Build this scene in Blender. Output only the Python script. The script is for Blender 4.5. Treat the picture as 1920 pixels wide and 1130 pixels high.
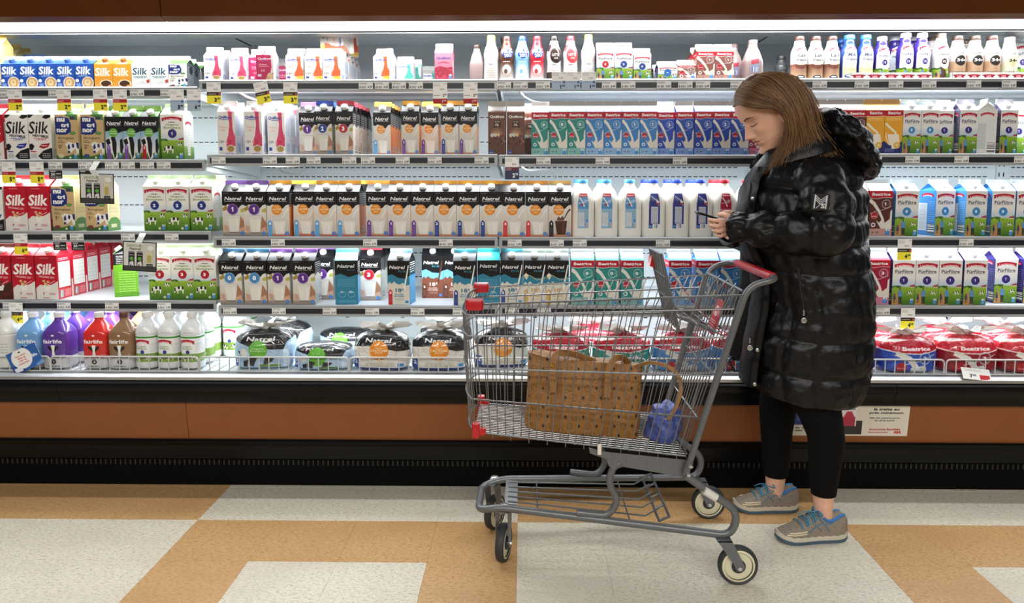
import bpy, bmesh, math, random
import numpy as np
from mathutils import Vector, Matrix, noise as mnoise
from math import sin, cos, pi, radians, sqrt, atan2

random.seed(7)
for _o in list(bpy.data.objects):
    bpy.data.objects.remove(_o, do_unlink=True)
SC = bpy.context.scene
COL = SC.collection

# ------------------------------------------------------------------ camera
FOC = 1400.0
PITCH = radians(5.5)
VPX, VHOR = 982.0, 335.0
PSI = math.atan((VPX - 960) / FOC * cos(PITCH))
V0 = VHOR + FOC * math.tan(PITCH)
CAMH = 1.29
cam_d = bpy.data.cameras.new('camera')
cam = bpy.data.objects.new('camera', cam_d)
COL.objects.link(cam)
cam.location = (0, 0, CAMH)
cam.rotation_euler = (pi / 2 - PITCH, 0, PSI)
cam_d.sensor_width = 36.0
cam_d.lens = 36.0 * FOC / 1920
cam_d.shift_y = (V0 - 565) / 1920
cam_d.clip_start = 0.05
SC.camera = cam

# ------------------------------------------------------------------ exposure, world
SC.view_settings.view_transform = 'Standard'
SC.view_settings.look = 'None'
SC.view_settings.gamma = 1.0
SC.view_settings.use_curve_mapping = False
SC.view_settings.exposure = 0.0
world = bpy.data.worlds.new('world')
SC.world = world
world.use_nodes = True
world.node_tree.nodes['Background'].inputs[0].default_value = (0.9, 0.95, 1.0, 1)
world.node_tree.nodes['Background'].inputs[1].default_value = 0.10

# ------------------------------------------------------------------ large lights: the store's ceiling rows
def area_light(name, loc, rot, sx, sy, power, col=(1, 1, 1)):
    l = bpy.data.lights.new(name, 'AREA')
    l.shape = 'RECTANGLE'
    l.size, l.size_y = sx, sy
    l.energy = power
    l.color = col
    o = bpy.data.objects.new(name, l)
    COL.objects.link(o)
    o.location = loc
    o.rotation_euler = rot
    return o
CEIL_ROWS = [(-3.4, 390), (-1.5, 215)]
for _y, _p in CEIL_ROWS:
    area_light('ceiling_row_light', (0.2, _y, 3.35), (0, 0, 0), 8.0, 0.18, _p, (1.0, 0.965, 0.91))

# ------------------------------------------------------------------ pixel -> world (for reading positions off the photograph)
_R = np.array((cos(PSI), sin(PSI), 0.))
_F = np.array((-sin(PSI) * cos(PITCH), cos(PSI) * cos(PITCH), -sin(PITCH)))
_D = np.array((sin(PSI) * sin(PITCH), -cos(PSI) * sin(PITCH), -cos(PITCH)))
def at(u, v, Y):
    r = _F + (u - 960) / FOC * _R + (v - V0) / FOC * _D
    t = Y / r[1]
    return Vector((t * r[0], Y, CAMH + t * r[2]))
def atz(u, v, Z):
    r = _F + (u - 960) / FOC * _R + (v - V0) / FOC * _D
    t = (Z - CAMH) / r[2]
    return Vector((t * r[0], t * r[1], Z))

# ------------------------------------------------------------------ materials
def lin(c):
    if isinstance(c, str):
        c = c.lstrip('#')
        c = tuple(int(c[i:i + 2], 16) / 255 for i in (0, 2, 4))
    return tuple((x / 12.92 if x <= 0.04045 else ((x + 0.055) / 1.055) ** 2.4) for x in c[:3]) + (1.0,)
def srgb(c):
    if isinstance(c, str):
        c = c.lstrip('#')
        return tuple(int(c[i:i + 2], 16) / 255 for i in (0, 2, 4))
    return c
MATS = {}
def mat(name, color='#808080', rough=0.5, metal=0.0, vary=0.0, scale=20.0, bump=0.0, bscale=200.0, coat=0.0,
        emit=None, estr=0.0, trans=0.0, alpha=1.0, spec=0.5, sss=0.0):
    if name in MATS:
        return MATS[name]
    m = bpy.data.materials.new(name)
    m.use_nodes = True
    nt = m.node_tree
    b = nt.nodes['Principled BSDF']
    b.inputs['Base Color'].default_value = lin(color)
    b.inputs['Roughness'].default_value = rough
    b.inputs['Metallic'].default_value = metal
    b.inputs['Specular IOR Level'].default_value = spec
    if coat: b.inputs['Coat Weight'].default_value = coat
    if trans: b.inputs['Transmission Weight'].default_value = trans
    if alpha < 1: b.inputs['Alpha'].default_value = alpha
    if sss:
        b.inputs['Subsurface Weight'].default_value = sss
        b.inputs['Subsurface Radius'].default_value = (0.01, 0.004, 0.002)
    if emit:
        b.inputs['Emission Color'].default_value = lin(emit)
        b.inputs['Emission Strength'].default_value = estr
    tc = None
    if vary or bump:
        tc = nt.nodes.new('ShaderNodeTexCoord')
    if vary:
        n = nt.nodes.new('ShaderNodeTexNoise')
        n.inputs['Scale'].default_value = scale
        n.inputs['Detail'].default_value = 4
        nt.links.new(tc.outputs['Object'], n.inputs['Vector'])
        mr = nt.nodes.new('ShaderNodeMapRange')
        mr.inputs[1].default_value, mr.inputs[2].default_value = 0.3, 0.7
        mr.inputs[3].default_value, mr.inputs[4].default_value = 1 - vary, 1 + vary
        nt.links.new(n.outputs[0], mr.inputs[0])
        mx = nt.nodes.new('ShaderNodeVectorMath')
        mx.operation = 'SCALE'
        mx.inputs[0].default_value = lin(color)[:3]
        nt.links.new(mr.outputs[0], mx.inputs['Scale'])
        nt.links.new(mx.outputs[0], b.inputs['Base Color'])
    if bump:
        n2 = nt.nodes.new('ShaderNodeTexNoise')
        n2.inputs['Scale'].default_value = bscale
        n2.inputs['Detail'].default_value = 3
        nt.links.new(tc.outputs['Object'], n2.inputs['Vector'])
        bp = nt.nodes.new('ShaderNodeBump')
        bp.inputs['Strength'].default_value = bump
        bp.inputs['Distance'].default_value = 0.01
        nt.links.new(n2.outputs[0], bp.inputs['Height'])
        nt.links.new(bp.outputs[0], b.inputs['Normal'])
    MATS[name] = m
    return m

# ------------------------------------------------------------------ mesh builder
class MB:
    def __init__(s):
        s.v, s.f, s.m, s.uv = [], [], [], []
    def face(s, idx, m=0, uv=None):
        s.f.append(tuple(idx)); s.m.append(m); s.uv.append(uv)
    def quad(s, pts, m=0, uv=None):
        i = len(s.v); s.v += [tuple(p) for p in pts]
        s.face(range(i, i + len(pts)), m, uv)
    def box(s, x0, x1, y0, y1, z0, z1, m=0):
        i = len(s.v)
        s.v += [(x, y, z) for z in (z0, z1) for y in (y0, y1) for x in (x0, x1)]
        for q in ((0, 2, 3, 1), (4, 5, 7, 6), (0, 1, 5, 4), (2, 6, 7, 3), (0, 4, 6, 2), (1, 3, 7, 5)):
            s.face([i + k for k in q], m)
    def obox(s, c, ax, ay, az, m=0):
        i = len(s.v); c = Vector(c); ax, ay, az = Vector(ax), Vector(ay), Vector(az)
        s.v += [tuple(c + a * ax + b * ay + d * az) for d in (-1, 1) for b in (-1, 1) for a in (-1, 1)]
        for q in ((0, 2, 3, 1), (4, 5, 7, 6), (0, 1, 5, 4), (2, 6, 7, 3), (0, 4, 6, 2), (1, 3, 7, 5)):
            s.face([i + k for k in q], m)
    def rings(s, rs, m=0, closed=True, cap0=True, cap1=True, uvf=None):
        base = []
        for r in rs:
            base.append(len(s.v)); s.v += [tuple(p) for p in r]
        n = len(rs[0])
        for a in range(len(rs) - 1):
            for k in range(n if closed else n - 1):
                k2 = (k + 1) % n
                idx = (base[a] + k, base[a] + k2, base[a + 1] + k2, base[a + 1] + k)
                s.face(idx, m, [uvf(s.v[j]) for j in idx] if uvf else None)
        if cap0:
            idx = [base[0] + k for k in range(n)][::-1]
            s.face(idx, m, [uvf(s.v[j]) for j in idx] if uvf else None)
        if cap1:
            idx = [base[-1] + k for k in range(n)]
            s.face(idx, m, [uvf(s.v[j]) for j in idx] if uvf else None)
    def tube(s, pts, r, n=6, m=0, cap=True, closed=False):
        P = [Vector(p) for p in pts]
        N = len(P)
        rad = r if isinstance(r, (list, tuple)) else [r] * N
        T = []
        for i in range(N):
            if closed:
                t = P[(i + 1) % N] - P[i - 1]
            else:
                t = P[min(i + 1, N - 1)] - P[max(i - 1, 0)]
            T.append(t.normalized() if t.length > 1e-9 else Vector((0, 0, 1)))
        a = T[0].orthogonal().normalized()
        rs = []
        for i in range(N):
            a = (a - T[i] * a.dot(T[i]))
            a = a.normalized() if a.length > 1e-6 else T[i].orthogonal().normalized()
            b = T[i].cross(a)
            rs.append([P[i] + (a * cos(2 * pi * k / n) + b * sin(2 * pi * k / n)) * rad[i] for k in range(n)])
        if closed:
            rs.append(rs[0])
        s.rings(rs, m, cap0=cap and not closed, cap1=cap and not closed)
    def lathe(s, prof, n=24, m=0, origin=(0, 0, 0), axis='z', uvf=None, cap0=True, cap1=True):
        ox, oy, oz = origin
        rs = []
        for z, r in prof:
            ring = []
            for k in range(n):
                c, d = cos(2 * pi * k / n) * r, sin(2 * pi * k / n) * r
                if axis == 'z': ring.append((ox + c, oy + d, oz + z))
                elif axis == 'y': ring.append((ox + d, oy + z, oz + c))
                else: ring.append((ox + z, oy + c, oz + d))
            rs.append(ring)
        s.rings(rs, m, uvf=uvf, cap0=cap0, cap1=cap1)
    def mesh(s, name, mats, smooth=None):
        me = bpy.data.meshes.new(name)
        me.from_pydata(s.v, [], s.f)
        for m in (mats if isinstance(mats, (list, tuple)) else [mats]):
            me.materials.append(m)
        if any(s.m):
            me.polygons.foreach_set('material_index', s.m)
        if any(u is not None for u in s.uv):
            L = me.uv_layers.new(name='uv')
            flat = []
            for f, u in zip(s.f, s.uv):
                flat += [c for p in (u if u is not None else [(0, 0)] * len(f)) for c in p]
            L.data.foreach_set('uv', flat)
        if smooth is not None:
            me.polygons.foreach_set('use_smooth', [True] * len(s.f))
            if smooth < 180:
                me.set_sharp_from_angle(angle=radians(smooth))
        me.validate(); me.update()
        return me
    def build(s, name, mats, parent=None, smooth=None, loc=None):
        return link(name, s.mesh(name, mats, smooth), parent, loc)
def link(name, data, parent=None, loc=None):
    o = bpy.data.objects.new(name, data)
    COL.objects.link(o)
    if parent is not None: o.parent = parent
    if loc is not None: o.location = loc
    return o
def tag(o, label=None, cat=None, group=None, kind=None):
    if label: o['label'] = label
    if cat: o['category'] = cat
    if group: o['group'] = group
    if kind: o['kind'] = kind
    return o
def empty(name, loc=(0, 0, 0), rz=0.0):
    o = bpy.data.objects.new(name, None)
    o.empty_display_size = 0.05
    COL.objects.link(o); o.location = loc; o.rotation_euler.z = rz
    return o
def copy_tree(o):
    c = o.copy(); COL.objects.link(c)
    for ch in list(o.children):
        d = ch.copy(); COL.objects.link(d); d.parent = c
        for g in list(ch.children):
            e = g.copy(); COL.objects.link(e); e.parent = d
    return c
def crom(pts, n=8):
    """Catmull-Rom through points (tuples of any length)."""
    P = [np.array(p, float) for p in pts]
    P = [2 * P[0] - P[1]] + P + [2 * P[-1] - P[-2]]
    out = []
    for i in range(1, len(P) - 2):
        for k in range(n):
            t = k / n
            out.append(0.5 * ((2 * P[i]) + (-P[i - 1] + P[i + 1]) * t + (2 * P[i - 1] - 5 * P[i] + 4 * P[i + 1] - P[i + 2]) * t * t
                              + (-P[i - 1] + 3 * P[i] - 3 * P[i + 1] + P[i + 2]) * t ** 3))
    out.append(P[-2])
    return out
def fillet(pts, r, n=5):
    """polyline with rounded corners"""
    P = [Vector(p) for p in pts]
    out = [P[0]]
    for i in range(1, len(P) - 1):
        a, b = (P[i - 1] - P[i]), (P[i + 1] - P[i])
        rr = min(r, a.length * 0.49, b.length * 0.49)
        p0, p2 = P[i] + a.normalized() * rr, P[i] + b.normalized() * rr
        for k in range(n + 1):
            t = k / n
            out.append(p0 * (1 - t) ** 2 + P[i] * 2 * t * (1 - t) + p2 * t * t)
    out.append(P[-1])
    return out
def interp(x, xs, ys):
    return float(np.interp(x, xs, ys))
# ================================================================== floor
TILE = 0.304
TX0, TY0 = -0.021, 2.709
def tile_mat(name, base, d1, d2, l1):
    m = bpy.data.materials.new(name); m.use_nodes = True
    nt = m.node_tree; b = nt.nodes['Principled BSDF']
    g = nt.nodes.new('ShaderNodeNewGeometry')
    mp = nt.nodes.new('ShaderNodeMapping'); mp.inputs['Rotation'].default_value = (0, 0, 0.5); mp.inputs['Scale'].default_value = (1, 1.9, 1)
    nt.links.new(g.outputs['Position'], mp.inputs['Vector'])
    def nz(scale, detail, lo, hi):
        n = nt.nodes.new('ShaderNodeTexNoise'); n.inputs['Scale'].default_value = scale; n.inputs['Detail'].default_value = detail
        nt.links.new(mp.outputs[0], n.inputs['Vector'])
        r = nt.nodes.new('ShaderNodeMapRange'); r.inputs[1].default_value, r.inputs[2].default_value = lo, hi
        nt.links.new(n.outputs[0], r.inputs[0]); return r.outputs[0]
    def mix(fac, a, bcol):
        x = nt.nodes.new('ShaderNodeMix'); x.data_type = 'RGBA'
        nt.links.new(fac, x.inputs[0])
        if isinstance(a, str): x.inputs[6].default_value = lin(a)
        else: nt.links.new(a, x.inputs[6])
        x.inputs[7].default_value = lin(bcol)
        return x.outputs[2]
    c = mix(nz(60, 3, .5, .66), base, d1)
    c = mix(nz(115, 2, .60, .70), c, d2)
    c = mix(nz(95, 2, .58, .72), c, l1)
    c = mix(nz(2.2, 4, .45, .95), c, d1)
    nt.links.new(c, b.inputs['Base Color'])
    b.inputs['Roughness'].default_value = 0.38
    b.inputs['Specular IOR Level'].default_value = 0.35
    return m
M_TW = tile_mat('vinyl_tile_white', '#d1cab8', '#b9b19f', '#857d6c', '#e2dccb')
M_TT = tile_mat('vinyl_tile_tan', '#bf9868', '#a98153', '#7f5c38', '#cfad80')
mb = MB(); mb.box(-4.5, 4.5, -3.0, 3.9, -0.06, -0.0035)
floor = mb.build('floor', tile_mat('floor_base', '#8c7048', '#7c6240', '#64492c', '#9a7c54')); tag(floor, kind='structure')
def tile_me(nm, m):
    b = MB(); h = TILE / 2 - 0.0002; c = h - 0.0005
    b.rings([[(-h, -h, -.0035), (h, -h, -.0035), (h, h, -.0035), (-h, h, -.0035)], [(-h, -h, -.0004), (h, -h, -.0004), (h, h, -.0004), (-h, h, -.0004)],
             [(-c, -c, 0), (c, -c, 0), (c, c, 0), (-c, c, 0)]], cap0=False)
    return b.mesh(nm, m)
ME_W, ME_T = tile_me('tile_white', M_TW), tile_me('tile_tan', M_TT)
def tile_white(i, j):
    # i: column (left edge at TX0 + i*TILE); j: row, 0 = the one under the case front, counting towards the camera
    if j == 0: return (-4 <= i < 0) or i >= 4
    if j == 1: return i < -4 or (0 <= i < 4)
    if j == 2: return i < -4 or (-3 <= i < -1) or (0 <= i < 4) or i >= 5
    if j == 3: return i < -4 or (-3 <= i < -1) or (0 <= i < 4) or i >= 5
    if j == 4: return i < -4 or (0 <= i < 4)
    return (i // 4 + j) % 2 == 0
for j in range(-1, 9):
    for i in range(-11, 12):
        w = tile_white(i, max(j, 0))
        o = link('tile', ME_W if w else ME_T, floor, (TX0 + (i + .5) * TILE, TY0 - (j - .5) * TILE, 0))

# ================================================================== the refrigerated case
Y_LIP, Y_PROD, Y_BACK = 3.10, 3.125, 3.72
Y_KICK, Y_BUMP = 3.035, 2.955
XB = [-2.56, -1.335, -0.105, 1.115, 2.335, 3.5]           # module joints
M_WALL = mat('case_liner_white', '#dde5e7', 0.42, vary=0.03, scale=3)
M_STEEL = mat('brushed_steel', '#b9bdc0', 0.3, 0.85, vary=0.06, scale=60)
M_RAIL = mat('rail_grey', '#b0b4b6', 0.35, 0.25)
M_DARK = mat('rail_insert_dark', '#23262e', 0.35, vary=0.15, scale=40)
M_BLK = mat('gloss_black', '#08080a', 0.28, spec=0.22)
M_BLKM = mat('matt_black', '#101010', 0.5, bump=0.1, bscale=30)
M_KICK = mat('kick_black', '#040404', 0.7, vary=0.5, scale=50, spec=0.1)
M_BROWN = mat('laminate_brown', '#834a1e', 0.5, vary=0.035, scale=8)
M_CANOPY = mat('canopy_brown', '#5a2d08', 0.6, vary=0.05, scale=4, spec=0.12)
M_WIRE = mat('white_coated_wire', '#c8c9c8', 0.35)
M_LED = mat('led_diffuser', '#ffffff', 0.4, emit='#f4faff', estr=3.0)
M_TUBE = mat('canopy_tube', '#ffffff', 0.4, emit='#fbfdff', estr=4.0)
M_LINE = mat('seam_dark', '#2c2f33', 0.7)  # even dark grey for wall slots and panel joints
case = empty('dairy_cooler', (0, 3.3, 0))
tag(case, 'long open refrigerated dairy case with brown panels and black bumper', 'cooler')
def cpart(name, b, m, smooth=None, parent=None):
    o = b.build(name, m, None, smooth)
    p = parent or case
    o.parent = p
    o.matrix_parent_inverse = Matrix.Translation(-Vector((0, 3.3, 0))) 
    return o
XL, XR = -3.0, 3.4
Z_CEIL = at(960, 52, 3.30).z
for k in range(5):                                    # back panels, one per module, with rows of slots
    x0, x1 = XB[k] + .004, XB[k + 1] - .004
    b = MB(); b.box(x0, x1, Y_BACK, Y_BACK + .03, .42, 2.0)
    wp = cpart('back_panel', b, M_WALL)
    b = MB()
    for zc in (0.605, 0.695, 0.80, 0.92, 1.04, 1.16, 1.30, 1.345, 1.47, 1.59, 1.71):
        n = 40 if zc > 0.75 else 4
        for q in range(n):
            xa = x0 + .05 + (x1 - x0 - .1) * q / n
            if n == 4: b.box(xa + .1, xa + .118, Y_BACK - .0015, Y_BACK + .002, zc - .014, zc + .014)
            else: b.box(xa, xa + (x1 - x0 - .1) / n * .68, Y_BACK - .0012, Y_BACK + .002, zc - .0022, zc + .0022)
    o = cpart('air_slots', b, M_LINE); 
for k in range(1, 5):                                 # slotted uprights
    b = MB(); b.box(XB[k] - .022, XB[k] + .022, Y_BACK - .012, Y_BACK, .45, 1.98)
    for z in np.arange(.6, 1.95, .05):
        for dx in (-.011, .011):
            b.box(XB[k] + dx - .0025, XB[k] + dx + .0025, Y_BACK - .0135, Y_BACK - .012, z, z + .02, 1)
    cpart('upright', b, [M_WALL, M_LINE])
for k in range(5):                                    # inner ceiling
    b = MB(); b.box(XB[k] + .002, XB[k + 1] - .002, 3.26, Y_BACK, Z_CEIL, Z_CEIL + .02)
    cpart('inner_ceiling_panel', b, M_WALL)
    b = MB()
    b.tube([(XB[k], 3.27, Z_CEIL - .002), (XB[k], Y_BACK - .01, Z_CEIL - .002)], .003, 5)
    cpart('ceiling_joint', b, M_LINE)
# canopy
zc0, zc1 = at(960, 34, 2.98).z, at(960, 34, 2.98).z + .34
for x0, x1 in ((XL, -1.425), (-1.421, XR)):
    b = MB()
    y0 = 2.98
    prof = [(y0 + .05, zc0), (y0, zc0 + .012), (y0 - .02, zc1), (y0 + .3, zc1), (y0 + .3, zc0 + .02), (y0 + .06, zc0 + .02)]
    b.rings([[(x, y, z) for y, z in prof] for x in (x0, x1)])
    cpart('canopy_fascia', b, M_CANOPY)
b = MB(); b.box(XL, XR, 3.02, 3.9, zc1, zc1 + .02); cpart('canopy_top', b, M_BLKM)
b = MB(); b.box(XL, XR, Y_BACK, 3.9, Z_CEIL, zc1); cpart('canopy_back', b, M_BLKM)
zl0, zl1 = at(960, 50.5, 3.08).z, at(960, 33, 3.08).z
xj = at(343, 45, 3.08).x
for x0, x1 in ((XL, xj - .003), (xj + .003, XR)):     # the long light under the canopy
    b = MB()
    pr = [(3.07, zl0 + .004), (3.075, zl0), (3.12, zl0), (3.135, zl0 + .02), (3.12, zl1 + .03), (3.075, zl1 + .03), (3.07, zl1 + .02)]
    b.rings([[(x, y, z) for y, z in pr] for x in (x0, x1)])
    cpart('canopy_light', b, M_TUBE, 40)
b = MB(); b.box(XL, XR, 3.138, 3.255, zl0 - .010, zl0 - .004); b.box(XL, XR, 3.138, 3.146, zl0 - .012, zl1)
cpart('light_tray', b, M_STEEL)
area_light('canopy_lamp', (0.2, 3.10, zl0 - .006), (radians(6), 0, 0), 6.2, .04, 24, (0.96, 0.98, 1.0))
# well
Z_WELL = at(960, 697, 3.0).z
b = MB(); b.box(XL, XR, 3.0, Y_BACK, Z_WELL - .03, Z_WELL - .008)
cpart('well_base', b, M_WALL)
b = MB()
for k in range(150):
    x = XL + .02 + k * (XR - XL - .04) / 149
    b.tube([(x, 3.0, Z_WELL - .004), (x, 3.69, Z_WELL - .004)], .002, 4)
for y in (3.01, 3.2, 3.4, 3.6):
    b.tube([(XL, y, Z_WELL - .0065), (XR, y, Z_WELL - .0065)], .002, 4)
o = cpart('well_grille', b, M_WIRE)
# front: steel trim, bumper, brown panels, lower bumper, kick
z_t0, z_t1 = at(960, 715, Y_BUMP + .005).z, at(960, 703, Y_BUMP + .02).z
b = MB()
pr = [(Y_BUMP + .004, z_t0), (Y_BUMP + .004, z_t0 + .012), (Y_BUMP + .018, z_t1), (3.02, z_t1), (3.02, z_t1 - .008), (Y_BUMP + .03, z_t0)]
b.rings([[(x, y, z) for y, z in pr] for x in (XL, XR)])
cpart('steel_trim', b, M_STEEL)
z_b0 = at(960, 757, Y_BUMP + .012).z
def bumper(x0, x1):
    b = MB()
    h = z_t0 - z_b0
    pr = [(Y_BUMP + .03, z_t0), (Y_BUMP + .006, z_t0 - .002), (Y_BUMP - .006, z_t0 - .012), (Y_BUMP - .008, z_t0 - .03), (Y_BUMP - .004, z_t0 - h * .5),
          (Y_BUMP + .006, z_t0 - h * .62), (Y_BUMP + .010, z_b0), (Y_BUMP + .04, z_b0)]
    b.rings([[(x, y, z) for y, z in pr] for x in (x0, x1)])
    cpart('bumper', b, M_BLK, 35)
xs = [XL, at(108, 730, Y_BUMP).x, at(925, 730, Y_BUMP).x, at(1680, 730, Y_BUMP).x, XR]
for a, c in zip(xs, xs[1:]): bumper(a + .0008, c - .0008)
yb0, yb1 = Y_BUMP + .03, Y_BUMP + .05
z_p0 = at(960, 825, yb1).z
xs = [XL, at(349, 790, yb0).x, at(1240, 790, yb0).x, XR]
for a, c in zip(xs, xs[1:]):
    b = MB()
    pr = [(yb0, z_b0), (yb1, z_p0), (yb1 + .02, z_p0), (yb0 + .02, z_b0)]
    b.rings([[(x, y, z) for y, z in pr] for x in (a + .001, c - .001)])
    cpart('brown_panel', b, M_BROWN)
z_l0 = at(960, 864, yb1).z
b = MB()
pr = [(yb1 + .03, z_p0), (yb1 - .01, z_p0), (yb1 - .016, z_p0 - .006), (yb1 - .012, z_p0 - .018), (yb1, z_p0 - .03), (yb1 + .008, z_l0), (yb1 + .03, z_l0)]
b.rings([[(x, y, z) for y, z in pr] for x in (XL, XR)])
cpart('lower_bumper', b, M_BLK, 35)
b = MB(); b.box(XL, XR, Y_KICK, Y_KICK + .02, 0.0, z_l0 + .01)
cpart('kick_plate', b, M_KICK)
b = MB()
for k in range(230):
    x = -2.4 + k * .021
    b.box(x, x + .006, Y_KICK - .002, Y_KICK, z_l0 - .035, z_l0 - .012)
o = cpart('kick_vent_slots', b, mat('vent_grey', '#1d1c1a', .6)); o['kind'] = 'stuff'
b = MB(); b.box(XL, XR, Y_KICK + .02, 3.9, .0, Z_WELL - .03); b.box(XL, XR, Y_BUMP + .06, Y_KICK + .03, z_l0, Z_WELL - .035)
cpart('case_body', b, M_BLKM)
for x0, x1 in ((XL - .03, XL), (XR, XR + .03)):
    b = MB(); b.box(x0, x1, 3.0, 3.9, 0, zc1); cpart('end_wall', b, M_BLKM)

# ================================================================== shelves
ROWV = {'left': (163.5, 299.5, 434, 563.5), 'mid': (150, 290, 444.5, 573.5), 'right': (148.5, 291, 445.5, 573.5), 'far': (147, 288.5, 444, 573.5)}
MODX = {'left': (-2.56, XB[1] - .01), 'mid': (XB[1], XB[2] - .004), 'right': (XB[2] + .004, XB[3] - .003), 'far': (XB[3] + .003, 2.6)}
MODNAME = {'left': 'leftmost section', 'mid': 'left centre section', 'right': 'section behind the cart', 'far': 'section behind the shopper'}
ROWNAME = ('top', 'second', 'third', 'fourth')
M_TICK = mat('ticket_paper', '#c9cac8', 0.6)
TICKET_MATS = []
SHELF, SHZ = {}, {}
LEDP = [5.0, 5.0, 4.6, 5.6]
def rail_pos(mod, row, u):
    z = SHZ[mod, row]
    return at(u, ROWV[mod][row] + 11, Y_LIP).x
for mod in ('left', 'mid', 'right', 'far'):
    x0, x1 = MODX[mod]
    for row in range(4):
        x0, x1 = MODX[mod]
        if mod == 'mid': x0 += (0, .02, .035, .045)[row]
        if mod == 'left': x1 += (0, .02, .035, .045)[row]
        z = at({'left': 200, 'mid': 660, 'right': 1160, 'far': 1760}[mod], ROWV[mod][row], Y_LIP).z
        SHZ[mod, row] = z
        sh = empty('cooler_shelf', (0.5 * (x0 + x1), 3.4, z))
        tag(sh, 'white wire cooler shelf with dark price rail, %s tier, %s' % (ROWNAME[row], MODNAME[mod]), 'shelf', 'cooler shelves')
        SHELF[mod, row] = sh
        inv = Matrix.Translation(-sh.location)
        def sp(name, b, m, smooth=None):
            o = b.build(name, m, sh, smooth); o.matrix_parent_inverse = inv; return o
        b = MB(); b.box(x0, x1, Y_LIP + .006, Y_BACK - .03, z - .016, z)
        if row < 3: b.box(x0, x1, Y_LIP + .2, Y_LIP + .23, z - .03, z - .016); b.box(x0, x1, Y_LIP + .42, Y_LIP + .45, z - .03, z - .016)
        sp('deck', b, mat('shelf_white', '#cdd2d6', .35))
        b = MB()
        pr = [(Y_LIP + .010, z + .0), (Y_LIP + .004, z + .003), (Y_LIP, z - .002), (Y_LIP + .003, z - .006), (Y_LIP + .003, z - .038), (Y_LIP - .001, z - .041), (Y_LIP, z - .046), (Y_LIP + .012, z - .046), (Y_LIP + .012, z - .004)]
        b.rings([[(x, y, zz) for y, zz in pr] for x in (x0, x1)])
        sp('ticket_rail', b, M_RAIL)
        b = MB(); b.box(x0 + .012, x1 - .012, Y_LIP + .0012, Y_LIP + .004, z - .034, z - .0125)
        sp('rail_insert', b, M_DARK)
        b = MB(); b.box(x0 + .01, x1 - .01, Y_LIP + .065, Y_LIP + .090, z - .036, z - .018)
        sp('led_bar', b, M_LED)
        for xx in (x0 + .006, x1 - .006) if row < 3 else ():
            b = MB()
            pr = [(Y_LIP + .02, z - .016), (Y_LIP + .03, z - .045), (Y_BACK - .015, z - .09), (Y_BACK - .015, z - .016)]
            b.rings([[(xx + d, y, zz) for y, zz in pr] for d in (-.002, .002)])
            sp('bracket', b, M_WALL)
        area_light('shelf_lamp', (0.5 * (x0 + x1), Y_LIP + .078, z - .040), (radians(8), 0, 0), (x1 - x0) * .95, .03, LEDP[row] * (x1 - x0) / 1.22, (0.93, 0.97, 1.0))
# power cables hanging under two shelves
def cable(mod, row, pts):
    sh = SHELF[mod, row]
    b = MB(); b.tube([at(*p) for p in crom(pts, 8)], .004, 6)
    o = b.build('cable', mat('cable_white', '#cfcfca', .4), sh, 60); o.matrix_parent_inverse = Matrix.Translation(-sh.location)
cable('mid', 0, [(445, 172, 3.16), (470, 184, 3.2), (500, 190, 3.3), (545, 190, 3.4), (562, 205, 3.5), (568, 235, 3.6)])
cable('mid', 1, [(470, 308, 3.2), (520, 312, 3.25), (560, 311, 3.35), (575, 304, 3.5), (560, 325, 3.6), (530, 322, 3.62), (520, 308, 3.64)])
cable('right', 1, [(975, 310, 3.16), (990, 319, 3.25), (1020, 317, 3.4), (1036, 320, 3.5), (1040, 335, 3.6)])
cable('right', 0, [(975, 172, 3.16), (985, 182, 3.22), (1003, 190, 3.3), (1040, 195, 3.4)])
# wire guards along the front of the well
GU = [(-190, 94), (96, 372), (375, 653), (656, 933), (936, 1210), (1213, 1490), (1494, 1770), (1774, 2050)]
GN = ['at the far left edge', 'before the coloured plastic bottles', 'before the organic milk bags', 'before the white lactose milk bags', 'behind the front of the cart',
      'behind the shopper and cart handle', 'before the blue milk bag', 'before the red milk bags']
z_g1 = at(960, 671, 3.0).z
for (u0, u1), gn in zip(GU, GN):
    xa, xb_ = at(u0, 690, 3.0).x, at(u1, 690, 3.0).x
    g = empty('wire_guard', ((xa + xb_) / 2, 3.0, z_t1)); tag(g, 'white wire guard rail ' + gn, 'wire guard', 'wire guards of the well')
    inv = Matrix.Translation(-g.location)
    b = MB(); zb = z_t1 + .004
    b.tube(fillet([(xa, 3.0, zb), (xa, 3.0, z_g1), (xb_, 3.0, z_g1), (xb_, 3.0, zb)], .018), .0035, 6)
    b.tube([(xa, 3.0, zb), (xb_, 3.0, zb)], .003, 6)
    o = b.build('guard_frame', M_WIRE, g, 60); o.matrix_parent_inverse = inv
    n = 15
    wire = None
    for k in range(1, n):
        x = xa + (xb_ - xa) * k / n
        if wire is None:
            b = MB(); b.tube([(0, 0, zb - z_t1), (0, 0, z_g1 - z_t1)], .0023, 5); wme = b.mesh('guard_wire', M_WIRE, 60); wire = 1
        o = link('guard_wire', wme, g, (x - g.location.x, 0, 0))
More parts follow.
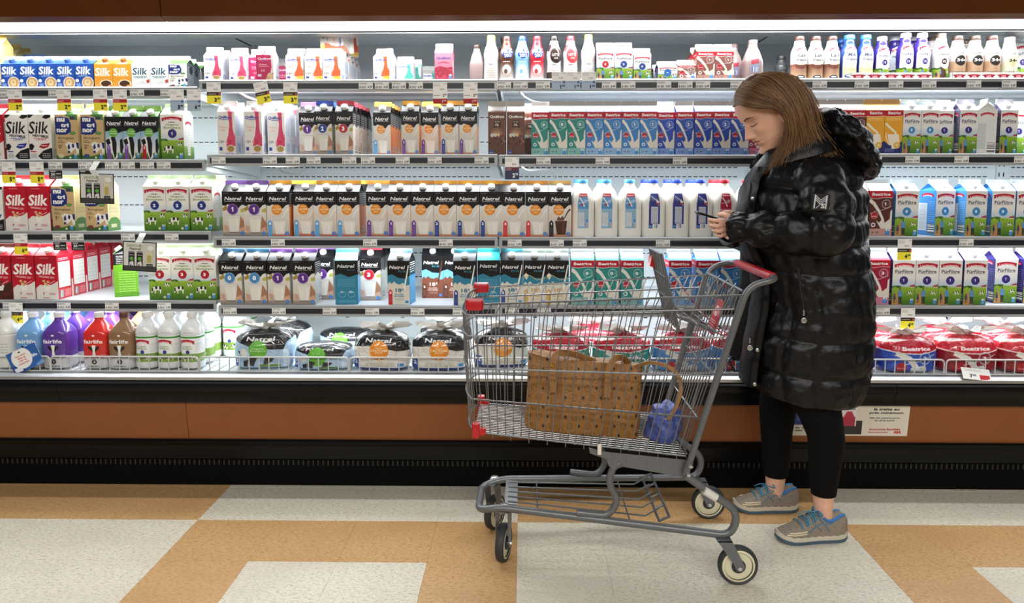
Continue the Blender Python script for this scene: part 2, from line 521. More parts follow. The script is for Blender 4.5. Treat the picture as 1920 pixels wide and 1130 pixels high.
# ================================================================== printed packaging (painted here in the script, no files)
_TXT = {}
def text_tris(s, bold=0.0):
    k = (s, bold)
    if k in _TXT: return _TXT[k]
    c = bpy.data.curves.new('t', 'FONT'); c.body = s; c.offset = bold; c.resolution_u = 2; c.fill_mode = 'FRONT'
    o = bpy.data.objects.new('t', c); COL.objects.link(o)
    bpy.context.view_layer.update()
    dg = bpy.context.evaluated_depsgraph_get()
    me = o.evaluated_get(dg).to_mesh()
    n = len(me.vertices)
    if n == 0:
        res = np.zeros((0, 3, 2))
    else:
        v = np.empty(n * 3); me.vertices.foreach_get('co', v); v = v.reshape(-1, 3)[:, :2]
        me.calc_loop_triangles()
        t = np.empty(len(me.loop_triangles) * 3, int); me.loop_triangles.foreach_get('vertices', t)
        v = (v - v.min(0)) / np.maximum(v.max(0) - v.min(0), 1e-6)
        res = v[t.reshape(-1, 3)]
    bpy.data.objects.remove(o); bpy.data.curves.remove(c)
    _TXT[k] = res
    return res
class Cv:
    SS = 2
    def __init__(s, bg, W, H, ymax=1.0):
        """W, H: size of the printed unit square in pixels (x 0..1, y 0..1); the sheet goes on up to ymax."""
        s.w, s.h = W * s.SS, H * s.SS
        s.W, s.Hp = s.w, int(round(s.h * ymax))
        s.a = np.empty((s.Hp, s.W, 3)); s.a[:] = srgb(bg)
        s.asp = W / H
    def _put(s, pts, col, al=1.0):
        P = np.asarray(pts, float) * (s.w, s.h)
        x0, y0 = np.floor(P.min(0)).astype(int); x1, y1 = np.ceil(P.max(0)).astype(int) + 1
        x0, y0, x1, y1 = max(x0, 0), max(y0, 0), min(x1, s.W), min(y1, s.Hp)
        if x1 <= x0 or y1 <= y0: return
        X, Y = np.meshgrid(np.arange(x0, x1) + .5, np.arange(y0, y1) + .5)
        ins = np.zeros(X.shape, bool)
        Q = np.roll(P, -1, 0)
        for (ax, ay), (bx, by) in zip(P, Q):
            if ay == by: continue
            c = (ay > Y) != (by > Y)
            ins ^= c & (X < (bx - ax) * (Y - ay) / (by - ay) + ax)
        sub = s.a[y0:y1, x0:x1]
        sub[ins] = sub[ins] * (1 - al) + np.array(srgb(col)) * al
    def poly(s, pts, col, al=1.0): s._put(pts, col, al)
    def rect(s, x0, y0, x1, y1, col, al=1.0):
        a, b = int(round(x0 * s.w)), int(round(x1 * s.w)); c, d = int(round(y0 * s.h)), int(round(y1 * s.h))
        a, c = max(a, 0), max(c, 0)
        if b > a and d > c:
            q = s.a[c:d, a:b]; q[:] = q * (1 - al) + np.array(srgb(col)) * al
    def grad(s, x0, y0, x1, y1, c0, c1):
        a, b = max(int(round(x0 * s.w)), 0), int(round(x1 * s.w)); c, d = max(int(round(y0 * s.h)), 0), min(int(round(y1 * s.h)), s.Hp)
        t = np.linspace(0, 1, max(d - c, 1))[:, None, None]
        s.a[c:d, a:b] = np.array(srgb(c0)) * (1 - t) + np.array(srgb(c1)) * t
    def ell(s, cx, cy, rx, ry, col, al=1.0, n=22):
        s._put([(cx + rx * cos(2 * pi * k / n), cy + ry * sin(2 * pi * k / n)) for k in range(n)], col, al)
    def circ(s, cx, cy, r, col, al=1.0): s.ell(cx, cy, r, r * s.asp, col, al, 28)
    def ring(s, cx, cy, r, col, t=.012):
        n = 30
        for k in range(n):
            a, b = 2 * pi * k / n, 2 * pi * (k + 1) / n
            q = [(cx + rr * cos(g), cy + rr * s.asp * sin(g)) for rr, g in ((r, a), (r, b), (r - t, b), (r - t, a))]
            s._put(q, col)
    def stroke(s, pts, w, col, al=1.0):
        P = [np.array(p) for p in pts]
        L, R = [], []
        ws = w if isinstance(w, (list, tuple)) else [w] * len(P)
        for i, p in enumerate(P):
            t = P[min(i + 1, len(P) - 1)] - P[max(i - 1, 0)]
            t = np.array((t[0], t[1] / s.asp)); t = t / (np.linalg.norm(t) + 1e-9)
            nrm = np.array((-t[1], t[0] * s.asp)) * ws[i] / 2
            L.append(p + nrm); R.append(p - nrm)
        s._put(L + R[::-1], col, al)
    def text(s, t, cx, cy, w, h, col, bold=0.02, shear=0.0, arc=0.0, rot=0.0):
        if t == '1':
            w *= .8
            s._put([(cx + (a - .5) * w, cy + (b_ - .5) * h) for a, b_ in ((.42, 0), (.82, 0), (.82, 1), (.5, 1), (.08, .74), (.08, .55), (.42, .70))], col); return
        tr = text_tris(t, bold)
        if not len(tr): return
        q = (tr - 0.5) * (w, h)
        q = q.copy()
        q[..., 0] += q[..., 1] * shear / max(s.asp, .01) * 1.0
        if arc: q[..., 1] -= arc * ((q[..., 0] / (w / 2)) ** 2)
        if rot:
            c_, s_ = cos(radians(rot)), sin(radians(rot))
            x, y = q[..., 0].copy(), q[..., 1].copy() / s.asp
            q[..., 0], q[..., 1] = x * c_ - y * s_, (x * s_ + y * c_) * s.asp
        q = (q + (cx, cy)) * (s.w, s.h)
        C = np.array(srgb(col))
        for A, B, D in q:
            x0, x1 = int(max(min(A[0], B[0], D[0]), 0)), int(min(max(A[0], B[0], D[0]) + 1, s.W))
            y0, y1 = int(max(min(A[1], B[1], D[1]), 0)), int(min(max(A[1], B[1], D[1]) + 1, s.Hp))
            if x1 <= x0 or y1 <= y0: continue
            X = np.arange(x0, x1)[None] + .5; Y = np.arange(y0, y1)[:, None] + .5
            e0 = (B[0] - A[0]) * (Y - A[1]) - (B[1] - A[1]) * (X - A[0])
            e1 = (D[0] - B[0]) * (Y - B[1]) - (D[1] - B[1]) * (X - B[0])
            e2 = (A[0] - D[0]) * (Y - D[1]) - (A[1] - D[1]) * (X - D[0])
            m = ((e0 >= 0) & (e1 >= 0) & (e2 >= 0)) | ((e0 <= 0) & (e1 <= 0) & (e2 <= 0))
            s.a[y0:y1, x0:x1][m] = C
    def lines(s, x0, y0, x1, y1, n, col, al=.8, fill=.45, seed=1):
        r = random.Random(seed)
        for k in range(n):
            y = y1 - (y1 - y0) * (k + .5) / n; h = (y1 - y0) / n * fill / 2
            x = x0
            while x < x1:
                l = r.uniform(.05, .16) * (x1 - x0) * 2
                s.rect(x, y - h, min(x + l, x1), y + h, col, al); x += l + .02
    def bars(s, x0, y0, x1, y1, col='#222222', n=14, horiz=False):
        s.rect(x0, y0, x1, y1, '#f2f2f0')
        r = random.Random(3)
        for k in range(n):
            if r.random() < .55:
                if horiz: s.rect(x0, y0 + (y1 - y0) * k / n, x1, y0 + (y1 - y0) * (k + .7) / n, col)
                else: s.rect(x0 + (x1 - x0) * k / n, y0, x0 + (x1 - x0) * (k + .7) / n, y1, col)
    def out(s):
        h, w = s.Hp // 2 * 2, s.W // 2 * 2
        return s.a[:h, :w].reshape(h // 2, 2, w // 2, 2, 3).mean((1, 3))
def to_mat(name, arr, rough=.38, bump=0.0, trans=0.0, coat=0.0):
    h, w = arr.shape[:2]
    im = bpy.data.images.new(name, w, h)
    buf = np.ones((h, w, 4), np.float32); buf[..., :3] = np.clip(arr, 0, 1)
    im.pixels.foreach_set(buf.ravel()); im.update(); im.pack()
    m = bpy.data.materials.new(name); m.use_nodes = True
    nt = m.node_tree; b = nt.nodes['Principled BSDF']
    t = nt.nodes.new('ShaderNodeTexImage'); t.image = im; t.extension = 'EXTEND'; t.interpolation = 'Linear'
    nt.links.new(t.outputs[0], b.inputs['Base Color'])
    b.inputs['Roughness'].default_value = rough
    b.inputs['Specular IOR Level'].default_value = .4
    if coat: b.inputs['Coat Weight'].default_value = coat
    if bump:
        tc = nt.nodes.new('ShaderNodeTexCoord'); n2 = nt.nodes.new('ShaderNodeTexNoise'); n2.inputs['Scale'].default_value = 28; n2.inputs['Detail'].default_value = 5; n2.inputs['Distortion'].default_value = 1.2
        nt.links.new(tc.outputs['Object'], n2.inputs['Vector'])
        bp = nt.nodes.new('ShaderNodeBump'); bp.inputs['Strength'].default_value = bump; bp.inputs['Distance'].default_value = .02
        nt.links.new(n2.outputs[0], bp.inputs['Height']); nt.links.new(bp.outputs[0], b.inputs['Normal'])
    return m

# ---------------------------------------------------------------- pieces of art
BLUE_SQ = '#3f86c9'
def milk_mark(c, x=.80, y=.03, w=.17):
    h = w * c.asp * 1.0
    c.rect(x, y, x + w, y + h, BLUE_SQ); c.rect(x + w * .15, y + h, x + w, y + h * 1.55, '#f4f6f6'); c.rect(x + w * .5, y + h * 1.1, x + w * .8, y + h * 1.4, BLUE_SQ)
    c.lines(x + .02, y + h * .2, x + w - .02, y + h * .8, 3, '#a9cdec', .8)
def ribbon(c, cx, cy, w, col='#b3122a', txt='Lactantia', h=.062):
    e = w / 2
    top = [(cx - e + w * k / 12, cy + h * .55 + .028 * (1 - ((k - 6) / 6) ** 2)) for k in range(13)]
    bot = [(cx - e + w * k / 12, cy - h * .55 + .028 * (1 - ((k - 6) / 6) ** 2)) for k in range(13)]
    c.poly([(cx - e - .06, cy + h * .35), (cx - e, cy + h * .55), (cx - e + .04, cy - h * .5), (cx - e - .05, cy - h * .75), (cx - e - .02, cy - h * .2)], '#8d0f22')
    c.poly([(cx + e + .06, cy + h * .35), (cx + e, cy + h * .55), (cx + e - .04, cy - h * .5), (cx + e + .05, cy - h * .75), (cx + e + .02, cy - h * .2)], '#8d0f22')
    c.poly(top + bot[::-1], col)
    c.text(txt, cx, cy + .012, w * .86, h * .78, '#f6f1ee', .025, .12, arc=.022)
def cow(c, x, y, sc):
    a = c.asp
    X = lambda p: x + p * sc; Yc = lambda p: y + p * sc * a
    c.poly([(X(-.5), Yc(.25)), (X(-.2), Yc(.42)), (X(.4), Yc(.40)), (X(.5), Yc(.1)), (X(.44), Yc(-.42)), (X(.34), Yc(-.42)), (X(.3), Yc(-.05)), (X(-.1), Yc(-.05)), (X(-.14), Yc(-.42)), (X(-.24), Yc(-.42)), (X(-.28), Yc(.0)), (X(-.5), Yc(-.3)), (X(-.66), Yc(-.3)), (X(-.6), Yc(0))], '#f0efea')
    c.poly([(X(-.2), Yc(.42)), (X(.08), Yc(.41)), (X(.02), Yc(.08)), (X(-.2), Yc(.12))], '#17181a')
    c.poly([(X(.25), Yc(.4)), (X(.42), Yc(.38)), (X(.48), Yc(.1)), (X(.3), Yc(.02))], '#17181a')
    c.poly([(X(-.52), Yc(.2)), (X(-.4), Yc(.22)), (X(-.46), Yc(-.2)), (X(-.6), Yc(-.12))], '#17181a')
def field(c, y, seed=2, people=False):
    c.grad(0, 0, 1, y, '#3f6d22', '#9bbf3c')
    r = random.Random(seed)
    for k in range(90):
        px_, py_ = r.random(), r.random() * y * .95
        c.rect(px_, py_, px_ + r.uniform(.02, .07), py_ + .008, r.choice(['#2f5a1b', '#5d8f2b', '#86b03a', '#4a7a24']), .7)
    for k in range(9):
        c.ell(r.uniform(0, .35), y + r.uniform(-.01, .015), .06, .02, r.choice(['#2f5a26', '#44702f']))
    c.poly([(.72, y + .0), (.8, y + .035), (.98, y + .06), (1, y + .02), (1, y)], '#a04a48'); c.rect(.75, y - .012, 1, y + .004, '#d8cfc6')
    if people:
        c.poly([(.0, 0), (.05, y * .35), (.16, y * .72), (.22, y * .75), (.3, y * .3), (.48, 0)], '#b98c58')
        c.ell(.36, y * .88, .03, .03 * c.asp * 1.1, '#2b211c'); c.poly([(.29, y * .8), (.36, y * .84), (.44, y * .8), (.47, y * .45), (.28, y * .45)], '#5f8fc4')
        c.rect(.31, y * .05, .365, y * .46, '#1d2233'); c.rect(.38, y * .05, .435, y * .46, '#1d2233')
        c.ell(.13, y * .57, .03, .03 * c.asp, '#2b1d18'); c.poly([(.09, y * .52), (.17, y * .52), (.19, y * .3), (.08, y * .3)], '#32425f'); c.rect(.1, y * .1, .16, y * .3, '#7a5942')
        cow(c, .8, y * .66, .2)
    else:
        cow(c, .34, y * .52, .40); cow(c, .8, y * .78, .22)
def slope_shade(c, col, y0=1.0, y1=1.6): c.rect(0, y0, 1, y1, col)
def sidepanel(W, H, ym, bg, top=None, ink='#555555', panel='#f0f0ec', ytop=.78, bar=True):
    c = Cv(bg, W, H, ym)
    if top: c.rect(0, ytop, 1, ym, top); c.lines(.1, ytop + .03, .9, .97, 6, '#e8e8e8', .75, .35)
    if panel: c.rect(.12, .3, .62, .74, panel); c.lines(.15, .31, .6, .73, 16, ink, .6, .4)
    c.lines(.66, .34, .94, .74, 9, ink, .55, .35, 4)
    if bar: c.bars(.5, .06, .9, .22, horiz=True)
    c.lines(.08, .05, .45, .24, 6, ink, .5, .4, 8)
    return c
GLASS, GL2 = '#dcdad2', '#c9c6bb'
def a_natrel(W, H, ym, num='2', ccol='#1f3e96', lact=False, choc=False, tagc=None):
    c = Cv('#cfcac0', W, H, ym)
    c.grad(0, 0, 1, .7, '#c2b9ac', '#e6e4de')
    if not lact:
        c.grad(0, 0, 1, .10, '#8d8178', '#a89c92')
        c.poly([(.72, .12), (1, .12), (1, .3), (.85, .42), (.8, .46)], '#a9785c'); c.poly([(.7, .1), (.98, .12), (.96, .22), (.72, .17)], '#d3a58b')
        c.poly([(.0, .1), (.2, .1), (.26, .16), (.2, .24), (.06, .27), (.0, .22)], '#d9b6a0')
        for k in range(4): c.stroke([(.08, .24 - .03 * k), (.24, .20 - .03 * k)], .022, '#8d6450', .8)
        c.poly([(.0, .62), (.2, .7), (.22, .6), (.05, .56)], '#a08a3c'); c.poly([(.8, .6), (1, .64), (1, .54), (.82, .54)], '#b8b25a')
        c.poly([(.22, .46), (.78, .46), (.70, .09), (.32, .09)], GLASS); c.poly([(.24, .38), (.76, .38), (.69, .1), (.33, .1)], '#e4e1d8')
        c.rect(.2, .462, .8, .472, '#b9b9b4'); c.rect(.3, .078, .72, .094, '#5f544c')
        c.rect(.62, .12, .66, .4, '#f0eee8')
    else:
        c.grad(0, 0, 1, .07, '#a9694a' if tagc != '#53a0dc' else '#b1584a', '#cfa080')
        g1, g2 = ('#4a2c22', '#5d382b') if choc else ('#e9e6de', '#dedad0')
        c.poly([(.28, .36), (.82, .36), (.74, .05), (.38, .05)], g2); c.poly([(.29, .33), (.81, .33), (.75, .06), (.37, .06)], g1)
        c.stroke([(.95, .62), (.84, .56), (.72, .44), (.6, .38)], [.07, .05, .035, .06], '#f3f1ec' if not choc else '#3a221b')
        c.poly([(.36, .4), (.45, .46), (.52, .41), (.6, .47), (.7, .41), (.66, .36), (.4, .36)], '#d8d5cc' if not choc else '#6b4436')
        c.rect(.28, .36, .82, .368, '#bfbdb6'); c.rect(.62, .1, .65, .3, '#f7f6f2' if not choc else '#7b5343')
    pts = [(0, .70), (.12, .68), (.25, .72), (.4, .70), (.55, .62), (.72, .63), (.85, .70), (1, .72), (1, 1.0), (0, 1.0)]
    c.poly(pts, '#0d0d0f')
    c.rect(0, 1.0, 1, ym, '#141416')
    c.text('Natrel', .49, .845, .74, .085, '#f4f4f2', .03, .22)
    c.lines(.1, .772, .9, .792, 1, '#dddddd', .9, .6); c.lines(.06, .955, .3, .975, 1, '#cccccc', .8, .6)
    if lact:
        c.circ(.44, .60, .235, '#e8902a'); c.text('SANS', .44, .665, .2, .028, '#f7e7cf', .03); c.text('LACTOSE', .44, .607, .38, .042, '#fbeeda', .04); c.text('FREE', .44, .55, .18, .028, '#f7e7cf', .03)
        c.circ(.13, .47, .07, '#e9c9a8', .7)
        if tagc:
            c.poly([(.03, 0), (.03, .32), (.12, .375), (.22, .32), (.22, 0)], tagc); c.text(num, .125, .29, .10, .062, '#ffffff', .05); c.lines(.06, .04, .19, .22, 6, '#ffffff', .45, .4)
    else:
        c.circ(.46, .605, .25, ccol); c.ring(.46, .605, .235, '#e6e6ee', .01); c.text(num, .45, .605, .16, .105, '#ffffff', .06)
    c.circ(.87, .065, .09, '#3b6fc2'); c.rect(.8, .03, .94, .1, '#3b79c9'); c.lines(.82, .04, .93, .09, 2, '#cfe0f4', .8)
    s = sidepanel(W, H, ym, '#e07f1c' if lact else '#d9d8d2', '#111113', '#7a4a14' if lact else '#777777', None, .66, True)
    s.poly([(0, .66), (.5, .72), (1, .62), (1, .60), (0, .58)], '#e07f1c' if lact else '#d9d8d2')
    return c, s
def a_natrel_org(W, H, ym, num='1', tagc='#7b4fa3'):
    c = Cv('#cdd9e2', W, H, ym)
    c.grad(0, .2, 1, .7, '#e4e6e4', '#86aed0'); c.grad(0, 0, 1, .16, '#3b3f33', '#7d9a3a')
    c.poly([(.1, .5), (.4, .56), (.55, .5), (.6, .3), (.66, .05), (.45, .0), (.3, .2)], '#eceae6')
    c.poly([(.3, .52), (.52, .56), (.62, .38), (.58, .12), (.48, .02), (.38, .22), (.36, .4)], '#17171a'); c.poly([(.0, .45), (.2, .5), (.28, .38), (.1, .34)], '#17171a')
    c.poly([(.82, .46), (.95, .5), (1, .3), (.9, .12), (.8, .2)], '#1b1b1d')
    c.poly([(0, .66), (.3, .68), (.6, .6), (1, .66), (1, 1), (0, 1)], '#0d0d0f'); c.rect(0, 1, 1, ym, '#161618'); c.poly([(.55, 1.0), (1, 1.0), (1, ym), (.7, ym)], '#4d7f35')
    c.text('Natrel', .5, .85, .78, .082, '#f4f4f2', .03, .22); c.lines(.1, .78, .9, .8, 1, '#ddd', .9, .6) if False else c.lines(.1, .78, .9, .8, 1, '#dddddd', .9, .6)
    c.circ(.46, .63, .25, '#6bb145'); c.text('Organic', .46, .655, .34, .036, '#f0f6ea', .03); c.text('Biologique', .46, .608, .4, .036, '#f0f6ea', .03)
    c.poly([(.05, 0), (.05, .3), (.15, .36), (.26, .3), (.26, 0)], tagc); c.text(num, .155, .28, .1, .06, '#ffffff', .05)
    c.rect(.72, .06, .9, .14, '#4aa0d8'); milk_mark(c, .74, .05, .15)
    s = Cv('#6fae2b', W, H, ym); s.rect(0, .72, 1, ym, '#131315'); s.lines(.12, .76, .9, .97, 5, '#e6e6e6', .85, .4); s.ell(.45, .7, .6, .06, '#6fae2b')
    s.lines(.2, .1, .9, .6, 9, '#cfe6ad', .6, .3, 5); s.rect(0, 0, 1, .1, '#5b9722')
    return c, s
def a_plus(W, H, ym, num='2', tagc='#243a86', ncol='#2d6f8d', wave='#2f7f9c', base='#d9d4c6', back=False, vanilla=False, choc=False):
    if back:
        c = Cv('#2f7f9c', W, H, ym); c.poly([(0, .66), (.25, .70), (.6, .62), (1, .68), (1, 1), (0, 1)], '#0f1113'); c.rect(0, 1, 1, ym, '#43c3cf')
        c.text('Natrel', .48, .87, .74, .08, '#d9e2e4', .03, .22); c.text('PLUS', .7, .775, .34, .04, '#3f6f80', .03)
        c.lines(.12, .4, .88, .58, 6, '#7fb7ca', .7, .3); c.ring(.3, .23, .15, '#9fd0de', .014); c.ring(.7, .23, .15, '#9fd0de', .014); c.text('3x', .3, .28, .14, .04, '#e2f0f4', .03); c.text('18x', .7, .28, .18, .04, '#e2f0f4', .03); c.lines(.1, .03, .9, .1, 3, '#7fb7ca', .7)
    else:
        base = '#7d4a37' if choc else base
        c = Cv(base, W, H, ym)
        c.poly([(0, .42), (1, .40), (1, .72), (0, .72)], '#6fb8dd' if choc else wave)
        c.poly([(0, .46), (.1, .52), (.18, .47), (.3, .53), (.4, .48), (.55, .46), (.7, .5), (.85, .44), (1, .46), (1, .2), (0, .2)], base)
        c.poly([(0, .66), (.2, .69), (.5, .61), (.8, .60), (1, .66), (1, 1), (0, 1)], '#0f0f11'); c.rect(0, 1, 1, ym, '#1a1d20')
        c.stroke([(.96, .9), (.86, .62), (.78, .42), (.74, .34)], [.05, .07, .08, .12], '#5d3325' if choc else '#efece4')
        c.text('Natrel', .44, .85, .7, .08, '#f2f2f0', .03, .22); c.text('PLUS', .66, .76, .34, .04, '#4aa3bd', .03)
        if vanilla: c.poly([(.02, .66), (.12, .72), (.24, .66), (.14, .56)], '#efe6c8'); c.stroke([(0, .6), (.3, .66), (.6, .56), (1, .6)], .03, '#cfae62')
        nc = '#f2ebe6' if choc else ncol
        c.text('18', .5, .33, .28, .085, nc, .03); c.text('g', .70, .35, .08, .05, nc, .02); c.text('PROTEIN', .52, .235, .4, .035, nc, .02); c.text('PROTEINES', .52, .19, .46, .035, nc, .02); c.lines(.34, .1, .74, .15, 2, nc, .6)
        c.poly([(.03, 0), (.03, .3), (.12, .35), (.21, .3), (.21, 0)], tagc); c.text(num, .12, .27, .1, .06, '#ffffff', .05); c.lines(.06, .04, .18, .2, 5, '#ffffff', .4)
        c.rect(.8, .04, .95, .1, '#3f86c9')
    s = Cv('#3b8fc0' if not back else '#3f93c4', W, H, ym); s.rect(0, .66, 1, ym, '#111214'); s.lines(.1, .72, .9, .97, 5, '#eeeeee', .9, .4); s.lines(.1, .1, .9, .6, 12, '#bcdcee', .6, .3)
    return c, s
def a_beatrice(W, H, ym, num='1', col='#3f82c8', lite='#8fb4d6', mark=True):
    c = Cv(col, W, H, ym)
    c.rect(0, 1, 1, ym, '#e9e9e6'); c.grad(0, 1.0, 1, 1.12, col, lite); c.lines(.2, 1.12, .8, 1.18, 1, '#cc5560', .7, .5)
    c.rect(0, .84, 1, 1.0, '#b9142a'); c.poly([(0, .86), (.3, .83), (.6, .86), (1, .85), (1, .8), (0, .8)], col); c.stroke([(0, .85), (.3, .826), (.6, .852), (1, .845)], .022, '#efe6e6')
    c.poly([(0, .78), (0, .82), (.3, .805), (1, .79), (1, .77)], col)
    c.text('Beatrice', .5, .925, .80, .07, '#f7f2f0', .045, .06)
    c.poly([(.92, .55), (1, .6), (1, .3), (.9, .35)], '#e9e7df')
    c.stroke([(.0, .80), (.2, .72), (.42, .56), (.58, .40), (.68, .2)], [.17, .15, .12, .11, .12], '#e9e6dc')
    c.poly([(.3, .36), (.45, .30), (.55, .36), (.7, .30), (.85, .36), (1, .42), (1, .15), (.55, .15)], '#e4e0d4')
    c.stroke([(.06, .50), (.3, .56), (.6, .58), (.95, .66)], .018, '#dfeaf0'); c.stroke([(.06, .5), (.2, .48), (.35, .52)], .03, '#dfeaf0')
    c.ring(.73, .71, .2, '#d6e6f0', .016); c.ring(.73, .71, .165, '#c3dbe9', .01); c.text(num, .69, .71, .13, .075, '#ffffff', .05); c.lines(.77, .68, .86, .74, 3, '#ffffff', .8)
    c.circ(.24, .46, .155, '#b5202f'); c.ring(.24, .46, .15, '#e6b6b8', .012); c.text('LOCAL', .24, .438, .24, .03, '#f7eeee', .05)
    c.circ(.2, .25, .10, '#e6eef2'); c.circ(.2, .25, .05, col)
    c.rect(0, 0, 1, .15, lite); c.ell(.5, .15, .6, .02, lite); c.text('A   D', .28, .085, .3, .028, '#26424f', .05)
    if mark: milk_mark(c, .73, .025, .19)
    s = Cv(col, W, H, ym); s.rect(0, 1, 1, ym, col); s.rect(0, .84, 1, 1, '#b9142a'); s.text('Beatrice', .5, .92, .7, .05, '#f2e6e6', .04)
    s.lines(.1, .25, .9, .75, 14, '#dfe9ee', .5, .35); s.bars(.3, .04, .7, .18, horiz=True)
    return c, s
def a_beatrice_orange(W, H, ym):
    c = Cv('#e9a62b', W, H, ym); c.rect(0, 1, 1, ym, '#e7b045')
    c.rect(0, .86, 1, 1.0, '#b9142a'); c.text('Beatrice', .52, .935, .7, .07, '#f7f2f0', .045, .06); c.stroke([(0, .86), (.4, .84), (1, .87)], .03, '#f3e3b8')
    c.lines(.1, .76, .9, .82, 2, '#fbeec8', .8, .4)
    c.stroke([(.05, .7), (.3, .6), (.6, .5), (.72, .38)], [.12, .12, .1, .1], '#f5efdd'); c.stroke([(.1, .5), (.1, .4), (.28, .2)], .04, '#f8f0da')
    c.poly([(.18, .45), (.8, .45), (.86, .3), (.72, .12), (.38, .12), (.28, .25)], '#f0e9d8'); c.rect(.0, 0, 1, .2, '#1d2a6b'); c.poly([(0, .2), (0, .3), (.3, .2)], '#1d2a6b'); c.poly([(1, .2), (1, .3), (.8, .2)], '#1d2a6b')
    c.poly([(.36, .3), (.7, .3), (.68, .12), (.44, .12)], '#f0e9d8'); c.circ(.72, .2, .19, '#e0b455'); c.ring(.72, .2, .17, '#f3dc9b', .012); c.text('0', .72, .2, .1, .06, '#fbf3d8', .03)
    c.lines(.06, .05, .6, .13, 3, '#c9cfe6', .7, .4)
    s = Cv('#c9982f', W, H, ym); s.lines(.1, .1, .9, .9, 16, '#6e4e12', .5, .35)
    return c, s
def a_silk(W, H, ym, v='red'):
    if v in ('red', 'redbrown'):
        c = Cv('#b21629', W, H, ym); c.grad(0, .3, 1, 1, '#c41c30', '#ad1428'); c.rect(0, 1, 1, ym, '#bb1d30')
        low = '#e7e3dc' if v == 'red' else '#4a2c20'
        c.poly([(0, .26), (.2, .34), (.5, .3), (.8, .36), (1, .42), (1, 0), (0, 0)], low)
        c.ell(.5, .3, .17, .05, '#efece4'); c.poly([(.34, .3), (.66, .3), (.6, .2), (.42, .2)], '#f2efe9')
        for x, y in ((.42, .36), (.55, .4), (.36, .42), (.5, .33)): c.ell(x, y, .07, .028, '#d9b981' if v == 'red' else '#5d3a28')
        c.stroke([(.6, .36), (.86, .42)], .03, '#d9d2c4')
        c.text('Silk', .5, .69, .88, .25, '#faf5f0', .035, .14); c.text('ORGANIC SOY', .5, .51, .72, .045, '#f6e9e4', .03, rot=-6)
        c.lines(.22, .93, .6, .955, 1, '#f1c8c8', .8, .5); c.text('7', .34, .13, .08, .05, '#b21629', .03); c.lines(.58, .1, .86, .15, 3, '#b21629', .7); c.lines(.3, .02, .6, .05, 1, '#b21629', .8, .6)
        s = Cv('#b21629', W, H, ym); s.rect(.08, .26, .92, .84, '#eeeae4'); s.lines(.12, .28, .88, .82, 24, '#6a6a66', .6, .4); s.rect(.0, 0, 1, .23, '#c43a44'); s.bars(.1, .03, .4, .2, n=10); s.lines(.5, .04, .92, .2, 6, '#f1d9d6', .7)
        s.rect(.1, .86, .9, .95, '#b21629'); s.lines(.12, .87, .8, .94, 2, '#f2dcda', .8); s.rect(0, 1, 1, ym, '#a31427')
        return c, s
    if v in ('next_blue', 'next_red'):
        k = '#1f2f8f' if v == 'next_blue' else '#a81d26'
        c = Cv('#eeebe6', W, H, ym)
        c.poly([(0, .92), (.1, .93), (.26, 1.0), (.26, 1.05), (0, 1.06)], '#1b1b1c'); c.poly([(.62, .93), (.8, .9), (1, .94), (1, .99), (.75, .99)], '#1b1b1c'); c.rect(0, 1.05, 1, ym, '#e9e7e2')
        c.poly([(0, .34), (.12, .36), (.22, .3), (.12, .21), (0, .22)], '#1b1b1c'); c.poly([(.36, .08), (.6, .2), (.95, .26), (1, .26), (1, 0), (.55, 0)], '#1b1b1c')
        c.text('Silk', .46, .71, .88, .27, '#161616', .01, .14); c.text('NEXTMILK', .52, .525, .72, .05, '#161616', .03, rot=-5); c.lines(.2, .46, .85, .49, 1, k, .8, .6); c.lines(.3, .43, .75, .455, 1, k, .8, .6)
        c.poly([(.42, .28), (.55, .35), (.8, .36), (.92, .37), (.82, .28), (.6, .245)], k); c.lines(.52, .295, .78, .325, 1, '#ffffff', .95, .7)
        c.rect(.04, .17, .28, .195, k); c.lines(.06, .04, .3, .14, 4, '#333333', .8, .4); c.lines(.56, .04, .92, .15, 3, '#f2f2f2', .9, .5)
        s = sidepanel(W, H, ym, '#e2dfd9'); return c, s
    if v == 'blue':
        c = Cv('#1f4fa8', W, H, ym); c.rect(0, 1, 1, ym, '#2a59ad'); c.text('Silk', .47, .72, .84, .34, '#f4f6fa', .035, .12); c.text('ALMOND', .42, .5, .5, .06, '#cfe0f6', .02, rot=4)
        c.circ(.68, .21, .33, '#efe6d8'); c.circ(.68, .21, .28, '#c99f6a'); c.circ(.66, .23, .17, '#e9cfa0'); c.circ(.66, .24, .08, '#d9b27a'); c.ell(.1, .3, .1, .07, '#f2efe8'); c.lines(.05, .04, .28, .2, 4, '#f2f2f2', .9, .6)
        s = sidepanel(W, H, ym, '#21407f', None, '#c9d2e6', '#dfe3ea'); return c, s
    if v == 'orange':
        c = Cv('#e9a132', W, H, ym); c.rect(0, 1, 1, ym, '#cf7f1e'); c.poly([(.2, .98), (.8, .98), (.7, 1.2), (.3, 1.2)], '#f1e6d6'); c.text('Silk', .47, .66, .86, .34, '#fcf6ea', .035, .12); c.lines(.2, .46, .8, .5, 1, '#fbe7c2', .8, .6)
        c.ell(.62, .16, .36, .18, '#f1e2c8'); c.ell(.62, .17, .28, .13, '#4a2a1a'); c.ell(.2, .1, .14, .08, '#d99a56'); c.ell(.85, .06, .14, .07, '#c98a4a')
        s = sidepanel(W, H, ym, '#d6912c'); return c, s
    c = Cv('#eef0ee', W, H, ym); c.rect(0, 1, 1, ym, '#e6e8e6'); c.text('Silk', .47, .68, .8, .3, '#23506a', .012, .12); c.lines(.1, .44, .86, .48, 1, '#2f6f86', .9, .6); c.lines(.16, .39, .8, .43, 1, '#2f6f86', .9, .6)
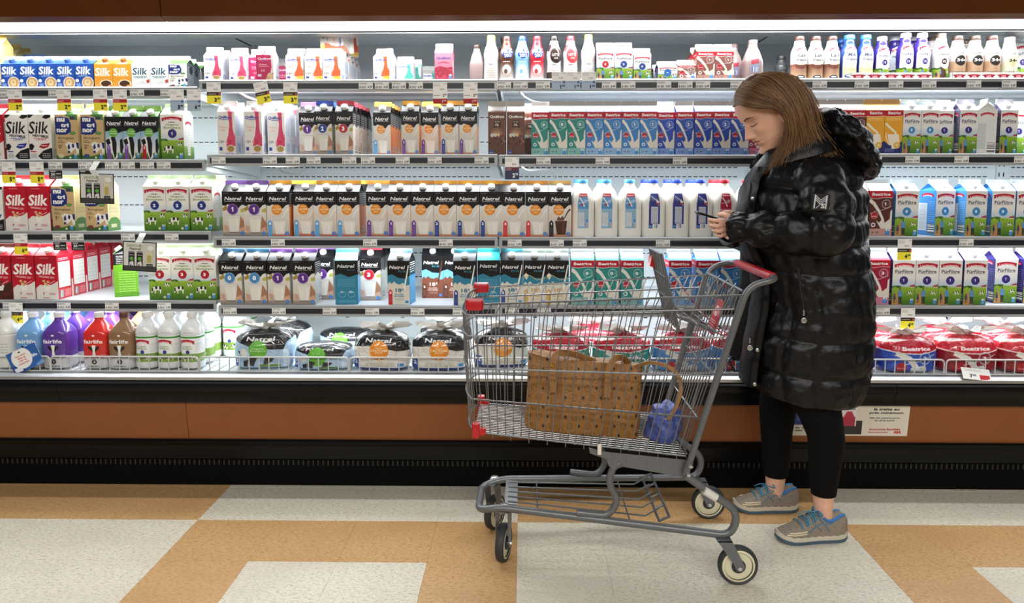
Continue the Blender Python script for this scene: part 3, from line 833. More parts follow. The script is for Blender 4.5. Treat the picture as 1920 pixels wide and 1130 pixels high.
    c.poly([(.1, 0), (.3, .2), (.6, .28), (.9, .2), (1, .1), (1, 0)], '#d9dcd8'); c.poly([(.78, .3), (.95, .36), (.98, .22), (.84, .18)], '#b84a3e')
    s = sidepanel(W, H, ym, '#dfe2df'); return c, s
def a_nutrinor(W, H, ym, num='2', small=False):
    c = Cv('#f1f1ec' if small else '#c9ab7c', W, H, ym)
    c.rect(0, 1, 1, ym, '#4f8f3f' if small else '#d9c59a')
    if not small: c.poly([(.45, .97), (1, .86), (1, ym), (.5, ym)], '#4d7d3c'); c.rect(.66, .88, .88, .95, '#3a3f52')
    c.poly([(0, .94), (.3, .95), (.6, .92), (.7, .78), (.68, .62), (.5, .56), (.2, .55), (0, .57)], '#1f2f78')
    for t, x, y, w in (('nu', .26, .88, .36), ('tri', .43, .76, .36), ('nor', .3, .645, .48)): c.text(t, x, y, w, .09, '#f6f6f2', .06)
    c.ell(.76, .585, .13, .035, '#3f7f2f'); c.lines(.68, .57, .84, .6, 1, '#d9efc9', .8, .6)
    c.text('Biologique', .46, .475, .7, .062, '#4a4a2f', .012); c.lines(.08, .41, .3, .43, 1, '#3a3a30', .9, .7); c.lines(.08, .375, .36, .395, 1, '#3a3a30', .9, .7)
    c.text(num, .16, .29, .13, .085, '#4a4438', .015); c.text('%', .26, .31, .07, .04, '#4a4438', .01)
    c.poly([(.4, .34), (.55, .4), (.8, .36), (.98, .4), (1, .15), (.9, .14), (.85, .25), (.65, .16), (.5, .15), (.48, .28)], '#efece4')
    for q in ([(.5, .3), (.58, .36), (.62, .26), (.52, .22)], [(.7, .36), (.8, .34), (.78, .26), (.7, .28)], [(.88, .38), (1, .38), (1, .24), (.92, .26)], [(.5, .2), (.6, .2), (.6, .15), (.5, .15)]): c.poly(q, '#27306a')
    c.poly([(0, .1), (.3, .07), (.6, .1), (.8, .14), (1, .1), (1, 0), (0, 0)], '#3f6b2f'); c.ell(.2, .085, .13, .045, '#d8cfae' if num == '0' else '#39507f' if num == '2' else '#7a3f4a'); c.circ(.6, .05, .05, '#e9e7da')
    milk_mark(c, .76, .02, .15)
    s = Cv('#e0d2a6' if not small else '#e6e6e0', W, H, ym); s.lines(.12, .4, .88, .95, 16, '#8a7440', .55, .35); s.rect(0, 0, 1, .22, '#5d8f4a'); s.ell(.5, .22, .4, .08, '#5d8f4a'); s.rect(.25, .07, .7, .15, '#e2d9b6')
    if small:
        s = Cv('#4a5258', W, H, ym); s.lines(.1, .1, .9, .9, 12, '#c9ced2', .8, .4); s.circ(.5, .75, .22, '#22272b')
    return c, s
def a_lact_org(W, H, ym, num='2', col='#23357f'):
    c = Cv('#eceae4', W, H, ym); c.grad(0, .4, 1, .62, '#b9cede', '#eceae4'); c.rect(0, 1, 1, ym, '#d9e2cd'); c.rect(0, 1.18, 1, ym, '#9fbf86')
    field(c, .43); ribbon(c, .5, .885, .8); c.lines(.36, .815, .64, .835, 1, '#222222', .9, .7)
    c.text('Organic', .5, .765, .58, .058, '#6f8f4f', .015); c.text('Biologique', .5, .70, .74, .06, '#6f8f4f', .015)
    c.circ(.5, .575, .19, col); c.text(num, .48, .575, .12, .075, '#ffffff', .06); milk_mark(c, .78, .03, .15); c.circ(.68, .06, .06, '#d9dcc0')
    s = Cv('#e6e6dd', W, H, ym); s.grad(0, 0, 1, .3, '#4f7d2c', '#9dbb62'); ribbon(s, .5, .80, .5, h=.05); s.rect(.36, .1, .64, .72, '#f4f4ee'); s.lines(.4, .14, .6, .7, 10, '#9a9a90', .6, .4); s.rect(.38, .86, .62, .96, '#cfd2c8')
    return c, s
def a_lact_pf(W, H, ym, num='1', col='#3a2f7f', side='#322a6b', dark=False):
    c = Cv('#e9e9e6', W, H, ym); c.grad(0, .36, 1, .6, '#a9c4dc', '#e9e9e6'); c.rect(0, 1, 1, ym, '#e4eaee'); c.rect(0, 1.2, 1, ym, '#9fcbe4' if num == '0' else '#cfc6e2')
    field(c, .4, 5, True); ribbon(c, .5, .875, .78); c.text('PürFiltre', .5, .745, .78, .075, '#2a2f3c', .012); c.lines(.14, .69, .86, .705, 1, '#777777', .6, .6)
    c.circ(.5, .545, .185, col); c.text(num, .49, .548, .10, .07, '#ffffff', .06); milk_mark(c, .8, .02, .15)
    s = Cv(side, W, H, ym); ribbon(s, .5, .89, .6, h=.05); s.rect(.0, .1, .5, .72, '#d9dfe0'); s.lines(.05, .12, .46, .7, 20, '#7a8088', .6, .4); s.lines(.56, .3, .95, .78, 10, '#bcd3ea', .5, .35); s.bars(.56, .04, .96, .26, horiz=True)
    return c, s
def a_quebon(W, H, ym, v='cream'):
    if v in ('cream', 'orange', 'teal'):
        k = {'cream': '#d8486a', 'orange': '#e2683a', 'teal': '#4aa596'}[v]
        c = Cv('#e9e6e1', W, H, ym); c.rect(0, 1, 1, ym, '#e2dfda'); c.poly([(.55, .98), (1, .98), (1, ym), (.7, 1.2)], k, .55)
        c.poly([(.62, 1.0), (.84, 1.0), (.86, .6), (.98, .38), (1, .3), (1, 1.0), (.9, 1.0), (1, .2), (.5, .18), (.46, .3), (.6, .45), (.68, .7)], k)
        c.poly([(.9, 1), (1, 1), (1, .45), (.92, .6)], '#efe9e4')
        c.stroke([(.6, .98), (.64, .6), (.5, .36), (.52, .25)], .02, '#f5eeea')
        if v == 'cream': c.circ(.68, .3, .13, '#c73a5d'); c.ell(.72, .13, .25, .10, '#e6dcd4'); c.ell(.72, .14, .2, .07, '#a98a45'); c.ell(.64, .03, .3, .02, '#b9a9cf')
        elif v == 'orange': c.ell(.8, .1, .24, .1, '#e9b83a'); c.ell(.66, .06, .18, .05, '#f1d27a'); c.stroke([(.2, .6), (.26, .56), (.34, .6)], .02, '#777777')
        else: c.ell(.8, .1, .24, .1, '#8dc9ba')
        c.text('Québon', .42, .87, .72, .085, '#38489a', .035, .03, arc=.02); c.lines(.24, .80, .66, .825, 1, '#4a5aa6', .9, .8)
        c.text('Crème à', .32, .645, .48, .055, '#e0a58f', .005); c.text('café', .3, .575, .24, .05, '#e0a58f', .005)
        c.text('10' if v == 'cream' else '15', .17, .30, .18, .065, '#4a5070', .01); c.text('%', .31, .31, .08, .04, '#4a5070', .01); c.rect(.08, .1, .24, .18, '#2f3f93'); c.lines(.08, .03, .3, .06, 1, '#6a6f90', .7)
        s = Cv('#d9dadd', W, H, ym); s.lines(.14, .45, .86, .92, 22, '#7480b4', .6, .4); s.rect(.3, .08, .8, .28, '#aab4d9'); s.bars(.3, .08, .8, .2, '#3f4f9f'); return c, s
    if v == 'pink':
        c = Cv('#c22a5c', W, H, ym); c.rect(0, 1, 1, ym, '#e9e4e2'); c.poly([(0, .98), (.5, 1.1), (.5, .98)], '#c22a5c'); c.poly([(.86, 1), (1, 1), (1, .3), (.8, .2), (.72, .05), (.9, .5)], '#f0dfe0')
        c.text('Québon', .5, .84, .8, .1, '#f2eef8', .035, .03); c.lines(.26, .74, .7, .78, 1, '#9a5ab0', .9, .8); c.text('Crème', .4, .62, .46, .07, '#f6d9e2', .02); c.lines(.15, .52, .75, .56, 1, '#f6d9e2', .8, .7); c.text('15', .4, .38, .2, .08, '#f6e3ea', .02); c.rect(.08, .14, .3, .24, '#e8e2ee'); c.ell(.82, .14, .2, .16, '#e6c9a0'); c.ell(.68, .08, .12, .06, '#d9b07f')
        s = sidepanel(W, H, ym, '#d9d5da', None, '#6a70a0'); return c, s
    if v == 'straw':
        c = Cv('#e58aa2', W, H, ym); c.rect(0, 1, 1, ym, '#e9e5e3'); c.poly([(0, .45), (.3, .52), (.7, .46), (1, .5), (1, 0), (0, 0)], '#b3324c')
        r = random.Random(4)
        for k in range(30): c.circ(r.random(), r.random() * .45, .04, '#cf5a6e', .7)
        c.text('Québon', .5, .80, .8, .1, '#3a479a', .035, .03); c.stroke([(.2, .62), (.5, .67), (.8, .62)], .05, '#c43a55'); c.text('1', .14, .12, .06, .05, '#f3e0e4', .03); milk_mark(c, .78, .05, .17)
        s = sidepanel(W, H, ym, '#d67a92', None, '#7a2a3c'); return c, s
    c = Cv('#70493a', W, H, ym); c.grad(0, 0, 1, .45, '#4d3125', '#6b4535'); c.rect(0, 1, 1, ym, '#9a9490'); c.rect(0, 1.0, 1, 1.05, '#6b4535')
    for k in range(13):
        g = radians(10 + 160 * k / 12); c.stroke([(.5 + .12 * cos(g), .47 + .12 * sin(g) * c.asp), (.5 + .42 * cos(g), .47 + .42 * sin(g) * c.asp)], [.02, .006], '#e6c79a')
    c.ell(.5, .46, .16, .05, '#d9b98a'); c.ell(.3, .46, .18, .05, '#c9c6c4')
    r = random.Random(2)
    for k in range(26): c.ell(r.random(), .2 + r.random() * .22, .05, .03, r.choice(['#3b241b', '#8a6450', '#5a382b']))
    c.poly([(0, .2), (.25, .26), (.5, .22), (.8, .27), (1, .2), (1, 0), (0, 0)], '#5f4032'); c.stroke([(.3, .24), (.42, .1), (.45, 0)], .02, '#3b261d')
    c.text('Québon', .5, .885, .8, .075, '#f3f0f2', .035, .03); c.rect(.3, .64, .72, .8, '#3d251c'); c.text('1%', .5, .70, .2, .06, '#f0e6da', .03); c.lines(.36, .755, .66, .785, 1, '#d9c9b6', .8, .7); c.rect(.06, .04, .28, .12, '#3f4a9a'); c.lines(.08, .055, .26, .075, 1, '#ffffff', .8, .7)
    s = sidepanel(W, H, ym, '#6d5348', None, '#cfc3b8', '#b9b2ab'); return c, s
# ================================================================== kinds of packaging
KIND = {}
M_CAPW = mat('cap_white', '#e4e4e0', .35)
M_CARD = mat('carton_inside', '#d9d6cf', .6)
def cap_mesh(r, h, m, ridges=True):
    b = MB(); n = 28
    rs = []
    for z, k in ((0, 1.0), (h * .12, 1.02), (h * .85, 1.0), (h, .93), (h * 1.02, .8)):
        rs.append([((r * k * (1 - (.035 if (q % 2 and ridges and z < h * .9) else 0))) * cos(2 * pi * q / n), (r * k * (1 - (.035 if (q % 2 and ridges and z < h * .9) else 0))) * sin(2 * pi * q / n), z) for q in range(n)])
    b.rings(rs)
    return b.mesh('cap', m, 50)
def carton(kind, desc, w, hb, sl, fin, art, fin_col, cap=None, d=None, cat='milk carton', capr=.0145, name='milk_carton', capx=0.0):
    """gable-top carton, base centre at the origin, front to -y. art -> (front sheet, side sheet) painted over body height; fin_col: colour of the top seal."""
    d = d or w
    W = 76; H = int(W * hb / w)
    slant = sqrt((d / 2) ** 2 + sl ** 2)
    ym = 1 + slant / hb
    f, s = art(W, H, ym)
    fa, sa = f.out(), s.out()
    h = min(fa.shape[0], sa.shape[0])
    m = to_mat('print_' + kind, np.concatenate([fa[:h], sa[:h]], 1))
    b = MB()
    x, y = w / 2, d / 2
    vb = 1 / ym
    def fuv(u0, v0, u1, v1): return [(u0 * .5, v0), (u1 * .5, v0), (u1 * .5, v1), (u0 * .5, v1)]
    e = .004
    b.quad([(-x, -y, 0), (x, -y, 0), (x, -y, hb), (-x, -y, hb)], 0, fuv(0, 0, 1, vb))
    b.quad([(-x, -y, hb), (x, -y, hb), (x, 0, hb + sl), (-x, 0, hb + sl)], 0, fuv(0, vb, 1, 1))
    b.quad([(x, y, 0), (-x, y, 0), (-x, y, hb), (x, y, hb)], 0, fuv(0, 0, 1, vb))
    b.quad([(x, y, hb), (-x, y, hb), (-x, 0, hb + sl), (x, 0, hb + sl)], 0, fuv(0, vb, 1, 1))
    for sx in (1, -1):
        q = [(sx * x, -sx * y, 0), (sx * x, sx * y, 0), (sx * x, sx * y, hb), (sx * x, -sx * y, hb)]
        b.quad(q, 0, [(.5, 0), (1, 0), (1, vb), (.5, vb)])
        ap, a0, a1 = (sx * x, 0, hb + sl), (sx * x, -sx * y, hb), (sx * x, sx * y, hb)
        mid = (sx * (x - .012), 0, hb + sl * .45)
        for p, q2 in ((a0, a1), (a1, ap), (ap, a0)):
            b.quad([p, q2, mid], 0, [(.75, vb + .02), (.8, vb + .02), (.78, .97)])
    b.quad([(-x, y, 0), (x, y, 0), (x, -y, 0), (-x, -y, 0)], 0, [(.75, .02)] * 4)
    body = b.mesh('carton_body', [m])
    b = MB()
    t = .0028; z0 = hb + sl - .003; z1 = hb + sl + fin
    pts = [(-x, z0), (x, z0), (x, z1 - .003), (x - .003, z1), (-x + .003, z1), (-x, z1 - .003)]
    b.rings([[(px_, q, pz) for px_, pz in pts] for q in (-t, t)])
    for k in range(18):
        xa = -x + .006 + k * (w - .012) / 18
        b.box(xa, xa + (w - .012) / 30, -t - .0004, -t, z0 + fin * .45, z1 - .003, 0)
    fm = b.mesh('top_seal', mat('seal_' + fin_col.lstrip('#'), fin_col, .4))
    ch = [('top_seal', fm, Matrix.Identity(4))]
    if cap:
        ang = atan2(sl, d / 2)
        M = Matrix.Translation((capx, -d / 4 * .95, hb + sl * .5)) @ Matrix.Rotation(ang, 4, 'X')
        ch.append(('cap', cap_mesh(capr, .013, mat('cap_' + cap.lstrip('#'), cap, .35)), M))
    KIND[kind] = dict(body=body, ch=ch, w=w, d=d, h=hb + sl + fin, cat=cat, desc=desc, name=name)
S_ = (.0765, .098, .022, .014); L1 = (.0735, .178, .031, .016); L2 = (.0952, .188, .033, .014)
def c2(kind, desc, art, fin, cap='#e4e4e0', size=L2, **k): carton(kind, desc, *size, art, fin, cap, **k)
# ---- plant drinks and creamers
c2('silk_red', 'red soy drink carton with white cap', lambda *a: a_silk(*a), '#c8ccd0' if 0 else '#b5303c')
c2('silk_dark', 'red and brown soy drink carton', lambda *a: a_silk(*a, v='redbrown'), '#5a2a22')
c2('next_blue', 'white oat drink carton with blue leaf', lambda *a: a_silk(*a, v='next_blue'), '#e6e6e2')
c2('next_red', 'white oat drink carton with red leaf', lambda *a: a_silk(*a, v='next_red'), '#e6e6e2')
c2('silk_blue', 'small blue almond creamer carton with coffee cup', lambda *a: a_silk(*a, v='blue'), '#e4e6ea', '#5577b8', S_, cat='creamer carton', name='creamer_carton', capr=.012)
c2('silk_orange', 'small orange oat creamer carton', lambda *a: a_silk(*a, v='orange'), '#e9e2d2', '#9a5a22', S_, cat='creamer carton', name='creamer_carton', capr=.012)
c2('silk_white', 'small white dairy free cream carton', lambda *a: a_silk(*a, v='white'), '#e6e8e4', '#d9dcd8', S_, cat='creamer carton', name='creamer_carton', capr=.012)
c2('nutri_small', 'small white and green organic cream carton', lambda *a: a_nutrinor(*a, num='15', small=True), '#e3e8d2', None, S_, cat='creamer carton', name='creamer_carton')
# ---- organic
c2('nutri0', 'kraft beige organic milk carton marked zero percent', lambda *a: a_nutrinor(*a, num='0'), '#dccb92', '#dfe4d2')
c2('nutri1', 'kraft beige organic milk carton marked one percent', lambda *a: a_nutrinor(*a, num='1'), '#dccb92', '#dfe4d2')
c2('nutri2', 'kraft beige organic milk carton marked two percent', lambda *a: a_nutrinor(*a, num='2'), '#dccb92', '#dfe4d2')
c2('norg1', 'slim black organic carton with purple tab', lambda *a: a_natrel_org(*a), '#7fa84f', size=L1)
c2('norg3', 'slim black organic carton with red tab', lambda *a: a_natrel_org(*a, num='3', tagc='#b31f2d'), '#7fa84f', size=L1)
c2('norg_2l', 'black and green organic carton turned sideways', lambda *a: a_natrel_org(*a), '#8fc05a')
for n_, c_, w_ in (('1', '#2f2a74', 'purple one'), ('2', '#23357f', 'blue two'), ('3', '#b01c30', 'red three')):
    c2('lorg' + n_, 'green pasture milk carton with %s' % w_, lambda *a, n_=n_, c_=c_: a_lact_org(*a, num=n_, col=c_), '#b9c7a6', '#d7d8cf')
# ---- black milk cartons
for n_, c_, f_, w_ in (('0', '#4a8ac2', '#3f6f8f', 'light blue zero'), ('1', '#5b2f86', '#7c55a6', 'purple one'), ('2', '#1f3e96', '#2a4aa6', 'navy two'), ('3', '#b8202f', '#b03040', 'red three')):
    for sz, nm in ((L2, ''), (L1, 's')):
        if (n_ in '2' and sz is L2) or (n_ == '0' and sz is L1): continue
        c2('nat' + n_ + nm, '%sblack milk carton with %s badge' % ('slim ' if nm else '', w_), lambda *a, n_=n_, c_=c_: a_natrel(*a, num=n_, ccol=c_), f_, size=sz)
for n_, t_, w_ in (('0', '#53a0dc', 'blue tab'), ('1', '#6b3f96', 'purple tab'), ('2', '#27408f', 'navy tab'), ('3', '#cf3030', 'red tab')):
    for sz, nm in ((L2, ''), (L1, 's')):
        if n_ == '3' and nm: continue
        c2('lac' + n_ + nm, '%sblack lactose free carton with %s' % ('slim ' if nm else '', w_), lambda *a, n_=n_, t_=t_: a_natrel(*a, num=n_, lact=True, tagc=t_), '#c98a35' if nm == '' and n_ in '13' else '#e0a23a', size=sz)
c2('lacchoc', 'black lactose free carton with chocolate milk glass', lambda *a: a_natrel(*a, num='1', lact=True, choc=True, tagc='#1b1b1d'), '#c9a25f')
c2('plus2', 'black and teal protein carton with navy tab', lambda *a: a_plus(*a), '#56a9b8')
c2('plus3', 'black and teal protein carton with red tab', lambda *a: a_plus(*a, num='3', tagc='#b8242c'), '#8fc9dc')
c2('plusv', 'black and gold vanilla protein carton', lambda *a: a_plus(*a, num='2', tagc='#c9a040', ncol='#c29a45', vanilla=True), '#b9cfc2')
c2('plusch', 'brown chocolate protein carton with blue wave', lambda *a: a_plus(*a, num='2', tagc='#5d3325', choc=True), '#3a4348', size=L2)
c2('plusback', 'teal protein carton showing its back', lambda *a: a_plus(*a, back=True), '#49cfdc', None)
# ---- red-banded cartons
BE = {'t0': ('0', '#2f8a82', '#84b9b2', 'teal'), 'b1': ('1', '#3f82c4', '#8fb6dc', 'light blue'), 'n2': ('2', '#2a4fb0', '#7fa0d8', 'royal blue'), 'r3': ('3', '#a11a3a', '#cf7f96', 'crimson'), 'ch': ('1', '#5b2a24', '#c79a92', 'brown')}
for k_, (n_, c_, l_, w_) in BE.items():
    for sz, nm in ((L2, ''), (L1, 's')):
        if (k_ == 'n2' and not nm): continue
        c2('be_' + k_ + nm, '%s%s milk carton with red band' % ('slim ' if nm else 'wide ', w_), lambda *a, n_=n_, c_=c_, l_=l_: a_beatrice(*a, num=n_, col=c_, lite=l_), '#9a938e' if nm else '#b9c3c6', None, sz)
c2('be_chS', 'small brown chocolate milk carton with red band', lambda *a: a_beatrice(*a, num='1', col='#8a5548', lite='#b98a7c'), '#dcd6d0', None, (.0745, .112, .022, .014))
c2('be_chM', 'squat brown chocolate milk carton', lambda *a: a_beatrice(*a, num='1', col='#8a6455', lite='#b59082'), '#e4e2de', None, (.0745, .056, .016, .012))
c2('be_or', 'orange flavoured milk carton with red band', lambda *a: a_beatrice_orange(*a), '#b08a52', None, L1)
# ---- filtered milk with farm print
c2('pf0', 'wide farm scene carton with light blue badge', lambda *a: a_lact_pf(*a, num='0', col='#3f8ac9', side='#3f86c6'), '#dde6ea', '#e9ecec')
c2('pf1', 'wide farm scene carton with purple badge', lambda *a: a_lact_pf(*a, num='1'), '#d5d0e2', '#e9ecec')
c2('pf0s', 'slim farm scene carton with light blue badge', lambda *a: a_lact_pf(*a, num='0', col='#3f8ac9', side='#9fb4c0'), '#e4ecec', '#e4ecec', L1)
c2('pf1s', 'slim farm scene carton with purple badge', lambda *a: a_lact_pf(*a, num='1', side='#55506a'), '#dcdae6', '#e4ecec', L1)
c2('pf1w', 'slim white carton turned to show its plain side', lambda *a: a_lact_pf(*a, num='1', side='#e2e2de'), '#dcdae6', '#e4ecec', L1)
c2('pf3S', 'small farm scene carton with red badge', lambda *a: a_lact_pf(*a, num='3', col='#b8242c'), '#e9e4e0', None, (.0735, .115, .024, .016))
c2('pf2S', 'small farm scene carton with blue badge', lambda *a: a_lact_pf(*a, num='2', col='#26408c'), '#dfe2ea', None, (.0735, .115, .024, .016))
c2('pf2T', 'shorter farm scene carton with blue badge', lambda *a: a_lact_pf(*a, num='2', col='#26408c'), '#ccd2da', None, (.072, .098, .02, .014))
c2('blueM', 'squat blue and white milk carton', lambda *a: a_lact_pf(*a, num='2', col='#2f6ab8'), '#dfe4ea', None, (.08, .052, .016, .012))
# ---- cream and chocolate
c2('qcream', 'slim white coffee cream carton with pink swirl', lambda *a: a_quebon(*a), '#dfd9d4', '#e6e6e2', L1, capr=.013)
c2('qcreamS', 'small white coffee cream carton with pink swirl', lambda *a: a_quebon(*a), '#e6e3de', '#e2e0dc', (.0705, .102, .024, .016), capr=.011, cat='creamer carton', name='creamer_carton')
c2('qpinkS', 'small pink country cream carton', lambda *a: a_quebon(*a, v='pink'), '#e6e3e0', '#e6e3e0', (.0705, .102, .024, .016), capr=.011, cat='creamer carton', name='creamer_carton')
c2('qorS', 'small white cooking cream carton with orange swirl', lambda *a: a_quebon(*a, v='orange'), '#e6e3de', None, (.0735, .098, .022, .016), cat='creamer carton', name='creamer_carton')
c2('qtealS', 'small white and teal light cream carton', lambda *a: a_quebon(*a, v='teal'), '#dfe6e2', None, (.0705, .072, .022, .016), cat='creamer carton', name='creamer_carton')
c2('qstraw', 'pink strawberry milk carton', lambda *a: a_quebon(*a, v='straw'), '#ece8e6', None, (.0735, .112, .024, .018))
c2('qchoc', 'slim brown chocolate milk carton with sunrise', lambda *a: a_quebon(*a, v='choc'), '#a8a09a', None, L1)
c2('yellowT', 'tall pale yellow drink carton', lambda W, H, y: (lambda c: (c.lines(.1, .1, .9, .9, 14, '#8a7a3a', .6, .4), c)[1])(Cv('#e9d88f', W, H, y)) and (sidepanel(W, H, y, '#e6d48a', None, '#7a6a30', '#efe6b8'),) * 2, '#d9bd6a', None, L1)
c2('blueback', 'blue drink carton with white cap', lambda W, H, y: (lambda c: ((c.rect(0, 1, 1, y, '#2f66b8'), c.ell(.5, .6, .3, .2, '#7fb0e0'), c)[2],) * 2)(Cv('#2a5bb0', W, H, y)), '#6f9fd8', '#e4e6e8', (.098, .14, .03, .014))

# ---------------------------------------------------------------- bottles: superellipse sections, print mapped from the front
def sup(rx, ry, e, n):
    out = []
    for k in range(n):
        a = 2 * pi * (k + .5) / n
        c_, s_ = cos(a), sin(a)
        out.append((rx * math.copysign(abs(c_) ** (2 / e), c_), ry * math.copysign(abs(s_) ** (2 / e), s_)))
    return out
def bottle(kind, desc, secs, art, cap_col, capr, caph, cat='milk bottle', name='milk_bottle', rough=.25, n=32, handle=False, coat=.3, m2=None):
    """secs: (z, half width, half depth, exponent) from the base up; the cap sits on the last one"""
    w = max(s[1] for s in secs); h = secs[-1][0]
    W = 84; c = art(W, int(W * h / (2 * w)))
    m = to_mat('print_' + kind, c.out(), rough, coat=coat)
    b = MB()
    sec2 = crom(secs, 4)
    rs = [[(x, y, s[0]) for x, y in sup(max(s[1], .002), max(s[2], .002), max(s[3], 2), n)] for s in sec2]
    b.rings(rs, uvf=lambda p: (p[0] / (2 * w) + .5, p[2] / h))
    body = b.mesh('bottle_body', m, 50)
    ch = [('cap', cap_mesh(capr, caph, mat('cap_' + cap_col.lstrip('#'), cap_col, .35)), Matrix.Translation((0, 0, h - .002)))]
    if handle:
        b = MB(); b.tube(fillet([(0, secs[-3][2] * .6, h * .86), (0, secs[0][2] * 1.28, h * .80), (0, secs[0][2] * 1.28, h * .52), (0, secs[0][2] * .9, h * .46)], .02), .011, 8)
        ch.append(('handle', b.mesh('handle', mat('jug_white', '#e9e7de', .35), 60), Matrix.Identity(4)))
    d = 2 * max(s[2] for s in secs) + (.0 if not handle else .02)
    KIND[kind] = dict(body=body, ch=ch, w=2 * w, d=d, h=h + caph, cat=cat, desc=desc, name=name)
def pbottle(w, h, e=2.0, neck=.016, waist=True):
    r = w / 2
    return [(0, r * .9, r * .9, e), (.006, r, r, e), (h * .3, r * .97, r * .97, e), (h * .45, r * (.93 if waist else 1), r * (.93 if waist else 1), e), (h * .62, r, r, e), (h * .74, r * .92, r * .92, e), (h * .86, r * .68, r * .68, 2), (h * .92, neck * 1.15, neck * 1.15, 2), (h, neck, neck, 2)]
def art_m2g(col, ball='#233f94', txt=True, turned=None):
    def f(W, H):
        c = Cv(col, W, H); c.grad(0, .0, 1, .45, '#e0dcd6' if col != '#7fb8e4' else '#e9eef0', col)
        if turned: c.rect(0, 0, 1, 1, '#e8e4e0'); c.ell(.62, .62, .4, .2, turned); c.ell(.3, .8, .3, .1, turned); c.rect(0, 0, 1, .2, turned); c.text('LATTE', .6, .63, .5, .07, '#f2efec', .03); c.text('2GO', .62, .55, .3, .05, '#f2efec', .03); c.text('26g', .5, .38, .34, .06, '#333333', .03); c.lines(.2, .05, .8, .3, 6, '#7a6a60', .6); return c
        c.circ(.55, .68, .36, ball); c.text('MILK', .53, .73, .74, .10, '#f5f6f8', .05, rot=6); c.text('2GO', .58, .62, .5, .09, '#f5f6f8', .05, rot=6); c.lines(.25, .45, .75, .48, 1, '#f3f1ee', .9, .8)
        c.ell(.5, .27, .3, .12, '#efe9e0', .85); c.ell(.44, .22, .12, .06, col); c.lines(.2, .06, .8, .12, 2, '#777777', .5)
        return c
    return f
B_ = pbottle(.0605, .162)
bottle('m2g_br', 'brown shake bottle with blue logo ball', B_, art_m2g('#5d382c'), '#4a2d25', .0165, .02)
bottle('m2g_bl', 'pale blue shake bottle with navy cap', B_, art_m2g('#7fb8e4'), '#2a4a9c', .0165, .02)
bottle('m2g_rd', 'red shake bottle with blue logo ball', B_, art_m2g('#c02a38'), '#a8222e', .0165, .02)
bottle('lat_bk', 'white and black coffee drink bottle with black cap', B_, art_m2g('#ffffff', turned='#3a2a28'), '#1d1a1a', .0165, .02)
bottle('lat_pk', 'white and coral protein drink bottle with red cap', B_, art_m2g('#ffffff', turned='#cf4a4e'), '#c9323c', .0165, .02)
bottle('lat_ye', 'white protein drink bottle with yellow cap', pbottle(.0605, .168), art_m2g('#ffffff', turned='#e3ddd2'), '#e6d85a', .0165, .02)
def art_brown(lab=True):
    def f(W, H):
        c = Cv('#a08a88', W, H); c.grad(0, 0, 1, 1, '#957f7c', '#b3a2a0')
        if lab: c.rect(.28, .2, .72, .56, '#8d99b4'); c.poly([(.3, .4), (.7, .44), (.7, .56), (.3, .52)], '#b53a48'); c.bars(.34, .21, .66, .34, '#2f3f8f')
        return c
    return f
J1 = [(0, .036, .036, 4), (.008, .0385, .0385, 4), (.07, .0385, .0385, 4), (.085, .037, .037, 3), (.115, .028, .028, 2.4), (.135, .019, .019, 2), (.15, .017, .017, 2)]
bottle('brown1', 'square brown chocolate milk bottle', J1, art_brown(), '#8a7472', .0185, .016)
bottle('brown0', 'slim plain brown chocolate milk bottle', [(z * .93, x * .78, y * .78, e) for z, x, y, e in J1], art_brown(False), '#4a3833', .0155, .014)
bottle('darkb', 'dark grey small drink bottle', pbottle(.055, .095), lambda W, H: (lambda c: (c.circ(.5, .35, .2, '#8a8f90'), c.lines(.2, .55, .8, .65, 2, '#9a9a9a', .6), c)[2])(Cv('#4c4f50', W, H)), '#33312f', .018, .017)
def art_frap(kind):
    def f(W, H):
        if kind == 'choc': c = Cv('#ecebe8', W, H); c.rect(0, .84, 1, .9, '#cfcac6'); c.grad(0, 0, 1, .38, '#c9ad8a', '#8a5a48'); c.ell(.5, .34, .34, .09, '#7a4a3a'); c.ell(.5, .4, .3, .05, '#e6ddd2'); t = 'Lait'; k = '#3a3a4a'; c.ell(.5, .05, .26, .045, '#22304a'); c.ell(.5, .055, .18, .022, '#f0efe9')
        else: c = Cv('#2a4a9a', W, H); c.poly([(.06, 0), (.06, .55), (.2, .74), (.5, .8), (.8, .74), (.94, .55), (.94, 0)], '#e9e9e6'); c.grad(.1, 0, .9, .3, '#e2d9b0', '#efe6b4') if False else c.rect(.1, .02, .9, .3, '#e6dcb0'); c.ell(.5, .32, .36, .06, '#f0ead0'); t = 'Milk' if kind == 'van' else 'Lait'; k = '#2f3a5a'; c.ell(.4, .07, .26, .045, '#28489a'); c.ell(.4, .075, .18, .022, '#f0efe9'); c.stroke([(.2, .24), (.5, .2), (.8, .26)], .03, '#c9b46a')
        ribbon(c, .55, .74, .62, h=.05); c.text(t, .55, .60, .5, .09, k, .02, .1); c.text('frappé', .55, .48, .66, .075, k, .01, .15)
        return c
    return f
F_ = pbottle(.0655, .158, neck=.0185, waist=False)
bottle('frapc', 'white chocolate milkshake bottle with brown cap', F_, art_frap('choc'), '#4a332b', .0205, .018)
bottle('frapv', 'blue and white vanilla milkshake bottle', pbottle(.0655, .163, neck=.0185, waist=False), art_frap('van'), '#3a78c2', .0215, .018)
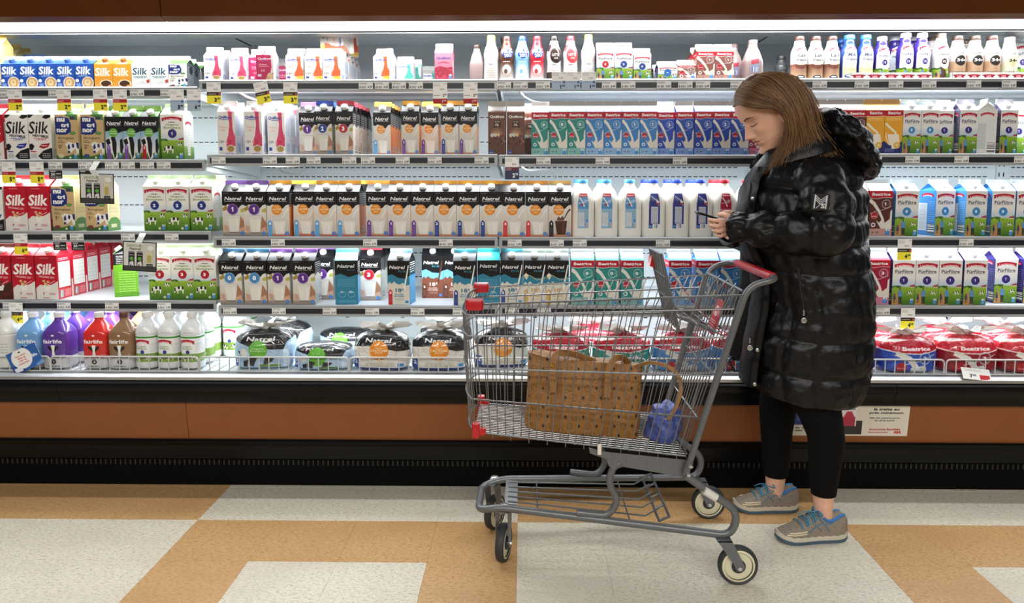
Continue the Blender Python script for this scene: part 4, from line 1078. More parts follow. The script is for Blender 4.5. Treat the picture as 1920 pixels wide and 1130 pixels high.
def art_pfb(W, H, choc=False):
    c = Cv('#3d2f8a' if not choc else '#d9d6d2', W, H); c.poly([(.08, 0), (.08, .6), (.2, .78), (.5, .84), (.8, .78), (.92, .6), (.92, 0)], '#dfe6ee'); field(c, .24, 4, True); ribbon(c, .55, .72, .66, h=.055); c.text('PürFiltre' if not choc else 'Chocolat', .52, .58, .66, .055, '#2a2f3c', .02)
    c.ell(.52, .41, .16, .07, '#3a2f8a' if not choc else '#4a332b'); c.text('1%', .52, .41, .18, .06, '#ffffff', .04)
    if choc: c.poly([(.3, .3), (.6, .2), (.7, 0), (.4, 0)], '#5a3a2c')
    return c
bottle('pfb', 'purple and white filtered milk bottle', pbottle(.0655, .170, neck=.0185, waist=False), art_pfb, '#e6e6e6', .0205, .018)
bottle('pfbs', 'shorter purple and white filtered milk bottle', pbottle(.0655, .158, neck=.0185, waist=False), art_pfb, '#dcdcdc', .0195, .016)
bottle('pfbc', 'white chocolate filtered milk bottle with farm print', pbottle(.0655, .168, neck=.0185, waist=False), lambda W, H: art_pfb(W, H, True), '#6a5648', .0195, .018)
def art_34(van=False):
    def f(W, H):
        c = Cv('#e2e0d6' if van else '#d8d2c8', W, H); c.rect(0, 0, 1, .44, '#d9d9c2' if van else '#c3a183'); c.rect(0, .44, 1, .62, '#cfcdc6'); c.poly([(.1, .62), (.9, .62), (.75, .95), (.25, .95)], '#8f8f8c'); c.text('3', .42, .76, .34, .2, '#f4f4f2', .05, .2); c.circ(.5, .46, .3, '#d9d6a8' if van else '#3a3533'); c.text('34g', .52, .46, .5, .1, '#3a3a3a' if van else '#f2f0ee', .04); c.circ(.9, .56, .1, '#c9404a')
        c.text('VANILLE' if van else 'CHOCOLAT', .5, .17, .72, .05, '#4a3a30', .03); c.lines(.2, .24, .8, .25, 1, '#4a3a30', .8); c.lines(.15, .03, .85, .1, 2, '#6a5a4a', .5)
        return c
    return f
bottle('b34', 'tan chocolate protein bottle with dark cap', pbottle(.069, .158, neck=.0195, waist=False), art_34(), '#4a362e', .021, .018)
bottle('b34v', 'cream vanilla protein bottle with white cap', pbottle(.068, .152, neck=.0195, waist=False), art_34(True), '#d9d6cf', .020, .018)
# jugs with label
def art_jug(col, lite, num, back=False):
    def f(W, H):
        c = Cv('#e9e7df', W, H)
        sh = [(.27, .16), (.73, .16), (.73, .62), (.66, .80), (.34, .80), (.27, .62)]
        c.poly(sh, col)
        if not back:
            c.poly([(.27, .16), (.73, .16), (.73, .52), (.27, .52)], lite); c.poly([(.32, .74), (.68, .74), (.66, .80), (.34, .80)], '#b9142a'); c.text('Beatrice', .5, .772, .28, .03, '#f2eeee', .03)
            c.stroke([(.34, .73), (.46, .66), (.56, .56)], .05, '#eeece4'); c.stroke([(.3, .62), (.5, .64), (.7, .68)], .02, '#dfeaf0'); c.ring(.6, .66, .08, '#dfe9f0', .012); c.text(num, .6, .66, .05, .04, '#ffffff', .04); c.circ(.45, .6, .05, '#b5202f')
            c.rect(.29, .2, .55, .45, '#d6dde4'); c.lines(.3, .21, .54, .44, 10, '#7f8a9a', .7, .4); c.bars(.6, .17, .72, .26, '#33406a'); c.rect(.62, .28, .71, .33, BLUE_SQ); c.lines(.57, .35, .72, .48, 5, '#5d7fa0', .5)
        else:
            c.stroke([(.36, .76), (.5, .7), (.64, .68)], .03, '#cfe0ee'); c.ring(.46, .71, .08, '#9fc0e0', .012); c.poly([(.55, .7), (.7, .66), (.7, .58), (.6, .62)], '#e6e4de'); c.rect(.58, .6, .71, .63, '#b5202f')
            c.rect(.36, .25, .66, .56, '#cfd3de'); c.lines(.37, .26, .65, .55, 13, '#5d6680', .7, .45); c.rect(.28, .17, .4, .22, '#4a8ac9'); c.rect(.42, .16, .73, .24, '#e9e7df'); c.bars(.5, .165, .66, .235, '#33406a')
        return c
    return f
JG = [(0, .043, .045, 4.5), (.010, .049, .050, 4.5), (.13, .049, .050, 4), (.165, .047, .047, 3.6), (.195, .036, .036, 3), (.212, .023, .023, 2.2), (.226, .021, .021, 2)]
for k_, c_, l_, n_, cc, bk, dsc in (('jug_b', '#4f8fc4', '#8fb6d0', '1', '#4f9fe0', False, 'white plastic milk jug with light blue label'), ('jug_n', '#26317f', '#26317f', '2', '#2f4fc4', True, 'white plastic milk jug with navy back label'), ('jug_r', '#b3203f', '#cf8090', '3', '#c9303c', False, 'white plastic milk jug with red label')):
    bottle(k_, dsc, JG, art_jug(c_, l_, n_, bk), cc, .0225, .015, cat='milk jug', name='milk_jug', rough=.42, handle=True, coat=0)
# large bottles of the well
def art_fair(col, num):
    def f(W, H):
        c = Cv(col, W, H); c.rect(0, 0, 1, .22, '#c9cbcd'); c.grad(0, .62, 1, 1, col, col)
        c.ell(.5, .66, .06, .018, '#efeef2'); c.text('fairlife', .48, .545, .76, .08, '#f2f1f4', .025, 0)
        c.poly([(.28, .46), (.4, .44), (.46, .40), (.44, .34), (.3, .40)], '#17171b'); c.poly([(.72, .46), (.6, .44), (.54, .40), (.56, .34), (.7, .40)], '#17171b')
        c.poly([(.42, .47), (.58, .47), (.54, .34), (.57, .27), (.5, .24), (.43, .27), (.46, .34)], '#efeeea'); c.circ(.47, .28, .012, '#333333'); c.circ(.53, .28, .012, '#333333')
        c.circ(.5, .14, .10, '#33343a'); c.text(num, .5, .14, .08, .05, '#eeeeee', .03); c.lines(.25, .03, .75, .07, 1, '#55565a', .7, .6)
        return c
    return f
FB = [(0.0, 0.048, 0.048, 4), (0.0074, 0.0525, 0.0525, 5), (0.0555, 0.0525, 0.0525, 5), (0.0611, 0.0505, 0.0505, 5), (0.0666, 0.0525, 0.0525, 5), (0.1388, 0.0525, 0.0525, 5), (0.1646, 0.045, 0.045, 3.4), (0.1896, 0.026, 0.026, 2.4), (0.1998, 0.019, 0.019, 2), (0.2109, 0.018, 0.018, 2)]
for k_, c_, n_, cc, dsc in (('fl_bl', '#6f9fd0', '0', '#dfe3e6', 'light blue ultrafiltered milk bottle'), ('fl_pu', '#5b3a94', '1', '#dcdce0', 'purple ultrafiltered milk bottle'), ('fl_re', '#cf2f2a', '3', '#e0dedc', 'red ultrafiltered milk bottle'), ('fl_br', '#8a6a4c', '2', '#5a3628', 'brown chocolate ultrafiltered milk bottle'), ('fl_tan', '#cf9a6a', '2', '#a5604a', 'tan caramel ultrafiltered milk bottle')):
    bottle(k_, dsc, FB, art_fair(c_, n_), cc, .020, .021, rough=.2, coat=.5)
def art_lpet(W, H):
    c = Cv('#d9dcdc', W, H); c.lines(.25, .70, .75, .72, 1, '#8a8f90', .6, .6); c.rect(0, .60, 1, .635, '#3f8f3a'); c.rect(0, .14, 1, .60, '#e9eaea'); c.rect(0, .14, 1, .30, '#7f9f4a'); ribbon(c, .42, .52, .6, h=.055); c.text('Organic', .42, .435, .4, .04, '#6f8f4f', .02); c.text('Biologique', .42, .395, .46, .04, '#6f8f4f', .02); c.circ(.45, .33, .09, '#3a3f8a'); cow(c, .2, .2, .3); cow(c, .7, .22, .26); c.lines(.8, .32, 1, .5, 8, '#9aa0a0', .6)
    return c
LP = [(0.0, 0.0382, 0.0382, 2.4), (0.0074, 0.0454, 0.0454, 2.6), (0.0463, 0.0454, 0.0454, 2.6), (0.0925, 0.0435, 0.0435, 2.4), (0.1341, 0.0454, 0.0454, 2.5), (0.1406, 0.0435, 0.0435, 2.4), (0.148, 0.0454, 0.0454, 2.4), (0.1758, 0.0382, 0.0382, 2.2), (0.197, 0.0239, 0.0239, 2), (0.2054, 0.0177, 0.0177, 2), (0.2146, 0.0172, 0.0172, 2)]
bottle('lpet', 'clear white organic milk bottle with green stripe', LP, art_lpet, '#dcdcda', .0205, .02, rough=.25, coat=.4)
bottle('whitej', 'plain white round milk bottle', LP, lambda W, H: (lambda c: (c.lines(.2, .28, .8, .5, 4, '#aaaaa8', .6), c)[1])(Cv('#dcdbd4', W, H)), '#d2d2ce', .0205, .02)

# ---------------------------------------------------------------- bags of milk
def art_bag(kind):
    def f(W, H):
        if kind in ('lac', 'org'):
            c = Cv('#dedad0' if kind == 'lac' else '#a9c6e0', W, H)
            c.poly([(0, .60), (.3, .64), (.6, .58), (.8, .50), (1, .50), (1, 1), (0, 1)], '#101012') if kind == 'lac' else c.poly([(0, .74), (.25, .62), (.4, .52), (.85, .50), (.9, .7), (1, .8), (1, 1), (0, 1)], '#161617')
            c.text('Natrel', .48, .78, .46, .11, '#f2f2f0', .03, .2)
            if kind == 'lac':
                c.circ(.5, .52, .17, '#e8902a'); c.text('LACTOSE', .5, .52, .3, .06, '#fbeeda', .03); c.text('SANS', .5, .585, .14, .035, '#fbeeda', .02); c.text('FREE', .5, .46, .14, .035, '#fbeeda', .02)
                c.rect(.02, 0, .12, .3, '#2747a0'); c.text('2', .07, .2, .06, .1, '#ffffff', .05); c.rect(0, 0, 1, .05, '#24408f'); c.poly([(.2, .08), (.8, .08), (.75, .2), (.3, .2)], '#c9c4b4'); c.rect(.82, .08, .92, .16, BLUE_SQ)
            else:
                c.circ(.44, .50, .15, '#5fae33'); c.text('Organic', .44, .53, .22, .05, '#eef6e6', .02); c.text('Biologique', .44, .47, .25, .05, '#eef6e6', .02); c.rect(0, 0, .13, .3, '#2747b0'); c.text('2', .08, .2, .05, .1, '#ffffff', .05)
                for q in ([(.1, .45), (.2, .48), (.16, .3)], [(.3, .36), (.42, .3), (.36, .05), (.28, .1)], [(.55, .3), (.7, .26), (.62, .12), (.52, .1)], [(.2, .2), (.28, .24), (.26, .05), (.2, .05)]): c.poly(q, '#1a1a1c')
                c.ell(.2, .42, .07, .12, '#d9d9d4'); c.rect(.45, .03, .8, .1, '#6f8f3f'); c.rect(.84, .0, .93, .5, '#cfe2f2')
            return c
        col, lite, num = {'t': ('#37988a', '#84c4b8', '0'), 'b': ('#3f86cc', '#9cc4e6', '1'), 'n': ('#2a4fb4', '#7fa0d8', '2'), 'r': ('#8f1220', '#b84a58', '3')}[kind]
        c = Cv(col, W, H)
        c.poly([(0, .62), (.3, .54), (.6, .52), (1, .62), (1, 1), (0, 1)], '#b3142a' if kind != 'r' else '#c01c2c'); c.stroke([(0, .62), (.3, .545), (.6, .525), (1, .62)], .02, '#efe2e2')
        c.text('Beatrice', .55, .67, .5, .11, '#f6f0ee', .045, .05, arc=.0); c.poly([(0, .8), (.3, .86), (.45, .9), (.3, .92), (0, .88)], '#efeae6')
        c.stroke([(.2, .54), (.42, .38), (.52, .18), (.56, 0)], [.09, .1, .1, .14], '#e6e4da'); c.poly([(.45, .12), (.7, .2), (.74, 0), (.45, 0)], '#dfe3e0'); c.ring(.7, .40, .11, '#cfe0ea', .01); c.ring(.7, .40, .095, '#cfe0ea', .006); c.text(num, .69, .41, .07, .09, '#ffffff', .05); c.circ(.3, .12, .09, '#b5202f'); c.text('LOCAL', .3, .10, .13, .03, '#f4e9e9', .03); c.stroke([(.34, .2), (.6, .32), (.9, .5)], .012, '#dfeaf0')
        return c
    return f
def bag(kind, desc, art, w=.235, h=.155, d=.15, seed=1, knot=True, knot_col='#d9d8d4', lean=0.0, flat=False):
    c = art_bag(art)(120, int(120 * h / w))
    m = to_mat('print_' + kind, c.out(), .16, bump=.75, coat=.6)
    b = MB(); n = 44; L = 26
    rs = []
    for i in range(L):
        t = i / (L - 1)
        k = [(0, .90), (.06, .98), (.35, 1.0), (.6, 1.0), (.78, .95), (.89, .80), (.96, .52), (1, .14)]
        sc = interp(t, [a for a, _ in k], [q for _, q in k])
        ring = []
        for x, y in sup(w / 2 * sc, d / 2 * (sc if t < .6 else sc * (1 - (t - .6) * .4)), 3.2 - t * 1.0, n):
            p = Vector((x * 14, y * 14, t * h * 14 + seed * 7.3))
            nn = mnoise.noise(p) * .008 + mnoise.noise(p * 2.3) * .004
            if t > .6:
                a = atan2(y, x); nn += .007 * (t - .6) / .4 * sin(a * 17 + seed)
            r_ = 1 + nn / max(w / 2 * sc, .02) * min(sc * 1.4, 1)
            ring.append((x * r_, y * r_, h * (t + (.0 if flat else .03 * mnoise.noise(Vector((x * 9, seed, y * 9))) * t))))
        rs.append(ring)
    b.rings(rs, uvf=lambda p: (p[0] / w + .5, p[2] / h))
    body = b.mesh('bag_body', m, 80)
    ch = []
    if knot:
        b = MB(); r = random.Random(seed)
        n2 = 40
        rs = []
        for q, (z, rad) in enumerate([(-.012, .026), (-.004, .016), (.002, .013), (.008, .026), (.014, .046), (.020, .060), (.025, .066)]):
            ring = []
            for k in range(n2):
                a = 2 * pi * k / n2
                f1 = 1 + .38 * sin(a * 5 + seed) * (q / 6) + .25 * sin(a * 9 + seed * 2 + q) * (q / 6)
                ring.append((cos(a) * rad * f1 * 1.3, sin(a) * rad * f1 * .45, z + (.010 * sin(a * 5 + seed * 1.7) + .006 * sin(a * 11 + q)) * (q / 6)))
            rs.append(ring)
        b.rings(rs, cap0=False, cap1=False)
        km = b.mesh('bag_knot', mat('knot_film_' + knot_col.lstrip('#'), knot_col, .18, coat=.4), 70)
        ch.append(('bag_knot', km, Matrix.Translation((0, 0, h))))
    KIND[kind] = dict(body=body, ch=ch, w=w, d=d, h=h + (.05 if knot else 0), cat='milk bag', desc=desc, name='milk_bag')
bag('bag_org', 'black organic milk bag with green badge', 'org', w=.25, h=0.155, seed=1)
bag('bag_orgflat', 'slumped black and blue organic milk bag', 'org', w=.25, h=.105, seed=5, knot=False, flat=True)
bag('bag_lac', 'black and cream lactose free milk bag', 'lac', w=.235, h=0.155, seed=2)
bag('bag_t', 'teal milk bag with red top', 't', w=.245, h=0.145, seed=3)
bag('bag_b', 'light blue milk bag with red top', 'b', w=.245, h=0.15, seed=4)
bag('bag_n', 'royal blue milk bag with red top', 'n', w=.235, h=0.142, seed=6)
bag('bag_r', 'dark red milk bag with knotted top', 'r', w=.24, h=0.145, seed=7)
# ================================================================== stocking the shelves
ITEMS = []
def put(kind, X, Y, z, rz=0.0, shelf='', back=0, col=None, rot=None, zoff=0.0, desc=None, sx=1.0):
    K = KIND[kind]
    o = link(K['name'], K['body'], None, (X, Y, z + .0008 + zoff))
    o.rotation_euler = rot if rot else (0, 0, rz)
    if sx != 1.0: o.scale = (sx, sx, 1)
    for nm, me, M in K['ch']:
        c = link(nm, me, o); c.matrix_local = M
    ITEMS.append(dict(o=o, kind=kind, X=X, shelf=shelf, back=back, col=col, desc=desc or K['desc']))
    return o
SHELFNAME = ['the top shelf', 'the second shelf', 'the third shelf', 'the fourth shelf', 'the bottom well']
DEPTHS = {}
PEND = []
def relax(P):
    """nudges neighbours apart: sideways for small overlaps, backwards for large ones"""
    def ext(p):
        K = KIND[p['kind']]; c_, s_ = abs(cos(p['rz'])), abs(sin(p['rz']))
        return (K['w'] * c_ + K['d'] * s_) / 2 + .0006, (K['w'] * s_ + K['d'] * c_) / 2 + .0006
    for p in P: p['ex'], p['ey'] = ext(p)
    for it in range(250):
        moved = False
        for a in range(len(P)):
            for c in range(a + 1, len(P)):
                A, B = P[a], P[c]
                ox = A['ex'] + B['ex'] - abs(A['X'] - B['X']); oy = A['ey'] + B['ey'] - abs(A['Y'] - B['Y'])
                if ox <= 0 or oy <= 0: continue
                moved = True
                if ox < .016 or ox < oy * .6:
                    d = ox / 2 + .0001; s_ = 1 if A['X'] < B['X'] else -1
                    A['X'] -= s_ * d; B['X'] += s_ * d
                else:
                    q = B if B['Y'] >= A['Y'] else A
                    q['Y'] += oy + .0002
        if not moved: break
def flush(z, shelf):
    relax(PEND)
    for p in PEND:
        if p['Y'] + p['ey'] > Y_BACK - .02: continue
        put(p['kind'], p['X'], p['Y'], z, p['rz'], shelf, p['back'], p['col'], zoff=p.get('zoff', 0), desc=p['desc'])
    PEND.clear()
def stock(mod, row, specs):
    z = SHZ[mod, row]
    for k, sp in enumerate(specs):
        kind, u = sp[0], sp[1]
        op = sp[2] if len(sp) > 2 else {}
        K = KIND[kind]
        Yf = Y_PROD + op.get('dy', 0)
        X = at(u, ROWV[mod][row], Yf).x
        rz = radians(op.get('rz', 0))
        hy = (K['w'] * abs(sin(rz)) + K['d'] * abs(cos(rz))) / 2
        for q in range(op.get('n', 1)):
            PEND.append(dict(kind=kind, X=X + (random.uniform(-.0015, .0015) if q else 0), Y=Yf + hy + q * (K['d'] + op.get('gap', .004)), rz=rz, back=q, col=(mod, k), desc=op.get('desc'),
                             zoff=.0022 if mod == 'far' and row == 0 else 0))
    flush(z, SHELFNAME[row])
D2 = lambda n=2, **k: dict(n=n, **k)
# ---- top shelf
stock('left', 0, [('silk_blue', 23), ('silk_blue', 56), ('silk_blue', 89), ('silk_blue', 121.5), ('silk_blue', 159, D2(2)), ('silk_orange', 199), ('silk_orange', 232), ('silk_white', 266), ('silk_white', 297.5), ('nutri_small', 330, D2(5)),
                  ('yellowT', -9, dict(dy=.02)), ('yellowT', 22, dict(dy=.24)), ('blueback', 50, dict(dy=.24)), ('silk_blue', -10, dict(dy=.0)) if 0 else ('yellowT', 36, dict(dy=.33))])
stock('mid', 0, [('qcreamS', 399, D2(2)), ('qcreamS', 449, dict(dy=.02)), ('qpinkS', 480, dict(dy=.05)), ('qpinkS', 497, dict(dy=-.02)), ('qpinkS', 533, dict(dy=.3)) , ('qorS', 553), ('qorS', 588.5), ('qorS', 622, D2(5)),
                 ('qorS', 722, dict(rz=-14)), ('qtealS', 756, dict(dy=.05)), ('qtealS', 774, dict(dy=.13)), ('qtealS', 806, dict(dy=.32)), ('qstraw', 832), ('brown0', 896, dict(dy=.03)), ('lat_ye', 918)])
stock('right', 0, [('m2g_br', 950), ('m2g_bl', 979), ('m2g_rd', 1007), ('lat_bk', 1039), ('lat_pk', 1070), ('lat_ye', 1104), ('pf3S', 1135), ('pf2S', 1169), ('pf2T', 1204), ('blueM', 1253), ('blueM', 1243, dict(dy=.09)), ('be_chM', 1288),
                   ('be_chS', 1322, D2(2)), ('be_chS', 1356.5), ('brown1', 1385, dict(dy=.09)), ('brown1', 1415), ('brown1', 1404, dict(dy=.1)), ])
stock('far', 0, [('darkb', 1468, dict(dy=.1)), ('frapc', 1503), ('frapc', 1535), ('frapc', 1560), ('frapv', 1598, D2(2, gap=.012)), ('frapv', 1627), ('pfbs', 1655), ('pfb', 1682, dict(dy=.07)), ('pfb', 1703), ('pfb', 1716, dict(dy=.08)), ('pfb', 1732), ('pfbc', 1773), ('pfbc', 1757, dict(dy=.07)),
                 ('b34', 1804), ('b34', 1836, D2(2, gap=.02)), ('b34', 1862), ('b34v', 1887), ('pf1s', 1916, dict(dy=.22))])
# lying and stacked cream cartons on top of the middle group
_z = SHZ['mid', 0] + KIND['qorS']['h']
# ---- second shelf
stock('left', 1, [('silk_red', -12), ('next_blue', 35), ('next_red', 78), ('nutri0', 128), ('nutri2', 176), ('norg1', 217), ('norg1', 249), ('norg3', 282.5), ('lorg1', 325)])
stock('mid', 1, [('qcream', 426, D2(2)), ('qcream', 476, D2(2)), ('qcream', 519, dict(n=4, dy=.04)), ('nat1s', 583, dict(dy=.05)), ('nat2s', 604, D2(2)), ('nat3s', 646, D2(5)), ('lac0s', 717, dict(n=4, dy=.05)),
                 ('lac1s', 770), ('lac1s', 806, dict(dy=.05, n=3)), ('lac2s', 844), ('lac1s', 878, D2(2))])
stock('right', 1, [('qchoc', 932), ('qchoc', 967), ('qchoc', 993, dict(dy=.07)), ('be_t0s', 1018, dict(dy=.02)), ('be_t0s', 1050), ('be_t0s', 1086), ('be_b1s', 1121), ('be_b1s', 1156), ('be_b1s', 1190), ('be_b1s', 1226), ('be_n2s', 1257, dict(dy=.03)), ('be_n2s', 1282, dict(dy=.01)), ('be_n2s', 1308), ('be_n2s', 1338), ('be_n2s', 1372), ('be_r3s', 1402, dict(dy=.02))])
stock('far', 1, [('be_r3s', 1504), ('be_chs', 1537), ('be_chs', 1570.5), ('be_chs', 1603), ('be_or', 1639), ('be_or', 1676), ('pf0s', 1710), ('pf0s', 1744), ('pf1s', 1772, dict(dy=.03)), ('pf1s', 1796, dict(dy=.03, rz=-60)), ('pf1s', 1825), ('pf1s', 1848, dict(dy=.0, rz=-88)) if 0 else ('pf1s', 1880, dict(rz=3)), ('pf1s', 1908, dict(dy=.1)), ('pf1w', 1849, dict(dy=-.005, rz=80))])
# ---- third shelf
stock('left', 2, [('silk_blue', -9) if 0 else ('next_blue', -12), ('silk_red', 33), ('silk_red', 75), ('nutri1', 121), ('nutri1', 183), ('lorg2', 293), ('lorg2', 334), ('lorg2', 380, D2(2))])
stock('mid', 2, [('nat1', 447, dict(dy=.012)), ('nat1', 477, dict(dy=-.004)), ('lac0', 518, D2(2)), ('lac0', 576, dict(dy=.03)), ('lac0', 608), ('lac0', 653, D2(3)), ('lac1', 722, dict(dy=.02)), ('lac1', 752), ('lac1', 793), ('lac2', 832), ('lac2', 873), ('lac2', 912)])
stock('right', 2, [('lac3', 981), ('lac3', 1006), ('lacchoc', 1047), ('jug_b', 1092, D2(2, gap=.03)), ('jug_b', 1137, D2(2, gap=.03)), ('jug_b', 1181), ('jug_n', 1225, D2(2, gap=.03)), ('jug_n', 1269, D2(2, gap=.03)), ('jug_n', 1313, D2(2, gap=.03)), ('jug_r', 1360, D2(2, gap=.03)), ('jug_r', 1404)])
stock('far', 2, [('be_ch', 1604), ('be_ch', 1649), ('pf0', 1698), ('pf0', 1768, dict(dy=.03, rz=14)), ('pf0', 1826, dict(rz=8)), ('pf0', 1878), ('pf0', 1924)])
# ---- fourth shelf
stock('left', 3, [('silk_dark', 3), ('silk_red', 47), ('silk_red', 90, D2(5, gap=.012)), ('norg_2l', 224, dict(dy=.06, rz=-62)), ('lorg3', 302, dict(dy=.0)), ('lorg3', 344), ('lorg3', 386)])
stock('mid', 3, [('nat0', 434), ('nat0', 480.5), ('nat1', 524), ('nat1', 571), ('nat1', 606, dict(dy=.14)), ('plusback', 648, dict(rz=6, dy=.01)), ('nat3', 694, D2(3, dy=.11)), ('plus3', 750, dict(rz=-7)), ('plusch', 812, dict(dy=.19)), ('plusch', 851, dict(dy=.19)), ('plus2', 871)])
stock('right', 3, [('plusback', 919, dict(rz=3, desc='teal protein carton with bent top seal')), ('plus2', 959), ('plusv', 1001), ('plusv', 1043), ('be_t0', 1092), ('be_t0', 1138), ('be_t0', 1185), ('be_b1', 1274), ('be_b1', 1325), ('be_b1', 1371)])
stock('far', 3, [('be_r3', 1602), ('be_r3', 1643), ('pf1', 1693), ('pf1', 1735), ('pf1', 1779), ('pf1', 1826), ('pf1', 1858, dict(dy=.1)), ('pf1', 1886, dict(dy=.05)), ('pf1', 1930, dict(dy=.04, rz=12))])
# ---- the well: large bottles
ZW = Z_WELL
def well(kind, u, dy=0.0, rz=0.0, desc=None, n=1, gap=.006):
    K = KIND[kind]
    Yf = 3.02 + dy
    X = at(u, 698, Yf).x
    for q in range(n):
        PEND.append(dict(kind=kind, X=X, Y=Yf + K['d'] / 2 + q * (K['d'] + gap), rz=radians(rz), back=q, col=('well', u), desc=desc))
well('whitej', 4, .0, n=2)
well('fl_bl', 53, .0, n=4); well('fl_pu', 102, 0, n=4, rz=0); well('fl_pu', 149, .115, n=3); well('fl_re', 178, 0); well('fl_br', 226, 0)
well('fl_pu', 200, .12, n=2); well('fl_tan', 251, .24, n=2)
well('lpet', 270, 0, n=2); well('lpet', 312, 0, n=4); well('lpet', 355, 0, n=4)
well('lpet', 428, .22, n=3)
# ---- the well: bags
well('bag_org', 494, .02, rz=6)
well('bag_orgflat', 597, .0)
well('bag_lac', 711, .0, rz=-3); well('bag_lac', 822, .0, rz=2)
well('bag_lac', 948, .06, rz=8, desc='black and cream milk bag slumped behind the cart front')
well('bag_org', 530, .22, rz=-8, desc='dark milk bag at the back behind the organic bags'); well('bag_orgflat', 640, .3, desc='flat black milk bag lying at the back of the well')
well('bag_lac', 850, .2, rz=4, desc='black milk bag behind the two lactose free bags')
well('bag_t', 1050, .0, rz=-2); well('bag_t', 1164, .0, rz=3); well('bag_b', 1268, .0); well('bag_b', 1388, .02, rz=2)
well('bag_t', 1110, .2); well('bag_n', 1600, .02, rz=-2); well('bag_n', 1710, .0, rz=1); well('bag_r', 1824, .0, rz=-2); well('bag_r', 1938, .0, rz=2)
well('bag_r', 1640, .2, rz=5, desc='crimson and pink milk bag in the back line of the well'); well('bag_r', 1780, .2, rz=-5, desc='red milk bag in the back line between blue and red bags'); well('bag_r', 1890, .2, rz=9, desc='red milk bag in the back line at the right edge')
flush(ZW, SHELFNAME[4])
# two cream cartons laid on top of the group on the top shelf
K = KIND['qorS']
zt = SHZ['mid', 0] + K['h']
_x = at(606, 84, 3.30)
put('qorS', _x.x, 3.17 + K['d'] * 1.5, zt + K['w'] / 2, rot=(0, radians(90), radians(4)), shelf=SHELFNAME[0], desc='white and orange cream carton lying on its side on others')
_x = at(650, 100, 3.40)
put('qorS', at(650, 100, 3.36).x, 3.40, zt, rz=radians(24), shelf=SHELFNAME[0], desc='white and orange cream carton stacked on the back ones')
# display trays of the far right bottles
def tray(u0, u1, lab):
    z = SHZ['far', 0]
    x0, x1 = at(u0, 141, Y_PROD - .012).x, at(u1, 141, Y_PROD - .012).x
    h = .026; z += .0012
    c = Cv('#e9e9e6', 300, 16)
    for q in range(5): ribbon(c, (q + .5) / 5, .42, .07, h=.45)
    m = to_mat('print_tray', c.out(), .5)
    y0, y1 = Y_PROD - .0045, Y_PROD + .42
    b = MB()
    b.quad([(x0, y0, z), (x1, y0, z), (x1, y0, z + h), (x0, y0, z + h)], 0, [(0, 0), (1, 0), (1, 1), (0, 1)])
    b.quad([(x1, y0 + .002, z), (x0, y0 + .002, z), (x0, y0 + .002, z + h), (x1, y0 + .002, z + h)], 1); b.quad([(x0, y0, z + h), (x1, y0, z + h), (x1, y0 + .002, z + h), (x0, y0 + .002, z + h)], 1)
    b.box(x0, x0 + .002, y0, y1, z, z + h, 1); b.box(x1 - .002, x1, y0, y1, z, z + h, 1); b.box(x0, x1, y1, y1 + .002, z, z + h, 1); b.box(x0, x1, y0 + .002, y1, z, z + .0006, 1)
    o = b.build('display_tray', [m, M_CARD]); tag(o, lab, 'tray')
tray(1596, 1750, 'white display tray under the purple and white bottles, top shelf')
tray(1787, 1926, 'white display tray under the tan protein bottles, top shelf')
# ---------------------------------------------------------------- labels
ORD = ['first', 'second', 'third', 'fourth', 'fifth', 'sixth', 'seventh', 'eighth', 'ninth', 'tenth', 'eleventh', 'twelfth', 'thirteenth']
NUM = ['no', 'one', 'two', 'three', 'four', 'five', 'six', 'seven', 'eight', 'nine', 'ten', 'eleven', 'twelve', 'thirteen']
def label_items():
    groups = {}
    for it in ITEMS: groups.setdefault((it['shelf'], it['desc']), []).append(it)
    for (shelf, desc), its in groups.items():
        fronts = sorted([i for i in its if i['back'] == 0], key=lambda i: i['X'])
        for k, it in enumerate(fronts):
            it['ord'] = k
            n = len(fronts)
            if n == 1: lab = '%s, %s' % (desc, shelf.replace('the ', 'on the ', 1) if 'well' not in shelf else 'in the bottom well')
            else: lab = '%s, %s of %s from left, %s' % (desc, ORD[k], NUM[n], shelf.replace('the ', ''))
            for j in its:
                if j['col'] == it['col'] and j['col'] is not None and j['back'] > 0: j['front'] = k
            tag(it['o'], lab)
        for j in its:
            if j['back'] > 0:
                tag(j['o'], '%s, %s behind the %s from left, %s' % (desc, ORD[j['back'] - 1], ORD[j.get('front', 0)], shelf.replace('the ', '')))
        for j in its:
            tag(j['o'], None, KIND[j['kind']]['cat'], ('%ss %s %s' % (KIND[j['kind']]['cat'], 'in' if 'well' in shelf else 'on', shelf)))
label_items()

